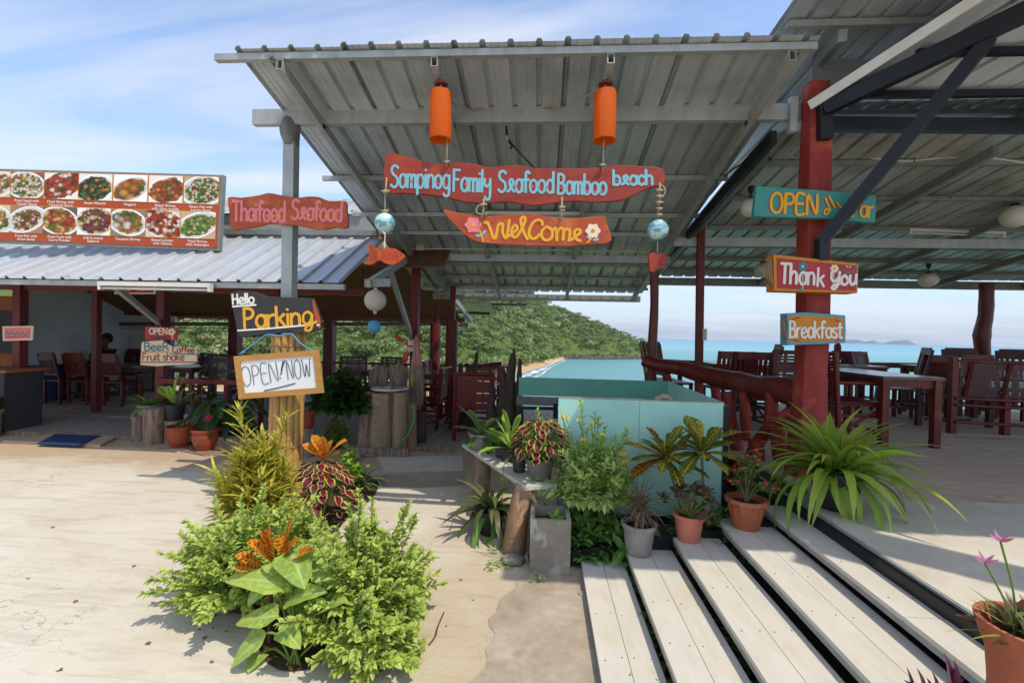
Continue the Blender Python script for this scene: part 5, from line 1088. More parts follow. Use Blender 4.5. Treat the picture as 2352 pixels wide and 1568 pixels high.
for i, (x0, x1) in enumerate(cols_):
    for k in range(2):
        dxs = -8 * k * (x1 / 510.0); a0, b0 = row(x0, k); a1, b1 = row(x1, k); sh = dxs
        m_ = dish('dish_print_%d_%d' % (i, k), *DS[i][k])
        uvquad('photo_border', [(x0 - 2 + sh, a0 - 1.5), (x1 + 1.5 + sh, a1 - 1.5), (x1 + 1.5 + sh - 2, b1 + 1.5), (x0 - 2 + sh - 2, b0 + 1.5)], lambda p: ym(p) + .003, MM['board_orange'], mp0)
        uvquad('food_photo', [(x0 + sh, a0), (x1 + sh, a1), (x1 + sh - 2, b1), (x0 + sh - 2, b0)], lambda p: ym(p) + .0, m_, mp0)
        if caps[i][k]:
            for j, tx in enumerate(caps[i][k]): caption(tx, (x0 + x1) / 2 + sh - 2, (b0 + b1) / 2 + 9.5 + 7.4 * j, 8.6, lambda p: ym(p) + .004, wpt, mp0)
# ------------------------------------------------------------------ hanging lanterns, ropes, floats and fish
def knot(mb, p, r=.014): mb.sphere(p, r, 8, 6, .9); mb.tube(cr([p + Vector((-r * 1.5, 0, r * .5)), p + Vector((0, -r, -.2 * r)), p + Vector((r * 1.5, 0, r * .3)), p + Vector((r * .3, r, r)), p + Vector((-r * 1.2, -r * .4, r * .1))], 4), .0055, 6)
def lantern(px_, py0, py1, cap, label):
    c0, c1 = P(px_, py0, 3.45), P(px_ - 1, py1, 3.45); R_ = 25 * mpp(3.45); e = empty('lantern', c1, label, 'lantern', 'orange lanterns under the canopy eave'); h = c0.z - c1.z
    prof = [(R_ * .93, h), (R_ * 1.0, h - .012), (R_ * 1.0, .012), (R_ * .97, 0), (R_ * .93, .004), (R_ * .93, h - .006), (.012, h - .004), (.01, h + .001), (R_ * .93, h)]
    MB().lathe(prof, c1, 32, lambda a, i: 1 + .008 * math.sin(5 * a)).build('shade', MM['lantern_mesh'], e, True)
    q = P(*cap, 3.45); MB().lathe([(.01, .028), (.035, .02), (.056, 0), (.05, -.012), (.01, -.008)], q, 18).build('coconut_cap', MM['dark_red_wood'], e, True)
    MB().tube([Vector((q.x, q.y, zroof(3.45) - .14)), q, c0 + Vector((0, 0, -.01))], .008, 6).build('cord', MM['rope'], e, True)
    return c1
l1 = lantern(1012, 212, 323, (1013, 194), 'orange mesh cylinder lantern on the left above the long red board')
l2 = lantern(1389, 212, 325, (1391, 194), 'orange mesh cylinder lantern on the right above the long red board')
mb = MB(); mb.tube([P(1024, 250, 3.47), P(1027, 330, 3.46), P(1026, 384, 3.43)], .006, 6); knot(mb, P(1026, 373, 3.43)); mb.build('rope_tie', MM['rope'], None, True, label='knotted cream rope holding the long board below the left lantern', cat='rope')
mb = MB(); mb.tube([P(1388, 250, 3.47), P(1387, 330, 3.46), P(1384, 392, 3.41)], .006, 6); knot(mb, P(1384, 380, 3.41)); mb.build('rope_tie', MM['rope'], None, True, label='knotted cream rope holding the long board below the right lantern', cat='rope')
mb = MB(); mb.tube([P(1111, 457, 3.43), P(1111, 480, 3.42), P(1106, 502, 3.41)], .007, 6); knot(mb, P(1110, 471, 3.42), .017); mb.tube(cr([P(1110, 470, 3.42), P(1098, 474, 3.42), P(1094, 486, 3.42), P(1104, 492, 3.42), P(1122, 490, 3.42)], 5), .006, 6); mb.build('rope_tie', MM['rope'], None, True, label='looped cream rope between the two boards on the flower side', cat='rope')
mb = MB(); mb.tube([P(1291, 452, 3.42), P(1290, 480, 3.41), P(1290, 507, 3.39)], .007, 6); knot(mb, P(1290, 477, 3.41), .016); knot(mb, P(1291, 484, 3.41), .013); mb.build('rope_tie', MM['rope'], None, True, label='doubly knotted cream rope between the two boards', cat='rope')
MB().tube(cr([P(1040, 230, 3.46), P(1062, 242, 3.7), P(1080, 250, 3.9), P(1095, 252, 3.96), P(1180, 247, 3.98), P(1262, 250, 3.96), P(1300, 246, 3.85), P(1335, 228, 3.65), P(1374, 205, 3.46)], 5), .005, 6).build('rope_line', MM['rope'], None, True, label='thin cream line strung between the two lanterns', cat='rope')
def ball(px_, py_, r_, Y_, m, label, ribs=True):
    c = P(px_, py_, Y_); R_ = r_ * mpp(Y_); e = empty('fishing_float', c, label, 'float'); MB().sphere(c, R_, 24, 14).build('ball', m, e, True)
    MB().lathe([(R_ * 1.0, -.006), (R_ * 1.035, 0), (R_ * 1.0, .006)], c, 28).build('seam', m, e, True); return e, c, R_
e, c, R_ = ball(884, 512, 23, 3.46, MM['globe_float'], 'pale blue-green float ball above the orange fish on the left')
mb = MB(); mb.tube([P(888, 408, 3.43), P(886, 436, 3.43), P(884, 470, 3.45), c + Vector((0, 0, R_))], .006, 6); knot(mb, P(885, 441, 3.43), .02); knot(mb, P(884, 486, 3.46), .018); mb.tube([P(886, 487, 3.45), P(874, 494, 3.45), P(860, 500, 3.45)], .006, 6); mb.build('rope', MM['rope'], e, True)
mb = MB(); mb.tube(cr([P(878, 530, 3.42), P(884, 538, 3.42), P(884, 550, 3.44), P(883, 572, 3.45)], 4), .006, 6); mb.sphere(P(883, 560, 3.45), .01, 8, 6, 2.2); mb.build('cord', MM['lamp_white'], e, True)
e, c, R_ = ball(1511, 528, 23, 3.42, MM['globe_float'], 'pale blue float ball with seam hanging at the right end of the board')
mb = MB(); mb.tube([P(1516, 420, 3.4), P(1514, 445, 3.4), P(1512, 480, 3.42), c + Vector((0, 0, R_))], .007, 6)
for y_, r_ in ((438, .016), (452, .018), (466, .018), (480, .015), (494, .014)): knot(mb, P(1514, y_, 3.4), r_)
mb.tube(cr([P(1516, 425, 3.4), P(1525, 430, 3.4), P(1527, 445, 3.4), P(1516, 458, 3.4)], 4), .006, 6); mb.tube([c + Vector((0, 0, -R_)), P(1510, 582, 3.42)], .005, 6); mb.build('rope', MM['rope'], e, True)
fo = [(845, 563), (860, 565), (872, 575), (880, 575), (892, 570), (905, 570), (918, 577), (930, 588), (918, 600), (905, 607), (892, 607), (880, 602), (870, 597), (858, 604), (845, 607), (848, 585)]
ef = empty('wooden_fish', P(888, 607, 3.46), 'carved orange wooden fish hanging side-on from the left float', 'ornament'); board('body', fo, lambda p: 3.45, .03, MM['fish_wood'], ef)
paint_strokes('carving', [[(849 + 0, 570 + 5 * k), (866, 577 + 3.2 * k)] for k in range(7)] + [[(878 + 7 * i, 578 + 4 * (i % 2)), (882 + 7 * i, 588), (878 + 7 * i, 598)] for i in range(5)] + [[(915, 578), (911, 588), (914, 599)]], lambda p: 3.449, .8, MM['sign_wood'], ef, .001)
disc('eye', 921, 585, 1.8, 1.8, lambda p: 3.45, MM['board_black'], ef, .004, 10)
ef2 = empty('wooden_fish', P(1509, 622, 3.42), 'red wooden fish seen nearly end-on below the right float', 'ornament')
o = board('body', [(1490, 585), (1500, 580), (1512, 584), (1524, 580), (1532, 586), (1530, 605), (1528, 618), (1516, 614), (1508, 622), (1494, 622), (1492, 604)], lambda p: 3.40 + (p - 1510) * .0016, .035, MM['sign_wood'], ef2)
disc('mouth', 1516, 607, 3, 2.2, lambda p: 3.40 + (p - 1510) * .0016, MM['board_black'], ef2, .004, 10)
e, c, R_ = ball(862, 690, 25, 5.0, MM['float_white'], 'large white fishing float hanging under the hall roof corner'); mb = MB(); mb.tube([c + Vector((0, 0, R_)), P(861, 640, 5.0)], .008, 6); mb.build('cord', MM['cord_black'], e); mb = MB(); mb.tube([c + Vector((0, 0, -R_ * .9)), c + Vector((0, 0, -R_ * 1.25))], .02, 8); mb.tube([c + Vector((0, 0, R_ * .9)), c + Vector((0, 0, R_ * 1.2))], .02, 8); mb.build('lug', MM['float_white'], e)
e, c, R_ = ball(860, 750, 15.5, 5.0, MM['float_blue'], 'small bright blue fishing float under the white float'); mb = MB(); mb.tube([c + Vector((0, 0, R_)), P(861, 722, 5.0)], .006, 6); mb.tube([c + Vector((0, 0, -R_)), c + Vector((0, 0, -R_ - .04))], .01, 6); mb.build('cord', MM['cord_black'], e)
# bamboo wrap of the post
bw = empty('bamboo_wrap', Vector((xpost, 4.0, 0)), 'bundle of split bamboo poles wrapped round the foot of the steel post', 'bamboo')
zb_t = P(650, 768, 4.0).z
for k in range(13):
    a = 2 * math.pi * k / 13 + .1; r_ = .105; x_, y_ = xpost + math.cos(a) * r_ * 1.15 + .0, 4.03 + math.sin(a) * r_ * .95; zt_ = zb_t + RN.uniform(-.02, .04); lean = RN.uniform(-.008, .008)
    pts = []; rs = []; n = 14
    for i in range(n + 1):
        t = i / n; pts.append((x_ * 1 + (t - .5) * lean - .012 * (1 - t), y_, t * zt_)); rs.append(.031 * (1 + (.14 if i % 4 == k % 4 else 0)))
    autosmooth(MB().tube(pts, rs, 8).build('bamboo_pole', MM['bamboo'], bw), 60)
for z_ in (.55, 1.1, 1.45): 
    mb = MB(); mb.tube([(xpost + math.cos(a) * .155 - .006, 4.03 + math.sin(a) * .132, z_ + .004 * math.sin(3 * a)) for a in np.linspace(0, 6.283, 25)], .004, 5); mb.build('binding_wire', MM['stump'], bw)
# ------------------------------------------------------------------ furniture
DW, DR, BR = MM['dark_wood'], MM['dark_red_wood'], MM['bamboo_red']
def chair_slat(label, group, m, solid=False, h=.95):
    e = empty('dining_chair', (0, 0, 0), label, 'chair', group); w2 = .21
    MB().box((0, .01, .45), (.44, .43, .028)).build('seat', m, e)
    for sx in (-1, 1):
        bm(e, 'leg', (sx * w2, .19, 0), (sx * w2, .19, .436), .042, .042, m, up=(0, 1, 0))
        b0, b1 = Vector((sx * w2, -.2, 0)), Vector((sx * w2, -.2, .46)); MB().beam(b0, b1, .042, .042, (0, 1, 0)).beam(b1 - Vector((0, 0, .004)), Vector((sx * (w2 + .005), -.31, h)), .04, .036, (0, 1, 0)).build('leg', m, e)
        bm(e, 'stretcher', (sx * w2, -.178, .2), (sx * w2, .168, .2), .022, .03, m)
    bm(e, 'stretcher', (-w2 + .022, 0, .2), (w2 - .022, 0, .2), .022, .03, m)
    yb_ = lambda z: -.2 - .11 * (z - .46) / (h - .46)
    bm(e, 'top_rail', (-w2 + .02, yb_(h - .05), h - .05), (w2 - .02, yb_(h - .05), h - .05), .028, .1 if not solid else .16, m)
    bm(e, 'lower_rail', (-w2 + .02, yb_(.58), .58), (w2 - .02, yb_(.58), .58), .024, .04, m)
    xs = [-.15, -.09, 0, .09, .15] if not solid else [-.16, -.1, -.04, .04, .1, .16]
    for x_ in xs: bm(e, 'slat', (x_, yb_(.6), .6), (x_, yb_(h - .09), h - .09), .018, .12 if x_ == 0 and not solid else .038, m, up=(1, 0, 0))
    return e
def chair_bamboo(label, group, m):
    e = empty('bamboo_armchair', (0, 0, 0), label, 'chair', group); w2 = .27
    def tb(name, a, b, r): return autosmooth(MB().tube([a, b], r, 8).build(name, m, e), 60)
    for sx in (-1, 1):
        tb('leg', (sx * w2, .24, 0), (sx * w2, .24, .66), .026); tb('leg', (sx * w2, -.24, 0), (sx * w2, -.3, .98), .028); tb('armrest', (sx * w2, -.27, .66), (sx * w2, .28, .66), .022)
        for z_ in (.12, .3, .42): tb('side_rail', (sx * w2, -.25, z_), (sx * w2, .24, z_), .016)
        tb('side_brace', (sx * w2, -.22, .13), (sx * w2, .22, .4), .014)
    for z_ in (.12, .42): tb('front_rail', (-w2, .24, z_), (w2, .24, z_), .016); tb('rear_rail', (-w2, -.25, z_), (w2, -.25, z_), .016)
    tb('top_rail', (-w2 - .02, -.3, .97), (w2 + .02, -.3, .97), .024)
    for k in range(10): bm(e, 'seat_slat', (-w2 + .01, -.2 + k * .048, .446), (w2 - .01, -.2 + k * .048, .446), .04, .014, m)
    for k in range(13): z_ = .5 + k * .035; bm(e, 'back_slat', (-w2 + .03, -.262 - .035 * (z_ - .5) / .45, z_), (w2 - .03, -.262 - .035 * (z_ - .5) / .45, z_), .01, .028, m)
    for x_ in (-.13, .13): bm(e, 'back_strut', (x_, -.248, .46), (x_, -.285, .95), .016, .03, m, up=(1, 0, 0))
    return e
def table(name, x0, x1, y0, y1, z0, h, label, mt, ml, group=None, leg=.07):
    e = empty(name, ((x0 + x1) / 2, (y0 + y1) / 2, z0), label, 'table', group); n = 4; lx = x1 - x0; ly = y1 - y0
    for k in range(n):
        if lx > ly: MB().box(((x0 + x1) / 2, y0 + ly * (k + .5) / n, z0 + h - .016), (lx, ly / n - .002, .032)).build('top_plank', mt, e)
        else: MB().box((x0 + lx * (k + .5) / n, (y0 + y1) / 2, z0 + h - .016), (lx / n - .002, ly, .032)).build('top_plank', mt, e)
    q = .05
    for x_ in (x0 + q, x1 - q):
        for y_ in (y0 + q, y1 - q): bm(e, 'leg', (x_, y_, z0), (x_, y_, z0 + h - .033), leg, leg, ml, up=(0, 1, 0))
        bm(e, 'apron', (x_, y0 + q + leg / 2, z0 + h - .075), (x_, y1 - q - leg / 2, z0 + h - .075), .025, .08, ml)
    for y_ in (y0 + q, y1 - q): bm(e, 'apron', (x0 + q + leg / 2, y_, z0 + h - .075), (x1 - q - leg / 2, y_, z0 + h - .075), .025, .08, ml)
    return e
R_ = math.radians
# right pavilion
t0 = P(2010, 1000, 5.15).x; t1 = P(2160, 1000, 5.1).x
table('dining_table', t0, t1, 5.06, 6.55, PZ, .75, 'long dark red dining table with its end leg facing the steps', MM['table_top'], DR)
table('dining_table', P(1612, 835, 7.0).x, P(1742, 840, 7.0).x + .1, 6.55, 7.3, PZ, .76, 'pale-topped table at the sea rail behind the crooked log handrail', MM['table_top'], DW)
table('dining_table', P(1880, 850, 7.2).x, P(2008, 850, 7.2).x, 6.9, 7.5, PZ, .76, 'table with reflective top just right of the red column', MM['table_top'], DW)
table('dining_table', P(2086, 850, 7.7).x, P(2200, 850, 7.7).x, 7.3, 7.9, PZ, .76, 'table at the sea rail behind the slatted-back chair', MM['table_top'], DW)
gR = 'wooden chairs on the pavilion deck'
cA = chair_slat('slat-back chair facing the sea between the long table and the bench', gR, DR)
cB = chair_slat('tall solid-back wooden chair beside the slat-back chair', gR, DW, True, 1.02)
def put(e, px_, Y_, rz, z0=PZ, label=None, first=False):
    p = P(px_, 800, Y_); loc = (p.x, Y_, z0)
    if first: e.location = loc; e.rotation_euler = (0, 0, rz); return e
    return copytree(e, loc, rz, label)
put(cA, 2116, 7.05, R_(4), first=True); put(cB, 2066, 6.95, R_(65), first=True)
put(cA, 2022, 7.55, R_(-150), label='slat-back chair left of the tall solid-back chair at the sea rail')
put(cA, 1972, 7.85, R_(178), label='low-looking chair whose top rail shows over the reflective table')
put(cB, 1735, 6.95, R_(75), label='chair with slotted back at the end of the pale-topped table')
put(cB, 1545, 6.9, R_(-80), label='chair with its back to the teal enclosure at the pale-topped table')
put(cB, 1520, 7.3, R_(-95), label='chair farthest left at the pale-topped table behind the trunk post')
put(cA, 1668, 6.35, R_(3), label='chair tucked at the near side of the pale-topped table, left one')
put(cA, 1712, 6.3, R_(-4), label='chair tucked at the near side of the pale-topped table, right one')
put(cB, 2232, 7.55, R_(165), label='solid-back chair beyond the dark slatted bench, near the trunk post')
put(cA, 2290, 7.3, R_(180), label='chair whose top rail shows over the middle of the slatted bench')
put(cB, 2352, 7.3, R_(150), label='chair cut off by the frame edge beyond the slatted bench')
cC = chair_bamboo('red bamboo armchair beside the long dark red table', 'bamboo armchairs', BR); put(cC, 1945, 5.45, R_(-88), first=True)
cDk = chair_bamboo('dark bamboo armchair with slatted back left of the red column', 'bamboo armchairs', DW); put(cDk, 1795, 5.75, R_(6), first=True)
# long bench, seen from behind
bx0 = P(2186, 950, 6.0).x; be = empty('slatted_bench', (bx0 + .9, 6.1, PZ), 'long dark slatted bench seen from behind at the right frame edge', 'bench')
def tbx(name, a, b, r, m=DR): return autosmooth(MB().tube([a, b], r, 8).build(name, m, be), 60)
for x_ in (bx0, bx0 + .62, bx0 + 1.2, bx0 + 1.9): bm(be, 'rear_post', (x_, 6.0, PZ), (x_, 6.0, PZ + (.95 if x_ == bx0 else .45)), .07, .07, DR, up=(0, 1, 0))
for x_ in (bx0, bx0 + .9, bx0 + 1.9): bm(be, 'front_post', (x_, 6.5, PZ), (x_, 6.5, PZ + .42), .06, .06, DW, up=(0, 1, 0))
tbx('top_rail', (bx0, 6.02, PZ + .9), (bx0 + 2.0, 5.96, PZ + .88), .026)
for k in range(17): z_ = PZ + .44 + k * .027; bm(be, 'back_slat', (bx0 + .08 + .01 * (16 - k), 6.2 - .2 * k / 16, z_), (bx0 + 1.98, 6.2 - .2 * k / 16, z_), .01, .021, DW)
for x_ in (bx0 + .3, bx0 + .75, bx0 + 1.2, bx0 + 1.65): bm(be, 'back_strut', (x_, 6.18, PZ + .44), (x_ - .1, 5.98, PZ + .88), .014, .05, DR, up=(1, 0, 0))
for z_, dz in ((.44, -.08), (.36, -.13), (.15, -.12)): tbx('rail', (bx0, 5.96, PZ + z_), (bx0 + 2.0, 5.96, PZ + z_ + dz * .5), .02)
for k in range(6): bm(be, 'seat_slat', (bx0 + .05, 6.22 + k * .055, PZ + .43), (bx0 + 1.98, 6.22 + k * .055, PZ + .43), .045, .018, DW)
tbx('brace', (bx0 + .02, 6.02, PZ + .18), (bx0 + .35, 6.4, PZ + .38), .02, DW); tbx('brace', (bx0 + .05, 6.45, PZ + .1), (bx0 + .62, 6.45, PZ + .1), .018, DW)
# left hall
gL = 'dark wooden chairs in the dining hall'
cE = chair_slat('dark slat-back chair nearest the white wall at the long hall table', gL, DR, True, .98)
put(cE, 150, 8.45, R_(-12), LZ, first=True)
put(cE, 205, 8.5, R_(-4), LZ, 'dark slat-back chair second from the white wall at the long hall table'); put(cE, 284, 8.45, R_(-6), LZ, 'dark slat-back chair nearest the lettered post at the long hall table')
put(cE, 118, 9.5, R_(80), LZ, 'dark chair against the white wall beside the blue box'); put(cE, 285, 9.9, R_(180), LZ, 'dark chair across the long hall table beside the seated person'); put(cE, 318, 9.95, R_(175), LZ, 'dark chair across the long hall table behind the drinks board')
table('dining_table', P(170, 855, 9.0).x, P(462, 860, 9.0).x, 8.75, 9.5, LZ, .74, 'long pale-topped hall table behind the row of dark chairs', MM['table_top'], DW)
cF = chair_bamboo('purplish slatted armchair right of the long hall table', 'slatted armchairs in the hall', mat('slat_purple', '5a3038', '40222a', 10, .35)); put(cF, 440, 9.4, R_(150), LZ, first=True)
put(cF, 505, 9.0, R_(200), LZ, 'slatted armchair between the hall table and the gold-framed whiteboard'); put(cF, 625, 9.7, R_(170), LZ, 'slatted armchair hidden behind the bamboo post'); put(cF, 805, 9.5, R_(190), LZ, 'slatted armchair at the back rail left of the sink stand'); put(cF, 880, 9.7, R_(160), LZ, 'slatted armchair at the back rail above the sink')
table('dining_table', P(780, 840, 9.6).x, P(842, 840, 9.6).x + .2, 9.4, 10.1, LZ, .74, 'small table at the back rail behind the blue float', MM['table_top'], DR)
table('high_table', P(958, 860, 8.4).x, P(1012, 860, 8.4).x + .15, 8.0, 8.7, LZ, .82, 'tall red bamboo table beside the walkway posts', MM['table_top'], BR, leg=.055)
cG = copytree(cC, (P(1092, 800, 6.75).x, 6.75, LZ), R_(6), 'deep red slatted armchair behind the bench of potted ferns'); cH = copytree(cC, (P(1105, 800, 7.9).x, 7.9, LZ), R_(176), 'red slatted armchair facing the camera between the driftwood pieces')
cI = copytree(cC, (P(985, 800, 7.4).x, 7.4, LZ), R_(85), 'red bamboo chair at the edge of the walkway beside the pink towel'); cJ = copytree(cC, (P(1015, 800, 9.0).x, 9.0, LZ), R_(-90), 'red bamboo chair at the far end of the walkway railing')
# blue box, fan, counter
bb = empty('storage_box', G(82, 918, LZ), 'dark blue plastic storage box beside the white hall wall', 'box'); q = G(82, 918, LZ); MB().box((q.x, q.y, LZ + .34), (.75, .5, .68)).build('body', MM['blue_plastic'], bb); MB().box((q.x, q.y, LZ + .70), (.78, .53, .05)).build('lid', MM['blue_plastic'], bb)
q = P(184, 826, 9.75); fn = empty('standing_fan', (q.x, q.y, LZ), 'grey standing fan with round wire guard against the white wall', 'fan'); R0 = 24 * mpp(9.75)
MB().tube([(q.x, q.y, LZ + .03), (q.x, q.y, q.z - .1)], .02, 8).build('pole', MM['fan_grey'], fn); MB().lathe([(.18, 0), (.17, .03), (.02, .05)], (q.x, q.y, LZ), 18).build('base', MM['fan_grey'], fn)
mb = MB()
for r_ in (R0, R0 * .8, R0 * .6, R0 * .4): mb.tube([(q.x + math.cos(a) * r_, q.y - .08 * (1 - r_ / R0), q.z + math.sin(a) * r_) for a in np.linspace(0, 6.283, 25)], .005, 4)
for k in range(20): a = k * math.pi / 10; mb.tube([(q.x + math.cos(a) * R0 * .2, q.y - .07, q.z + math.sin(a) * R0 * .2), (q.x + math.cos(a) * R0, q.y, q.z + math.sin(a) * R0)], .003, 4)
mb.build('guard', MM['fan_grey'], fn); MB().sphere((q.x, q.y + .06, q.z), .07, 12, 8).build('motor', MM['fan_grey'], fn, True)
for k in range(3):
    a = k * 2.09; MB().prism([(q.x + math.cos(a + t) * r_ * R0, q.y - .02 + .03 * t, q.z + math.sin(a + t) * r_ * R0) for t, r_ in ((-.1, .15), (-.5, .7), (-.2, .9), (.4, .8), (.2, .2))], (0, .006, 0)).build('blade', MM['fan_grey'], fn)
ctn = empty('counter', G(20, 990, LZ), 'dark serving counter with orange top at the left frame edge', 'counter'); q = G(15, 985, LZ); MB().box((q.x - .5, q.y + .1, LZ + .42), (1.3, .5, .84)).build('body', MM['board_black'], ctn); MB().box((q.x - .48, q.y + .1, LZ + .86), (1.4, .58, .04)).build('top', MM['orange_wall'], ctn)
# person sitting at the long table, back half turned
q = P(238, 800, 9.65); pz = LZ
pe_ = empty('person', (q.x, 9.65, pz), 'person in a dark t-shirt seated at the hall table, head bent down', 'person')
def skin(name, joints, edges, m, parent, lvl=2):
    me = bpy.data.meshes.new(name); me.from_pydata([j[0] for j in joints], edges, []); o = bpy.data.objects.new(name, me); COL.objects.link(o); o.data.materials.append(m); WLOC[o.name] = Vector((0, 0, 0)); setparent(o, parent)
    md = o.modifiers.new('skin', 'SKIN'); md.use_smooth_shade = True; 
    for i, j in enumerate(joints): me.skin_vertices[0].data[i].radius = j[1] if isinstance(j[1], tuple) else (j[1], j[1])
    me.skin_vertices[0].data[0].use_root = True; s_ = o.modifiers.new('sub', 'SUBSURF'); s_.levels = lvl; s_.render_levels = lvl
    return o
def bp(x_, y_, z_): return (q.x + x_, 9.65 + y_, pz + z_)
sk = mat('skin', '8a5a42', '7a4c38', 8, .5); sh_ = mat('shirt_dark', '16181e', '1f2128', 8, .9)
J = [(bp(0, 0, .52), (.15, .12)), (bp(.03, -.02, .72), (.13, .10)), (bp(.07, -.05, .92), (.16, .11)), (bp(.10, -.08, 1.04), (.065, .065)), (bp(.13, -.1, 1.10), (.055, .055)), (bp(.17, -.12, 1.2), (.085, .095)), (bp(.2, -.14, 1.3), (.075, .085)),
     (bp(-.1, -.1, .97), (.06, .06)), (bp(-.12, -.2, .76), (.048, .048)), (bp(.04, -.38, .78), (.036, .036)), (bp(.12, -.44, .79), (.028, .028)), (bp(.22, 0, .97), (.06, .06)), (bp(.27, -.1, .75), (.048, .048)), (bp(.25, -.34, .78), (.036, .036)), (bp(.22, -.43, .79), (.028, .028)),
     (bp(-.09, -.1, .5), (.085, .085)), (bp(-.1, -.42, .5), (.07, .07)), (bp(-.1, -.42, .1), (.045, .045)), (bp(-.1, -.54, .05), (.04, .035)), (bp(.1, -.1, .5), (.085, .085)), (bp(.12, -.42, .5), (.07, .07)), (bp(.12, -.42, .1), (.045, .045)), (bp(.12, -.54, .05), (.04, .035))]
E_ = [(0, 1), (1, 2), (2, 3), (3, 4), (4, 5), (5, 6), (2, 7), (7, 8), (8, 9), (9, 10), (2, 11), (11, 12), (12, 13), (13, 14), (0, 15), (15, 16), (16, 17), (17, 18), (0, 19), (19, 20), (20, 21), (21, 22)]
skin('body', J, E_, sk, pe_)
hb = MB().sphere(bp(.17, -.085, 1.27), .108, 18, 12, 1.1); hb.build('hair', mat('hair_black', '0c0a0a', '141010', 20, .6), pe_, True)
S_ = [(bp(0, 0, .5), (.165, .135)), (bp(.03, -.02, .72), (.145, .115)), (bp(.07, -.05, .92), (.175, .125)), (bp(.10, -.08, 1.03), (.075, .075)), (bp(-.1, -.1, .97), (.075, .075)), (bp(-.12, -.17, .82), (.065, .065)), (bp(.22, 0, .97), (.075, .075)), (bp(.26, -.07, .82), (.065, .065))]
skin('shirt', S_, [(0, 1), (1, 2), (2, 3), (2, 4), (4, 5), (2, 6), (6, 7)], sh_, pe_)
st2 = MB().box(bp(.05, .02, .43), (.42, .42, .03)); st2.build('seat', DW, stl := empty('stool', bp(.05, .02, 0), 'dark stool under the seated person in the hall', 'stool'))
for a_ in (-1, 1):
    for b_ in (-1, 1): bm(stl, 'leg', bp(.05 + a_ * .17, .02 + b_ * .17, 0), bp(.05 + a_ * .17, .02 + b_ * .17, .414), .04, .04, DW, up=(0, 1, 0))
# ------------------------------------------------------------------ sink stand of old logs, hose, towel
sx, sy = G(886, 1035).x, 6.02
sk_ = empty('sink_stand', (sx, sy, 0), 'outdoor wash basin standing on a ring of upright weathered logs', 'sink')
zt_ = P(890, 893, 6.0).z - .02
lr = [(-.30, .02, .08, .72), (-.22, -.10, .10, 1.0), (-.02, -.13, .155, .98), (.2, -.1, .11, .99), (.31, .03, .08, .8), (-.2, .2, .12, 1.05), (.1, .22, .14, 1.05)]
for dx, dy, r_, hh in lr:
    ph = RN.random() * 6; n = 16; V = []
    for i in range(7):
        t = i / 6
        for k in range(n):
            a = 2 * math.pi * k / n; q_ = r_ * (1 + .12 * math.sin(2 * a + ph) + .07 * math.sin(5 * a + ph * 2 + t * 1.5) + .05 * math.sin(9 * a + t * 2)) * (1.06 - .1 * t + .04 * math.sin(t * 7 + ph)); V.append((sx + dx + math.cos(a) * q_, sy + dy + math.sin(a) * q_ * .9, t * zt_ * hh))
    Fc = [(i * n + k, i * n + (k + 1) % n, (i + 1) * n + (k + 1) % n, (i + 1) * n + k) for i in range(6) for k in range(n)] + [tuple(6 * n + k for k in range(n))]
    autosmooth(meshobj('log', V, Fc, MM[RN.choice(('stump', 'log_leg', 'stump_top'))] if dx else MM['log_leg'], sk_), 50)
bz_ = zt_; MB().lathe([(.21, -.0), (.265, .02), (.27, .035), (.255, .04), (.2, .02), (.1, -.05), (.01, -.06)], (sx + .02, sy + .02, bz_), 32).build('basin', MM['ceramic'], sk_, True)
tp = MB(); tp.tube(cr([(sx + .05, sy + .24, bz_ + .03), (sx + .05, sy + .24, bz_ + .15), (sx + .05, sy + .17, bz_ + .17), (sx + .05, sy + .13, bz_ + .13)], 4), .012, 8); tp.build('tap', MM['galvanised'], sk_, True)
for x0, x1, h0, h1 in ((-.42, -.15, .16, .21), (-.12, .14, .24, .2), (.16, .38, .21, .2)): MB().prism([(sx + x0, sy + .42, bz_ - .25), (sx + x1, sy + .42, bz_ - .25), (sx + x1, sy + .42, bz_ + h1 + .07), (sx + (x0 + x1) / 2, sy + .42, bz_ + max(h0, h1) + .1), (sx + x0, sy + .42, bz_ + h0 + .05)], (0, .04, 0)).build('back_plank', MM['stump'], sk_)
MB().lathe([(.01, 0), (.028, .003), (.03, .1), (.026, .13), (.012, .16), (.012, .185), (.01, .19)], (sx + .29, sy + .16, bz_ + .03), 14).build('soap_bottle', mat('soap_yellow', '8a8a2a', '7a7a22', 5, .3), None, True, label='yellow-green soap bottle beside the wash basin', cat='bottle')
MB().box((sx - .0, sy - .29, .055), (.78, .05, .11)).build('timber_kerb', MM['stump'], None, label='weathered timber board along the foot of the sink stand', cat='timber')
autosmooth(MB().tube(cr([P(950, 934, 5.85), P(953, 945, 5.82), P(950, 970, 5.78), P(935, 1000, 5.75), P(920, 1015, 5.72), P(908, 1035, 5.7)], 6), .013, 8).build('hose', MM['hose_green'], None, label='green garden hose hanging down the sink stand', cat='hose'), 80)
autosmooth(MB().tube(cr([G(836, 1045, .02), G(862, 1045, .02), G(868, 1030, .03), G(845, 1038, .02), G(825, 1052, .02), G(815, 1058, .02)], 6), .014, 8).build('hose', MM['hose_grey'], None, label='grey hose loop lying on the path by the sink', cat='hose'), 80)
MB().lathe([(.10, 0), (.11, .05), (.105, .3), (.115, .42), (.01, .425)], (P(960, 1000, 6.3).x, 6.3, LZ), 14, lambda a, i: 1 + .08 * math.sin(3 * a + i)).build('stump', MM['driftwood'], None, True, label='dark round stump right of the sink stand', cat='stump')
tw = P(958, 770, 6.75); V = []; n = 12
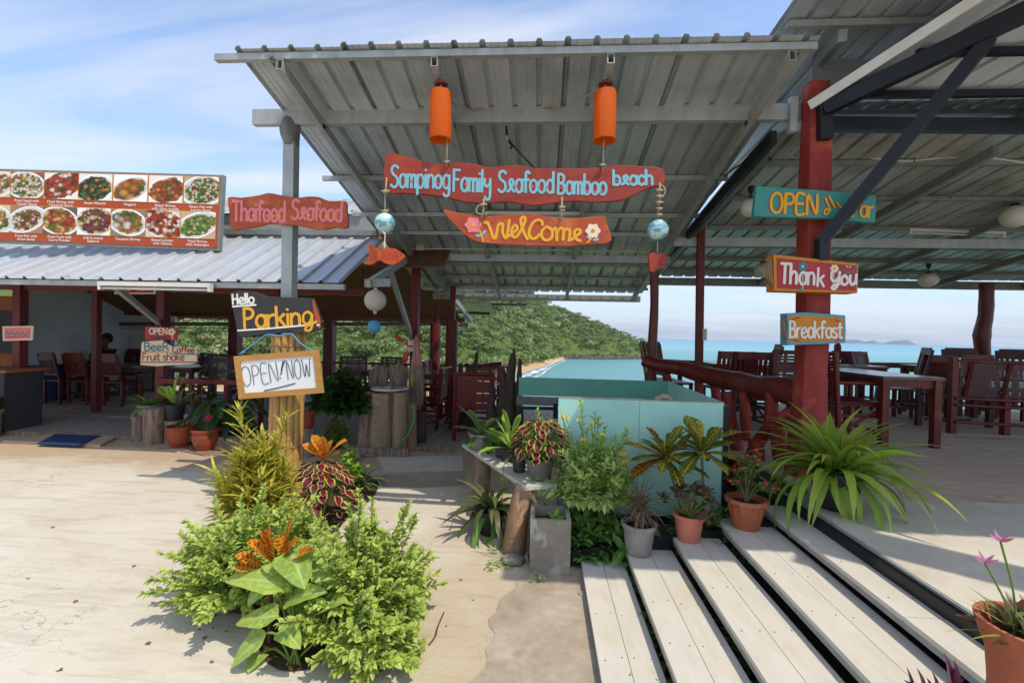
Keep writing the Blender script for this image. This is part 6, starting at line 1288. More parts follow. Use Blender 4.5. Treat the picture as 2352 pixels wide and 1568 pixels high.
for i in range(15):
    t = i / 14; z_ = tw.z + (P(958, 945, 6.75).z - tw.z) * t; w_ = (.02 + .09 * min(1, t * 2.2)) * (1 - .15 * t); x0 = tw.x + .01 * math.sin(t * 5)
    for k in range(n): s_ = 2 * k / (n - 1) - 1; V.append((x0 + s_ * w_, 6.74 - .02 * math.sin(s_ * 7 + t * 2) - .01, z_ + (.05 * s_ * t)))
o = meshobj('towel', V, np.array([(i * n + k, i * n + k + 1, (i + 1) * n + k + 1, (i + 1) * n + k) for i in range(14) for k in range(n - 1)]), MM['cloth_pink'], None, True); tag(o, 'pale pink towel hanging on the thin red post by the sink', 'towel'); md = o.modifiers.new('s', 'SOLIDIFY'); md.thickness = .006
# driftwood
def drift(px_, py0, Y_, h, spikes, label, seed):
    r = random.Random(seed); b = P(px_, py0, Y_); e = empty('driftwood', (b.x, Y_, LZ), label, 'driftwood')
    for dx, dy, hh, lean, r0 in spikes:
        p = [Vector((b.x + dx, Y_ + dy, LZ))]; n = 7
        for i in range(1, n): t = i / (n - 1); p.append(Vector((b.x + dx + lean * t + r.uniform(-.02, .02), Y_ + dy + r.uniform(-.02, .02), LZ + h * hh * t)))
        c = cr(p, 3); rs = [r0 * 1.35 * (1 - .8 * (i / (len(c) - 1)) ** 1.3) * (1 + r.uniform(-.18, .18)) + .004 for i in range(len(c))]
        autosmooth(MB().tube(c, rs, 9).build('snag', MM['driftwood'], e), 70)
drift(1062, 950, 7.3, P(1070, 808, 7.3).z - LZ, [(-.12, 0, .72, .02, .08), (-.05, .05, .85, .0, .09), (.02, 0, .8, .06, .1), (.07, .03, 1.0, .14, .07), (.0, -.05, .6, -.05, .08)], 'tall jagged dark driftwood behind the red slatted armchair', 3)
drift(1163, 1000, 6.1, P(1170, 800, 6.1).z - LZ, [(-.17, 0, .62, -.05, .09), (-.05, .02, .8, -.02, .1), (.03, .0, .95, .02, .09), (.08, .05, 1.0, .0, .05), (.12, -.02, .9, .05, .06), (.0, -.06, .7, .06, .08)], 'forked dark driftwood trunk beside the teal enclosure', 5)
# ------------------------------------------------------------------ plants
LM = leafmat
LM('basil', 'a6bb52', tip='c4d17a', var=.36, transl=.4); LM('yellow_croton', '7f9438', tip='bcb440', vein='d0c24c', var=.4, blotch='d8c048', blotch_amt=.45)
LM('big_leaf', '8fae4e', tip='b8c45e', vein='b9cc7c', var=.2, blotch='b7c862', blotch_amt=.35, rough=.35); LM('orange_croton', 'a8501c', tip='c8281c', vein='e0b030', var=.35, blotch='d8a028', blotch_amt=.6, bands=True)
LM('coleus', '6a1730', vein='86223f', margin='c2c060', marg_at=.66, var=.25); LM('ti_orange', 'c0521c', tip='e0a030', vein='d83020', var=.3, blotch='dcae38', blotch_amt=.5)
LM('green_leaf', '5f8a38', tip='86a850', vein='8aa85a', var=.3); LM('lime_leaf', '86ac3c', tip='a6c455', var=.25); LM('spider', '5c7c34', vein='d9dca0', var=.2)
LM('nest_fern', '8fb040', vein='5c4a28', tip='a8c452', var=.2, rough=.35); LM('nest_fern_dark', '5a7f3c', vein='5c4a28', tip='7a9a4a', var=.25, rough=.35); LM('shrub_y', 'a3bd5c', tip='c0d47e', margin='d2dc9c', marg_at=.8, var=.3)
LM('croton', '4e6e2a', vein='d8b84a', var=.35, blotch='c8a838', blotch_amt=.12, bands=True, rough=.3); LM('croton_y', 'b8a03a', vein='cf7a34', var=.35, blotch='5a6a2a', blotch_amt=.2, bands=True, rough=.3); LM('croton_r', '7a3418', vein='c87a30', var=.4, blotch='b88a2a', blotch_amt=.4, bands=True, rough=.3)
LM('dracaena', '85805a', tip='7a5048', margin='8a4048', marg_at=.7, var=.4); LM('crassula', '6a7a4a', tip='8a4048', margin='7a2c3c', marg_at=.62, var=.35, rough=.3); LM('euphorbia', '6a9040', tip='8aac55', var=.3)
LM('strap', '86a83c', tip='a6b04a', var=.28, rough=.35); LM('strap_dark', '66783c', tip='6a4a48', var=.35); LM('purple', '5c2440', tip='7a4a68', var=.3, rough=.35); LM('succulent', '6a7048', tip='8a4a44', var=.4, rough=.35)
LM('dark_leaf', '2f4f24', tip='46682e', var=.35, rough=.4); LM('grassy', '7a9440', tip='98a85a', var=.3)
def chord(tpl):
    V, Q, U = tpl; n = (len(V) - 0); ti = V[U[:, 1] > .999].mean(0); a = math.atan2(ti[2], ti[1]); c, s = math.cos(-a), math.sin(-a)
    W = V.copy(); W[:, 1] = V[:, 1] * c - V[:, 2] * s; W[:, 2] = V[:, 1] * s + V[:, 2] * c; L = math.hypot(ti[1], ti[2]); return W / L, Q, U
def leaf_between(parent, B, T, wid, m, shape='oval', droop=.6, seg=8, fold=.12, wave=0.0, up=(0, -.45, 1), across=2, name='leaf', roll=0.0):
    B, T = Vector(B), Vector(T); L = (T - B).length; tpl = chord(leaf_t(1, wid / L, seg, droop, fold, shape, wave, across=across))
    return one_leaf(name, tpl, B, frame(T - B, up, roll), L, m, parent)
def lpx(parent, b, bY, t, tY, w, m, **k): return leaf_between(parent, P(*b, bY), P(*t, tY), w * mpp((bY + tY) / 2), m, **k)
def rosette(parent, c, n, L, W, m, el=(.1, 1.2), shape='oval', droop=.7, seg=6, rnd=.2, wave=0.0, fold=.12, az0=0.0, name='leaf', r0=.01, mats=None):
    c = Vector(c); tp = [leaf_t(1, W / L, seg, droop * f, fold, shape, wave) for f in (.7, 1, 1.3)]
    for i in range(n):
        az = az0 + i * 2.39996 + RN.uniform(-rnd, rnd); e = el[0] + (el[1] - el[0]) * (i / max(1, n - 1)) + RN.uniform(-rnd, rnd) * .5; d = rdir(az, e)
        one_leaf(name, tp[i % 3], c + d * r0, frame(d, (0, 0, 1), RN.uniform(-.25, .25)), L * RN.uniform(.8, 1.15), RN.choice(mats) if mats else m, parent)
def tubeo(parent, name, pts, r, m, n=6, sub=4): return autosmooth(MB().tube(cr(pts, sub) if len(pts) > 2 else pts, r, n).build(name, m, parent), 80)
def bush(name, label, c, rx, ry, h, nst, per, L, W, m, sm, shape='oval', cat='bush', droop=.5, el=(.05, 1.45), inner=.35, z0=0.0, fold=.2, seg=3, parent=None, pair=True, updir=.35, loose=.3):
    c = Vector(c); e = parent or empty(name, c, label, cat); f = Fol(); sb = MB(); tps = [leaf_t(1, W / L, seg, droop * q, fold, shape) for q in (.5, 1, 1.6)]
    for k in range(nst):
        az = k * 2.39996 + RN.uniform(-.3, .3); t = (k + .5) / nst; ee = el[0] + (el[1] - el[0]) * (1 - t ** .75) + RN.uniform(-.12, .12); q = RN.uniform(1 - loose * .55, 1.06) * (1 + loose if RN.random() < .16 else 1)
        end = c + Vector((rx * math.cos(ee) * math.cos(az) * q, ry * math.cos(ee) * math.sin(az) * q, z0 + h * (.18 + .82 * math.sin(max(.02, ee))) * q))
        b = c + Vector((RN.uniform(-.05, .05) * rx * 4, RN.uniform(-.05, .05) * ry * 4, z0)); mid = b.lerp(end, .5) + Vector((0, 0, .10 * h))
        pts = cr([b, mid, end], 5); sb.tube(pts, [.0035 * (1 - .6 * i / len(pts)) for i in range(len(pts))], 4, False)
        npr = per // 2 if pair else per
        for j in range(npr):
            s_ = inner + (1 - inner) * (j + RN.random() * .6) / npr; x_ = s_ * (len(pts) - 1); i0 = min(int(x_), len(pts) - 2); p = Vector(pts[i0]).lerp(Vector(pts[i0 + 1]), x_ - i0); tg = (Vector(pts[i0 + 1]) - Vector(pts[i0])).normalized()
            a0 = j * 1.57 + RN.uniform(-.4, .4); x1 = tg.orthogonal().normalized(); y1 = tg.cross(x1)
            for sg in ((1, -1) if pair else (1,)):
                sd = (x1 * math.cos(a0) + y1 * math.sin(a0)) * sg; d = (sd * .9 + tg * (.45 + .5 * s_) + Vector((0, 0, updir))).normalized()
                f.leaf(RN.choice(tps), p, frame(d, (RN.uniform(-.4, .4), RN.uniform(-.5, .2), 1)), L * RN.uniform(.45, 1.3) * (1.0 if s_ < .85 else .75))
    sb.build('stems', sm, e, False, kind='stuff'); f.build('foliage', m, e, kind='stuff'); return e
def pot(parent, c, rt, rb, h, m, rim=.012, soil='bark_chips', scal=0, fill=.82, n=28, name='pot', belly=0.0):
    c = Vector(c); wob = (lambda a, i: 1 + (.045 * math.cos(scal * a) if i >= 3 and i <= 6 else 0)) if scal else None
    rm = rb + (rt - rb) * .5 + belly
    pr = [(.002, .001), (rb * .96, .0), (rb, .006), (rm, h * .5), (rt * .97, h * .86), (rt * .97 + rim, h * .87), (rt + rim, h * .985), (rt + rim * .6, h), (rt - .004, h), (rt * .93, h * .86), (rt * .9, h * fill - .01)]
    autosmooth(MB().lathe(pr, c, n, wob).build(name, m, parent), 35)
    q = MB(); q.lathe([(rt * .94, h * fill - .004), (rt * .6, h * fill + .006), (rt * .25, h * fill + .012), (.002, h * fill + .013)], c, 20, lambda a, i: 1 + .03 * math.sin(7 * a + i)); q.build('soil', MM[soil], parent, True)
    return c + Vector((0, 0, h * fill))
# --- front bed: basil mounds
g = G(835, 1475); bush('basil_bush', 'large light green leafy bush at the front of the bed, on the path side', (g.x, g.y, 0), .33, .32, .58, 270, 46, .043, .023, MM['basil'], MM['stem_brown'])
g = G(570, 1392); bush('basil_bush', 'light green leafy bush on the yard side of the bed, below the yellow croton', (g.x, g.y, 0), .40, .36, .54, 260, 46, .043, .023, MM['basil'], MM['stem_brown'])
g = G(690, 1340); bush('basil_bush', 'green leafy growth between the two bushes behind the heart-leaved plant', (g.x, g.y, 0), .26, .3, .4, 120, 34, .043, .023, MM['basil'], MM['stem_brown'])
g = G(905, 1440); bush('basil_bush', 'small straggling green sprig reaching over the path', (g.x - .05, g.y + .1, 0), .24, .2, .34, 40, 26, .05, .026, MM['basil'], MM['stem_brown'])
g = G(850, 1550); bush('basil_bush', 'low green bush edge at the very bottom of the bed', (g.x, g.y + .05, 0), .24, .2, .3, 80, 30, .046, .025, MM['basil'], MM['stem_brown'])
g = G(585, 1290); bush('yellow_croton', 'tall yellow-green narrow-leaved croton left of the bamboo post', (g.x, g.y, 0), .27, .24, .86, 60, 60, .145, .017, MM['yellow_croton'], MM['stem_brown'], 'lance', 'shrub', .5, (.25, 1.5), .3, pair=False, updir=.6, seg=4)
# --- big heart leaves
g = G(690, 1545); bl_ = empty('heart_leaf_plant', (g.x, g.y, 0), 'big pale green heart-leaved plant at the front of the bed', 'plant')
hb_ = Vector((G(680, 1520).x, G(680, 1520).y, .0))
for b, bY, t, tY, w_, dr in [((668, 1262), 2.2, (700, 1352), 2.05, 92, .5), ((722, 1268), 2.25, (735, 1345), 2.1, 62, .4), ((668, 1345), 2.1, (513, 1332), 2.15, 70, .5), ((625, 1330), 2.15, (568, 1392), 2.1, 60, .6), ((640, 1415), 2.05, (542, 1432), 2.1, 62, .4), ((612, 1452), 2.05, (532, 1532), 2.0, 62, .5), ((660, 1378), 2.1, (752, 1360), 2.05, 64, .5), ((650, 1440), 2.02, (690, 1490), 1.95, 56, .5), ((735, 1400), 2.1, (800, 1380), 2.0, 60, .5), ((760, 1470), 2.05, (792, 1432), 2.0, 56, .3), ((600, 1500), 2.1, (570, 1545), 2.0, 48, .6), ((700, 1330), 2.15, (600, 1300), 2.15, 60, .5)]:
    lpx(bl_, b, bY, t, tY, w_, MM['big_leaf'], shape='heart', droop=dr, seg=9, fold=.10, across=4, wave=.05); q = P(*b, bY); tubeo(bl_, 'petiole', [hb_ + Vector((RN.uniform(-.04, .04), RN.uniform(-.04, .04), 0)), q.lerp(hb_, .4) + Vector((0, 0, .04)), q], [.010, .007, .005] and .006, MM['stem_green'])
# --- orange croton in the bed
c0 = P(622, 1310, 2.22); oc = empty('orange_croton', (c0.x, c0.y, 0), 'orange and red banded croton in the middle of the bed', 'shrub'); tubeo(oc, 'stem', [(c0.x, c0.y, 0), c0], .012, MM['stem_brown'])
for b, t, w_ in [((640, 1300), (620, 1205), 40), ((645, 1300), (668, 1218), 34), ((630, 1300), (565, 1245), 40), ((615, 1310), (538, 1275), 34), ((612, 1315), (530, 1302), 34), ((640, 1310), (690, 1235), 34), ((650, 1305), (720, 1262), 34), ((612, 1320), (552, 1330), 40), ((640, 1315), (600, 1350), 34), ((650, 1310), (700, 1300), 34), ((630, 1290), (592, 1222), 34), ((665, 1290), (672, 1190), 20), ((660, 1290), (640, 1225), 30)]: lpx(oc, b, 2.22, t, 2.15 + RN.uniform(-.05, .05), w_, MM['orange_croton'], shape='spoon', droop=.5, fold=.2, across=4, wave=.08, name='leaf')
c1 = P(745, 1050, 3.75); ti = empty('ti_plant', (c1.x, c1.y, 0), 'orange-red upright ti plant right of the bamboo post', 'plant'); tubeo(ti, 'stem', [(c1.x, c1.y, 0), c1], .012, MM['stem_brown'])
for b, t, w_ in [((742, 1050), (715, 998), 26), ((746, 1048), (742, 1000), 24), ((750, 1050), (798, 1012), 26), ((740, 1055), (693, 1020), 24), ((752, 1054), (780, 1040), 20), ((742, 1058), (728, 1100), 22), ((748, 1060), (752, 1115), 22), ((744, 1052), (722, 1040), 18), ((750, 1050), (765, 1010), 18)]: lpx(ti, b, 3.75, t, 3.68 + RN.uniform(-.05, .08), w_, MM['ti_orange'], shape='spoon', droop=.4, fold=.2, across=4)
def coleus(label, c, rx, ry, h, n, L, z0=0.0, parent=None):
    e = parent or empty('coleus', c, label, 'plant'); c = Vector(c); tp = [leaf_t(1, .78, 6, d_, .12, 'oval', .06, across=4) for d_ in (.5, .8, 1.1)]
    for k in range(n):
        az = k * 2.39996 + RN.uniform(-.3, .3); t = (k + .5) / n; ee = 1.35 - 1.5 * t; p = c + Vector((rx * math.cos(ee) * math.cos(az), ry * math.cos(ee) * math.sin(az), z0 + h * (.35 + .65 * math.sin(ee)))) * 1.0; d = rdir(az, .25 * math.sin(ee) - .2)
        one_leaf('leaf', RN.choice(tp), p, frame(d, (0, 0, 1), RN.uniform(-.3, .3)), L * RN.uniform(.75, 1.25), MM['coleus'], e)
    sb = MB()
    for k in range(14): az = k * 2.4; sb.tube(cr([c + Vector((0, 0, z0)), c + Vector((rx * .35 * math.cos(az), ry * .35 * math.sin(az), z0 + h * .5)), c + Vector((rx * .7 * math.cos(az), ry * .7 * math.sin(az), z0 + h * .8))], 3), .004, 5, False)
    sb.build('stems', MM['stem_green'], e, kind='stuff'); return e
g = G(742, 1195); coleus('burgundy coleus with lime leaf edges at the foot of the bamboo post', (g.x - .02, g.y, 0), .25, .2, .5, 130, .085)
g = G(815, 1125); bush('green_sprig', 'small fresh green leafy plant between the coleus and the spider plant', (g.x - .06, g.y, 0), .14, .14, .42, 26, 16, .06, .036, MM['lime_leaf'], MM['stem_green'], cat='plant')
g = G(830, 1120); sp_ = empty('spider_plant', (g.x, g.y, 0), 'striped spider plant at the corner of the bed on the path', 'plant'); rosette(sp_, (g.x, g.y, .03), 46, .3, .017, MM['spider'], (.0, 1.35), 'strap', 1.5, 7, .3)
# soil of the bed
bp_ = [G(x_, y_) for x_, y_ in ((600, 1400), (585, 1290), (590, 1210), (640, 1140), (700, 1085), (800, 1080), (868, 1105), (850, 1150), (790, 1200), (730, 1300), (740, 1420), (740, 1520), (640, 1540), (590, 1480))]
bo = cr([(p.x, p.y, .006) for p in bp_], 3, True); tag(meshobj('bed_soil', [tuple(v) for v in bo], [tuple(range(len(bo)))[::-1]], MM['soil']), kind='structure')
# --- bench of pots
bn = empty('plant_bench', G(1190, 1270), 'narrow white marble slab bench on log legs carrying potted ferns', 'bench'); bz0 = .5
sl_ = [G(1062, 1019, bz0), G(1128, 1017, bz0), G(1289, 1110, bz0), G(1208, 1117, bz0)]
sl_[1] = sl_[0] + (sl_[2] - sl_[3]) * .92
MB().prism([(p.x, p.y, bz0 - .03) for p in sl_][::-1], (0, 0, .03)).build('slab', MM['marble'], bn); fixn(bpy.data.objects['slab'] if 'slab' in bpy.data.objects else bn.children[0]) if False else None
a, b = P(1202, 1122, 3.42), G(1180, 1268); tubeo(bn, 'leg', [(a.x + .01, a.y, bz0 - .03), a.lerp(b, .45) + Vector((-.008, 0, 0)), b], [.072, .074, .076, .078, .082, .084, .084, .086, .086], MM['log_leg'], 12, 4)
a = P(1108, 1050, 4.35); tubeo(bn, 'leg', [(a.x, 4.35, bz0 - .03), (a.x, 4.35, .25), (a.x - .01, 4.35, 0)], .085, MM['stump'], 12)
def potted(name, label, px_, py_, z0, rt, rb, h, m, **k):
    g = G(px_, py_, z0); e = empty(name, (g.x, g.y, z0), label, 'plant'); top = pot(e, (g.x, g.y, z0 + .001), rt, rb, h, m, **k); return e, top
def fern(e, top, n, L, W, m, el=(.15, 1.3), droop=.8, wave=.12): rosette(e, top, n, L, W, m, el, 'spoon', droop, 9, .2, wave, .15, RN.random() * 6)
e, tp_ = potted('nest_fern', 'darker bird-nest fern in a beige pot at the far end of the bench', 1105, 1030, bz0, .115, .095, .15, MM['pot_grey']); fern(e, tp_, 17, .33, .075, MM['nest_fern_dark'], (.0, 1.25))
e, tp_ = potted('nest_fern', 'bright lime bird-nest fern in a wide black pot on the bench', 1172, 1055, bz0, .12, .09, .11, MM['pot_black']); fern(e, tp_, 16, .34, .062, MM['nest_fern'], (.35, 1.4), .5)
for px_, py_, rt, h, lb in ((1125, 1040, .045, .085, 'small black nursery pot with a seedling beside the beige pot'), (1146, 1050, .045, .085, 'small black nursery pot with a seedling in front of the lime fern'), (1192, 1083, .06, .12, 'dark grey nursery pot with a trailing vine on the bench')):
    e, tp_ = potted('seedling_pot', lb, px_, py_, bz0, rt, rt * .75, h, MM['pot_darkgrey'], n=18); rosette(e, tp_, 7, .07, .03, MM['green_leaf'], (.2, 1.2), 'oval', .5, 4)
    if rt > .05:
        v_ = cr([tp_, tp_ + Vector((-.06, -.05, .04)), tp_ + Vector((-.12, -.08, -.04)), tp_ + Vector((-.11, -.1, -.18)), tp_ + Vector((-.13, -.1, -.3))], 5); tubeo(e, 'vine', v_, .003, MM['stem_green'], 5, 1)
        for i in range(3, len(v_), 2): d = rdir(RN.uniform(0, 6.28), RN.uniform(-.5, .3)); one_leaf('leaf', leaf_t(1, .7, 4, .5, .1, 'heart'), v_[i], frame(d), .05, MM['lime_leaf'], e)
e, tp_ = potted('coleus', 'burgundy coleus with lime edges in a smoky plastic pot on the bench', 1240, 1098, bz0, .11, .085, .16, MM['pot_smoke']); coleus('', tp_, .18, .17, .34, 105, .075, -.02, e); bush('', '', tp_ + Vector((0, 0, -.03)), .19, .19, .38, 34, 18, .035, .02, MM['lime_leaf'], MM['stem_green'], parent=e)
e, tp_ = potted('strap_plant', 'purplish strap-leaved plant in a black pot below the bench', 1125, 1222, .0, .12, .09, .2, MM['pot_black']); rosette(e, tp_, 34, .42, .045, MM['strap_dark'], (.1, 1.3), 'strap', 1.7, 9, .3, mats=[MM['strap_dark'], MM['strap_dark'], MM['green_leaf']])
# concrete planter
g = G(1262, 1318); cp = empty('concrete_planter', (g.x, g.y + .12, 0), 'tall square weathered concrete planter beside the steps', 'planter'); hw_, hh = .135, .37; cx_, cy_ = g.x - .0, g.y + .12
for i, (dx, dy, sx_, sy_) in enumerate(((0, -1, 2, .0), (0, 1, 2, .0), (-1, 0, 0, 2), (1, 0, 0, 2))):
    MB().box((cx_ + dx * (hw_ - .014), cy_ + dy * (hw_ - .014), hh / 2), ((2 * hw_ if sx_ else .028), (.028 if sx_ else 2 * hw_ - .056), hh)).build('side_slab', MM['concrete_pot'], cp)
MB().box((cx_, cy_, hh * .8), (2 * hw_ - .056, 2 * hw_ - .056, .02)).build('soil', MM['soil'], cp); rosette(cp, (cx_ + .03, cy_, hh * .8), 12, .1, .035, MM['lime_leaf'], (.1, 1.2), 'oval', .5, 4)
for k in range(5): a = k * 1.3; tubeo(cp, 'dry_stalk', [(cx_ - .06, cy_, hh * .8), (cx_ - .12, cy_ - .03 * k, hh + .08 + .02 * k), (cx_ - .2 - .02 * k, cy_ - .05, hh + .12 + .03 * k)], .0025, MM['stem_grey'], 4)
for i, (px_, py_, s_) in enumerate([(1178, 1290, .085), (1150, 1250, .07)]):
    g = G(px_, py_); iv, jf = ico(); autosmooth(MB().add([(g.x + a * s_ * 1.2, g.y + b * s_, .02 + d * s_ * .45) for a, b, d in iv], jf).build('stone', MM['concrete_pot'], None, label=['flat grey stone at the foot of the log bench leg', 'pale stone behind the log bench leg'][i], cat='stone'), 80)
# --- yellow-flowered shrub and big crotons behind the bench
g = P(1345, 1290, 3.3); ys = empty('flowering_shrub', (g.x, 3.35, -.03), 'tall green shrub with small yellow flowers in front of the teal enclosure', 'shrub')
top = P(1365, 1130, 3.35); bush('', '', (top.x, 3.35, top.z - .12), .31, .2, .52, 150, 24, .068, .025, MM['shrub_y'], MM['stem_green'], 'oval', parent=ys, el=(-.3, 1.5), loose=.55)
for x_, y_ in ((1300, 1210), (1330, 1190), (1365, 1180), (1390, 1200), (1285, 1170)): q = P(x_, y_ - 90, 3.3); tubeo(ys, 'branch', [(g.x, 3.35, -.03), P(x_, y_, 3.32), q], .007, MM['stem_brown'])
for x_, y_ in ((1358, 972), (1384, 998), (1432, 1043), (1402, 1140), (1340, 1010), (1300, 960), (1290, 955), (1330, 965)):
    c = P(x_, y_, 3.2); q = P(1365 + (x_ - 1365) * .6, max(y_ + 60, 1060), 3.3); tubeo(ys, 'flower_stalk', [q, q.lerp(c, .6) + Vector((.006, 0, .01)), c], .003, MM['stem_green'], 5)
    for j in range(7): pj = q.lerp(c, .15 + .11 * j); one_leaf('leaf', leaf_t(1, .38, 4, .5, .15, 'oval'), pj, frame(rdir(j * 2.4, .35)), .05, MM['shrub_y'], ys)
    for k in range(5): one_leaf('petal', leaf_t(1, .8, 3, .4, .1, 'oval'), c, frame(rdir(k * 1.257, .35), (0, -1, .3)), .022, MM['flower_yellow'], ys)
tubeo(ys, 'branch', [P(1300, 1060, 3.3), P(1298, 1000, 3.25), P(1294, 958, 3.22)], .003, MM['stem_green'])
b_ = P(1330, 1205, 3.25); bush('green_sprig', 'low glossy green plants under the shrub behind the concrete planter', (b_.x + .05, 3.3, -.03), .35, .16, .42, 40, 12, .11, .045, MM['green_leaf'], MM['stem_brown'], cat='plant', el=(.1, 1.4))
b_ = P(1440, 1230, 3.2); bush('green_sprig', 'glossy dark green plants under the crotons behind the grey pot', (b_.x, 3.25, -.03), .25, .14, .36, 26, 10, .13, .055, MM['green_leaf'], MM['stem_brown'], cat='plant')
b_ = P(1640, 1230, 3.25); bush('green_sprig', 'glossy green leaves at the foot of the teal enclosure behind the pink pot', (b_.x - .06, 3.28, -.03), .22, .12, .42, 22, 10, .13, .06, MM['green_leaf'], MM['stem_brown'], cat='plant')
def croton(label, c, base, n, L, W, extra):
    e = empty('croton', (base.x, base.y, -.03), label, 'shrub'); tubeo(e, 'stem', [base, base.lerp(c, .5) + Vector((.03, 0, -.03)), c], .009, MM['stem_grey'])
    rosette(e, c, n, L, W, None, (-.25, 1.25), 'spoon', .55, 8, .25, .06, .16, RN.random() * 6, r0=.02, mats=[MM['croton'], MM['croton'], MM['croton'], MM['croton_y'], MM['croton_r']]); return e
croton('yellow-green banded croton in front of the teal boards, left rosette', P(1530, 1052, 3.3), Vector((P(1590, 1230, 3.35).x, 3.35, -.03)), 30, .26, .085, 0)
croton('taller banded croton in front of the teal boards, right rosette', P(1612, 1040, 3.25), Vector((P(1600, 1230, 3.35).x, 3.35, -.03)), 28, .255, .088, 0)
g = P(1420, 1070, 3.25); cy2 = empty('croton_sprig', (g.x, 3.25, -.03), 'few yellow croton leaves poking out of the flowering shrub', 'plant')
for b, t in (((1410, 1050), (1452, 1062)), ((1415, 1040), (1445, 1038)), ((1420, 1060), (1440, 1080))): lpx(cy2, b, 3.22, t, 3.15, 14, MM['croton_y'], shape='spoon', across=4)
tubeo(cy2, 'stem', [(g.x, 3.3, -.03), P(1412, 1055, 3.24)], .006, MM['stem_grey'])
# --- pots standing on the step ends
e, tp_ = potted('dracaena', 'grassy red-edged dracaena in a pale grey pot on the second step', 1466, 1268, tz[1], .108, .085, .205, MM['pot_grey'])
for dx, dy, hh in ((0, 0, .17), (.025, .01, .14), (-.02, .015, .13), (.01, -.02, .11)):
    c = tp_ + Vector((dx, dy, hh)); tubeo(e, 'stem', [tp_ + Vector((dx, dy, -.01)), c], .009, MM['stem_grey']); rosette(e, c, 26, .19, .010, MM['dracaena'], (-.6, 1.4), 'strap', .9, 6, .35)
e, tp_ = potted('jade_plant', 'purple-green fleshy-leaved plant in a pink plastic pot on the third step', 1581, 1238, tz[2], .097, .072, .178, MM['pot_pink'])
for k in range(11):
    az = k * 2.4; r_ = .04 + .10 * (k / 10); c = tp_ + Vector((math.cos(az) * r_ * 1.3, math.sin(az) * r_, .06 + .12 * (1 - (k / 10) ** 2) + RN.uniform(-.02, .04))); tubeo(e, 'stem', [tp_, tp_.lerp(c, .6) + Vector((0, 0, .01)), c], .006, MM['stem_green']); rosette(e, c, 13, .055, .036, MM['crassula'], (-.3, 1.3), 'spoon', .3, 5, .3, 0, .05)
e, tp_ = potted('crown_of_thorns', 'red-flowered thorny plant in a scalloped terracotta pot on the fourth step', 1712, 1210, tz[3], .118, .085, .2, MM['terracotta'], scal=14, rim=.016)
f = Fol(); fl = Fol(); lt = leaf_t(1, .5, 3, .4, .1, 'oval'); pt = leaf_t(1, .9, 3, .3, .1, 'oval')
for k in range(16):
    az = k * 2.4; q = RN.uniform(.3, 1); end = tp_ + Vector((math.cos(az) * .17 * q, math.sin(az) * .14 * q, .34 - .24 * q + RN.uniform(-.05, .1))); pts = cr([tp_, tp_.lerp(end, .5) + Vector((0, 0, .06)), end], 5); tubeo(e, 'stem', pts, .005, MM['stem_grey'], 5, 1)
    for i in range(3, len(pts)):
        for j in range(6): f.leaf(lt, pts[i], frame(rdir(RN.uniform(0, 6.28), RN.uniform(0, .9))), RN.uniform(.025, .045))
    for cl in range(2):
        cc = Vector(end) + Vector((RN.uniform(-.03, .03), RN.uniform(-.03, .03), RN.uniform(0, .03)))
        for j in range(3): fl.leaf(pt, cc, frame(rdir(j * 2.1, .5), (0, -1, .5)), .016)
f.build('foliage', MM['euphorbia'], e, kind='stuff'); fl.build('flowers', MM['flower_red'], e, kind='stuff')
# --- big strap-leaved plant on the platform
e, tp_ = potted('strap_plant', 'large bright green strap-leaved plant in a black pot on the platform', 1918, 1163, PZ, .15, .12, .25, MM['pot_black'], fill=.9)
for k in range(112):
    az = k * 2.39996 + RN.uniform(-.2, .2); t = k / 111; el_ = 1.4 - 1.15 * t + RN.uniform(-.15, .15); d = rdir(az, el_); L_ = RN.uniform(.42, .68) * (1.05 if t > .3 else .9); tpx = leaf_t(1, .044 / L_ * RN.uniform(.8, 1.25), 11, (.45 + 1.5 * t) * RN.uniform(.8, 1.2), .22, 'strap', 0, tipdroop=.3)
    one_leaf('leaf', tpx, tp_ + Vector((RN.uniform(-.05, .05), RN.uniform(-.05, .05), -.02)), frame(d, (0, 0, 1), RN.uniform(-.4, .4)), L_, MM['strap'], e)
for t in ((2125, 1052), (2075, 1130)): lpx(e, (1960, 1070), 3.0, t, 2.85, 17, MM['strap'], shape='strap', droop=1.5, seg=12)
# --- terracotta jar in the corner
g = G(2340, 1640, tz[4]); jx, jy = P(2376, 1500, 1.46).x, 1.46
e = empty('flower_jar', (jx, jy, tz[4]), 'curved terracotta jar with pink-flowered lily and succulents at the lower right corner', 'plant')
h_ = P(2300, 1452, 1.42).z - tz[4]
autosmooth(MB().lathe([(.002, .002), (.09, 0), (.1, h_ * .1), (.098, h_ * .4), (.105, h_ * .7), (.13, h_ * .93), (.135, h_), (.122, h_ * 1.0), (.105, h_ * .88), (.09, h_ * .8)], (jx, jy, tz[4] + .001), 36).build('jar', MM['terracotta'], e), 50)
tp_ = Vector((jx, jy, tz[4] + h_ * .85)); MB().lathe([(.1, 0), (.002, .01)], tp_, 18).build('soil', MM['soil'], e)
for k in range(5): rosette(e, tp_ + Vector((math.cos(k * 1.3) * .06, math.sin(k * 1.3) * .05, .02)), 12, .1, .03, MM['succulent'], (.1, 1.3), 'oval', .3, 5, .3, 0, .1, k)
rosette(e, tp_ + Vector((-.03, -.02, 0)), 22, .2, .007, MM['grassy'], (.3, 1.5), 'strap', .9, 7, .3)
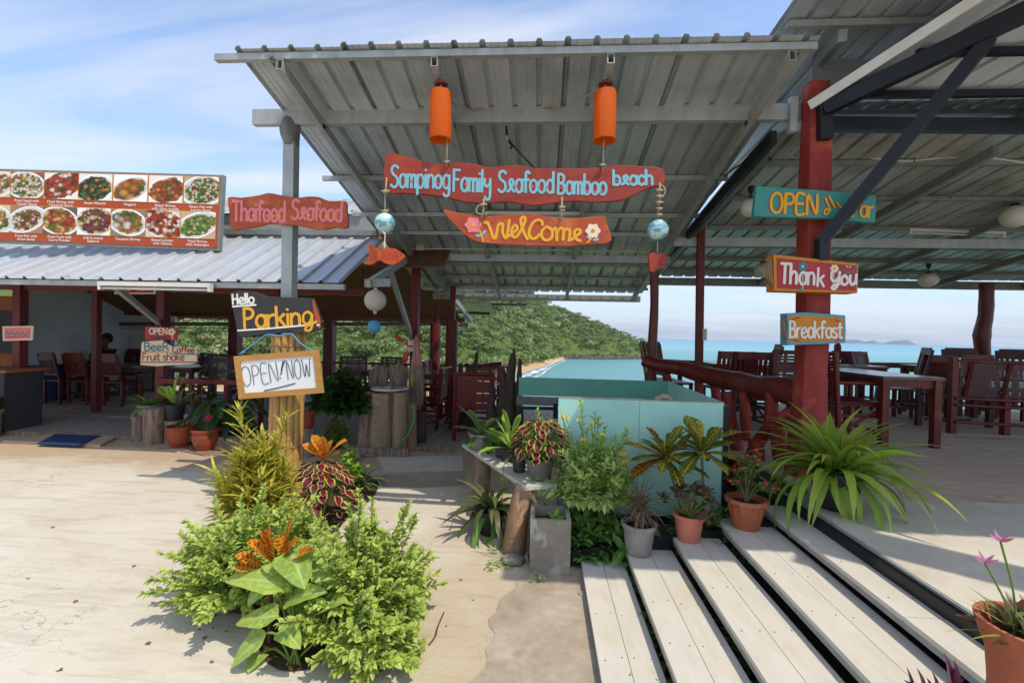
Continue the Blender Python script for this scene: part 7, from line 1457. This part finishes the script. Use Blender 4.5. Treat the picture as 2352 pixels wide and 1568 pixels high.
for (x_, y_, Y_) in ((2298, 1243, 1.44), (2262, 1292, 1.4)):
    c = P(x_, y_, Y_); tubeo(e, 'flower_stalk', [tp_ + Vector((-.05, 0, 0)), tp_.lerp(c, .5) + Vector((-.012, 0, 0)), c], .0028, MM['stem_green'], 6); 
    for k in range(6): one_leaf('petal', leaf_t(1, .28, 5, -.4 + (k % 2) * .6, .15, 'lance'), c, frame(rdir(k * 1.047, .6 if k % 2 else 1.0), (0, -1, .2)), .036, MM['flower_pink'], e)
c = P(2150, 1640, 1.42); e = empty('purple_plant', (c.x, c.y, tz[3]), 'purple spiderwort tips rising at the bottom edge beside the jar', 'plant'); pot(e, (c.x, c.y, tz[3] + .001), .09, .07, max(.08, c.z - tz[3]), MM['pot_black'])
for b, t, w_ in [((2175, 1600), (2168, 1498), 24), ((2180, 1600), (2192, 1515), 22), ((2120, 1600), (2105, 1532), 16), ((2090, 1600), (2082, 1530), 14), ((2140, 1610), (2128, 1555), 18), ((2160, 1605), (2215, 1558), 20), ((2110, 1605), (2076, 1560), 16), ((2150, 1605), (2140, 1540), 16), ((2175, 1605), (2230, 1580), 16)]: lpx(e, b, 1.42, t, 1.4, w_, MM['purple'], shape='lance', droop=.3, fold=.4)
# --- pots in front of the left hall
def stump(label, px0, px1, py0, py1, Y_, m=None, z0=0.0):
    a = P((px0 + px1) / 2, py1, Y_); r_ = (px1 - px0) / 2 * mpp(Y_); zt2 = P((px0 + px1) / 2, py0, Y_).z; n = 20; ph = RN.random() * 6
    e = empty('log_stump', (a.x, Y_, z0), label, 'stump', 'log stumps carrying pots'); wob = lambda q, i: 1 + .06 * math.sin(2 * q + ph) + .035 * math.sin(7 * q + ph + i * .3)
    autosmooth(MB().lathe([(r_ * 1.03, 0), (r_ * .98, (zt2 - z0) * .3), (r_ * .97, (zt2 - z0) * .7), (r_, zt2 - z0 - .006), (r_ * .96, zt2 - z0)], (a.x, Y_, z0), n, wob).build('bark', m or MM['stump'], e), 50); MB().lathe([(r_ * .965, zt2 - z0 - .001), (r_ * .5, zt2 - z0 + .002), (.002, zt2 - z0 + .002)], (a.x, Y_, z0), n, wob).build('cut_top', MM['stump_top'], e); return Vector((a.x, Y_, zt2))
stump('shorter log stump left of the tall one by the hall entrance', 304, 332, 955, 1020, 6.0); s2_ = stump('tall log stump in front of the grey wide pot', 330, 377, 936, 1031, 5.93); s3_ = stump('grey log stump under the black fern pot', 381, 424, 964, 1018, 6.02); s4_ = stump('low stump under the small grey pot', 424, 464, 948, 990, 6.1)
def pot_at(name, label, px_, py_, Y_, rt, rb, h, m, **k):
    a = P(px_, py_, Y_); e = empty(name, a, label, 'plant'); return e, pot(e, a, rt, rb, h, m, **k)
e, tp_ = pot_at('leafy_pot', 'low green leafy plant in a wide grey pot behind the tall stump', 342, 954, 6.12, .14, .12, .16, MM['pot_grey']); rosette(e, tp_, 16, .3, .07, MM['green_leaf'], (.0, 1.0), 'lance', .8, 7, .3)
MB().box((P(342, 954, 6.12).x, 6.12, P(342, 956, 6.12).z / 2), (.2, .2, P(342, 955, 6.12).z)).build('wooden_block', MM['stump'], None, label='wooden block under the wide grey pot', cat='block')
e, tp_ = pot_at('nest_fern', 'upright bird-nest fern in a black pot on the grey stump', 402, 963, 6.02, .135, .1, .22, MM['pot_black'])
for b, t, w_ in (((405, 925), (408, 868), 24), ((400, 925), (362, 888), 24), ((412, 925), (430, 885), 20), ((398, 925), (385, 885), 18), ((412, 928), (446, 900), 18), ((408, 928), (425, 865), 18)): lpx(e, b, 6.02, t, 5.95, w_, MM['nest_fern'], shape='spoon', droop=.4, wave=.1, across=4)
e, tp_ = pot_at('bromeliad', 'reddish bromeliad in a small grey pot on the low stump', 442, 948, 6.1, .075, .06, .13, MM['pot_darkgrey']); rosette(e, tp_, 14, .22, .04, MM['strap_dark'], (.2, 1.3), 'strap', .7, 6, mats=[MM['green_leaf'], MM['ti_orange'], MM['strap_dark']])
for px_, py_, rt, lb in ((415, 1029, .17, 'round terracotta bowl with tile pattern beside the tall stump'), (473, 1037, .165, 'round terracotta bowl with tile pattern in front of the dark leafy plant')):
    g = G(px_, py_ - 6, .02); e = empty('terracotta_bowl', (g.x, g.y, .02), lb, 'pot', 'terracotta bowls by the hall'); tp_ = pot(e, (g.x, g.y, .02), rt * .93, rt * .68, .27, MM['terracotta_dark'], rim=.018, belly=.03); rosette(e, tp_, 8, .09, .04, MM['green_leaf'], (.1, 1.1), 'oval', .5, 4)
MB().prism([(p.x, p.y, .0) for p in (G(385, 1030), G(470, 1048), G(560, 1040), G(470, 1020))][::-1], (0, 0, .02)).build('loose_board', MM['stump'], None, label='thin loose board under the terracotta bowls', cat='board')
for k in range(2): MB().box((P(550, 1020, 5.75).x, 5.72, .045 + .092 * k), (.62 - .03 * k, .13, .088)).build('sleeper', MM['stump'], None, label=['lower weathered timber sleeper beside the terracotta bowls', 'upper weathered timber sleeper beside the terracotta bowls'][k], cat='timber', group='stacked sleepers')
g = G(545, 1010, .0); e = empty('dark_leaf_plant', (g.x, 6.05, 0), 'dark glossy broad-leaved plant with red spathes beside the bamboo post', 'plant'); tp_ = pot(e, (g.x, 6.05, 0), .18, .14, .3, MM['pot_black']); 
for k in range(38):
    az = k * 2.4; ee = 1.3 - 1.25 * k / 37; c = tp_ + rdir(az, ee) * RN.uniform(.22, .52); d = rdir(az, -.5); one_leaf('leaf', leaf_t(1, .36, 7, .5, .12, 'heart', across=4), c, frame(d, (0, 0, 1), RN.uniform(-.3, .3)), RN.uniform(.26, .38), MM['dark_leaf'], e)
    if k % 2 == 0: tubeo(e, 'petiole', [tp_, tp_.lerp(c, .5) + Vector((0, 0, .05)), c], .005, MM['stem_green'], 5)
for x_, y_ in ((488, 956), (492, 968), (480, 952)): c = P(x_, y_, 5.75); one_leaf('red_spathe', leaf_t(1, .8, 5, .3, .1, 'heart'), c, frame((RN.uniform(-.5, .5), -.4, -.5), (0, -1, .3)), .075, MM['flower_red'], e)
g = G(770, 1010); e = empty('dark_shrub', (g.x, 5.9, 0), 'dark green lobed-leaf shrub in shade left of the sink stand', 'shrub'); top = P(780, 905, 5.8); bush('', '', (top.x, 5.85, top.z - .28), .42, .25, .5, 90, 22, .1, .07, MM['dark_leaf'], MM['stem_brown'], 'oval', parent=e, el=(-.2, 1.4)); tubeo(e, 'trunk', [(g.x, 5.9, 0), (top.x, 5.85, top.z - .2)], .02, MM['stem_brown'], 8)
b_ = empty('barrel_pot', (P(703, 1015, 5.6).x, 5.6, 0), 'reddish pot on an old barrel drum behind the bamboo post', 'pot'); MB().lathe([(.1, 0), (.105, .1), (.1, .2), (.105, .33), (.1, .36), (.002, .362)], (P(703, 1015, 5.6).x, 5.6, 0), 20).build('drum', MM['stump'], b_, True); pot(b_, (P(703, 1015, 5.6).x, 5.6, .363), .11, .085, .2, MM['terracotta_dark'])
g = G(772, 1030); bush('feathery_plant', 'small feathery lime plant in front of the sink stand', (g.x, g.y, 0), .2, .18, .42, 50, 22, .05, .022, MM['lime_leaf'], MM['stem_brown'], cat='plant')
g = G(10, 1000); e = empty('corner_pot', (g.x, 5.9, 0), 'tall pot with a small orange flower at the left frame edge', 'pot'); pot(e, (g.x - .05, 5.9, 0), .1, .08, .4, MM['stump']); bush('', '', (g.x - .05, 5.9, .36), .12, .12, .2, 24, 12, .06, .03, MM['dark_leaf'], MM['stem_green'], parent=e); one_leaf('petal', leaf_t(1, .8, 3, .3, .1, 'oval'), P(9, 906, 5.8), frame((0, -1, .2), (0, 0, 1)), .04, MM['paint_orange'], e)
# weeds and dry litter on the slabs
wd = Fol(); lt = leaf_t(1, .45, 3, .5, .15, 'oval')
for px_, py_ in ((1140, 1265), (1128, 1245), (1160, 1300), (1112, 1225), (1135, 1300), (1240, 1330), (1228, 1300), (430, 1025), (445, 1028)):
    g = G(px_, py_)
    for k in range(22): wd.leaf(lt, (g.x + RN.uniform(-.05, .05), g.y + RN.uniform(-.05, .05), RN.uniform(0, .04)), frame(rdir(RN.uniform(0, 6.28), RN.uniform(.1, 1.1))), RN.uniform(.02, .04))
wd.build('ground_weeds', MM['lime_leaf'], label='tiny green weeds growing in cracks by the bench and steps', cat='weeds', kind='stuff')
sv = Fol()
for px_, py_ in ((1490, 1450), (1500, 1568), (1600, 1490), (1630, 1450), (1720, 1500), (1480, 1350), (1700, 1420), (1760, 1560), (1540, 1560), (1560, 1400)):
    g = G(px_, py_, 0.0)
    for k in range(26): sv.leaf(leaf_t(1, .3, 4, .7, .15, 'lance'), (g.x + RN.uniform(-.07, .07), g.y + RN.uniform(-.15, .15), -.02 + RN.uniform(0, .05)), frame(rdir(RN.uniform(0, 6.28), RN.uniform(.1, 1.1))), RN.uniform(.06, .12))
sv.build('under_step_greenery', MM['green_leaf'], label='scattered green leaves growing in the dark gaps under the steps', cat='weeds', kind='stuff')
lt = leaf_t(1, .5, 3, .9, .3, 'oval'); li = Fol()
for px_, py_ in ((150, 1540), (330, 1480), (480, 1520), (180, 1380), (470, 1462), (455, 1448), (440, 1435), (490, 1440), (300, 1300), (1085, 1380), (970, 1500), (945, 1515), (1060, 1330), (880, 1200), (960, 1145), (120, 1210), (60, 1330), (420, 1390), (500, 1410), (462, 1410), (478, 1425), (445, 1400), (380, 1330), (520, 1450), (1020, 1440)):
    g = G(px_ + RN.uniform(-8, 8), py_); li.leaf(lt, (g.x, g.y, .006), frame(rdir(RN.uniform(0, 6.28), .05)), RN.uniform(.02, .05))
li.build('leaf_litter', mat('dry_leaf', '8a6a40', '5a4228', 20, .9), label='few dry curled leaves scattered over the concrete yard', cat='leaf litter', kind='stuff')
g = G(985, 1480); tubeo(None, 'twig', [G(985, 1480, .01), G(1000, 1460, .012), G(1005, 1440, .01), G(1020, 1405, .01)], .004, MM['stem_brown']); o = bpy.context.scene.collection.objects[-1]; tag(o, 'thin dry twig lying on the path beside the bush', 'twig')
# ------------------------------------------------------------------ sea air
hzm = NT('sea_haze'); pv = hzm.n('ShaderNodeVolumePrincipled'); pv.inputs['Color'].default_value = (.80, .87, .95, 1); pv.inputs['Density'].default_value = .00009; pv.inputs['Anisotropy'].default_value = .3
hzm.l(pv.outputs[0], hzm.out.inputs['Volume'])
tag(MB().box((0, 0, 60), (19000, 19000, 160)).build('haze', hzm.m), kind='stuff', label='thin bluish sea air fading the far islands', cat='haze')
bpy.context.view_layer.update()
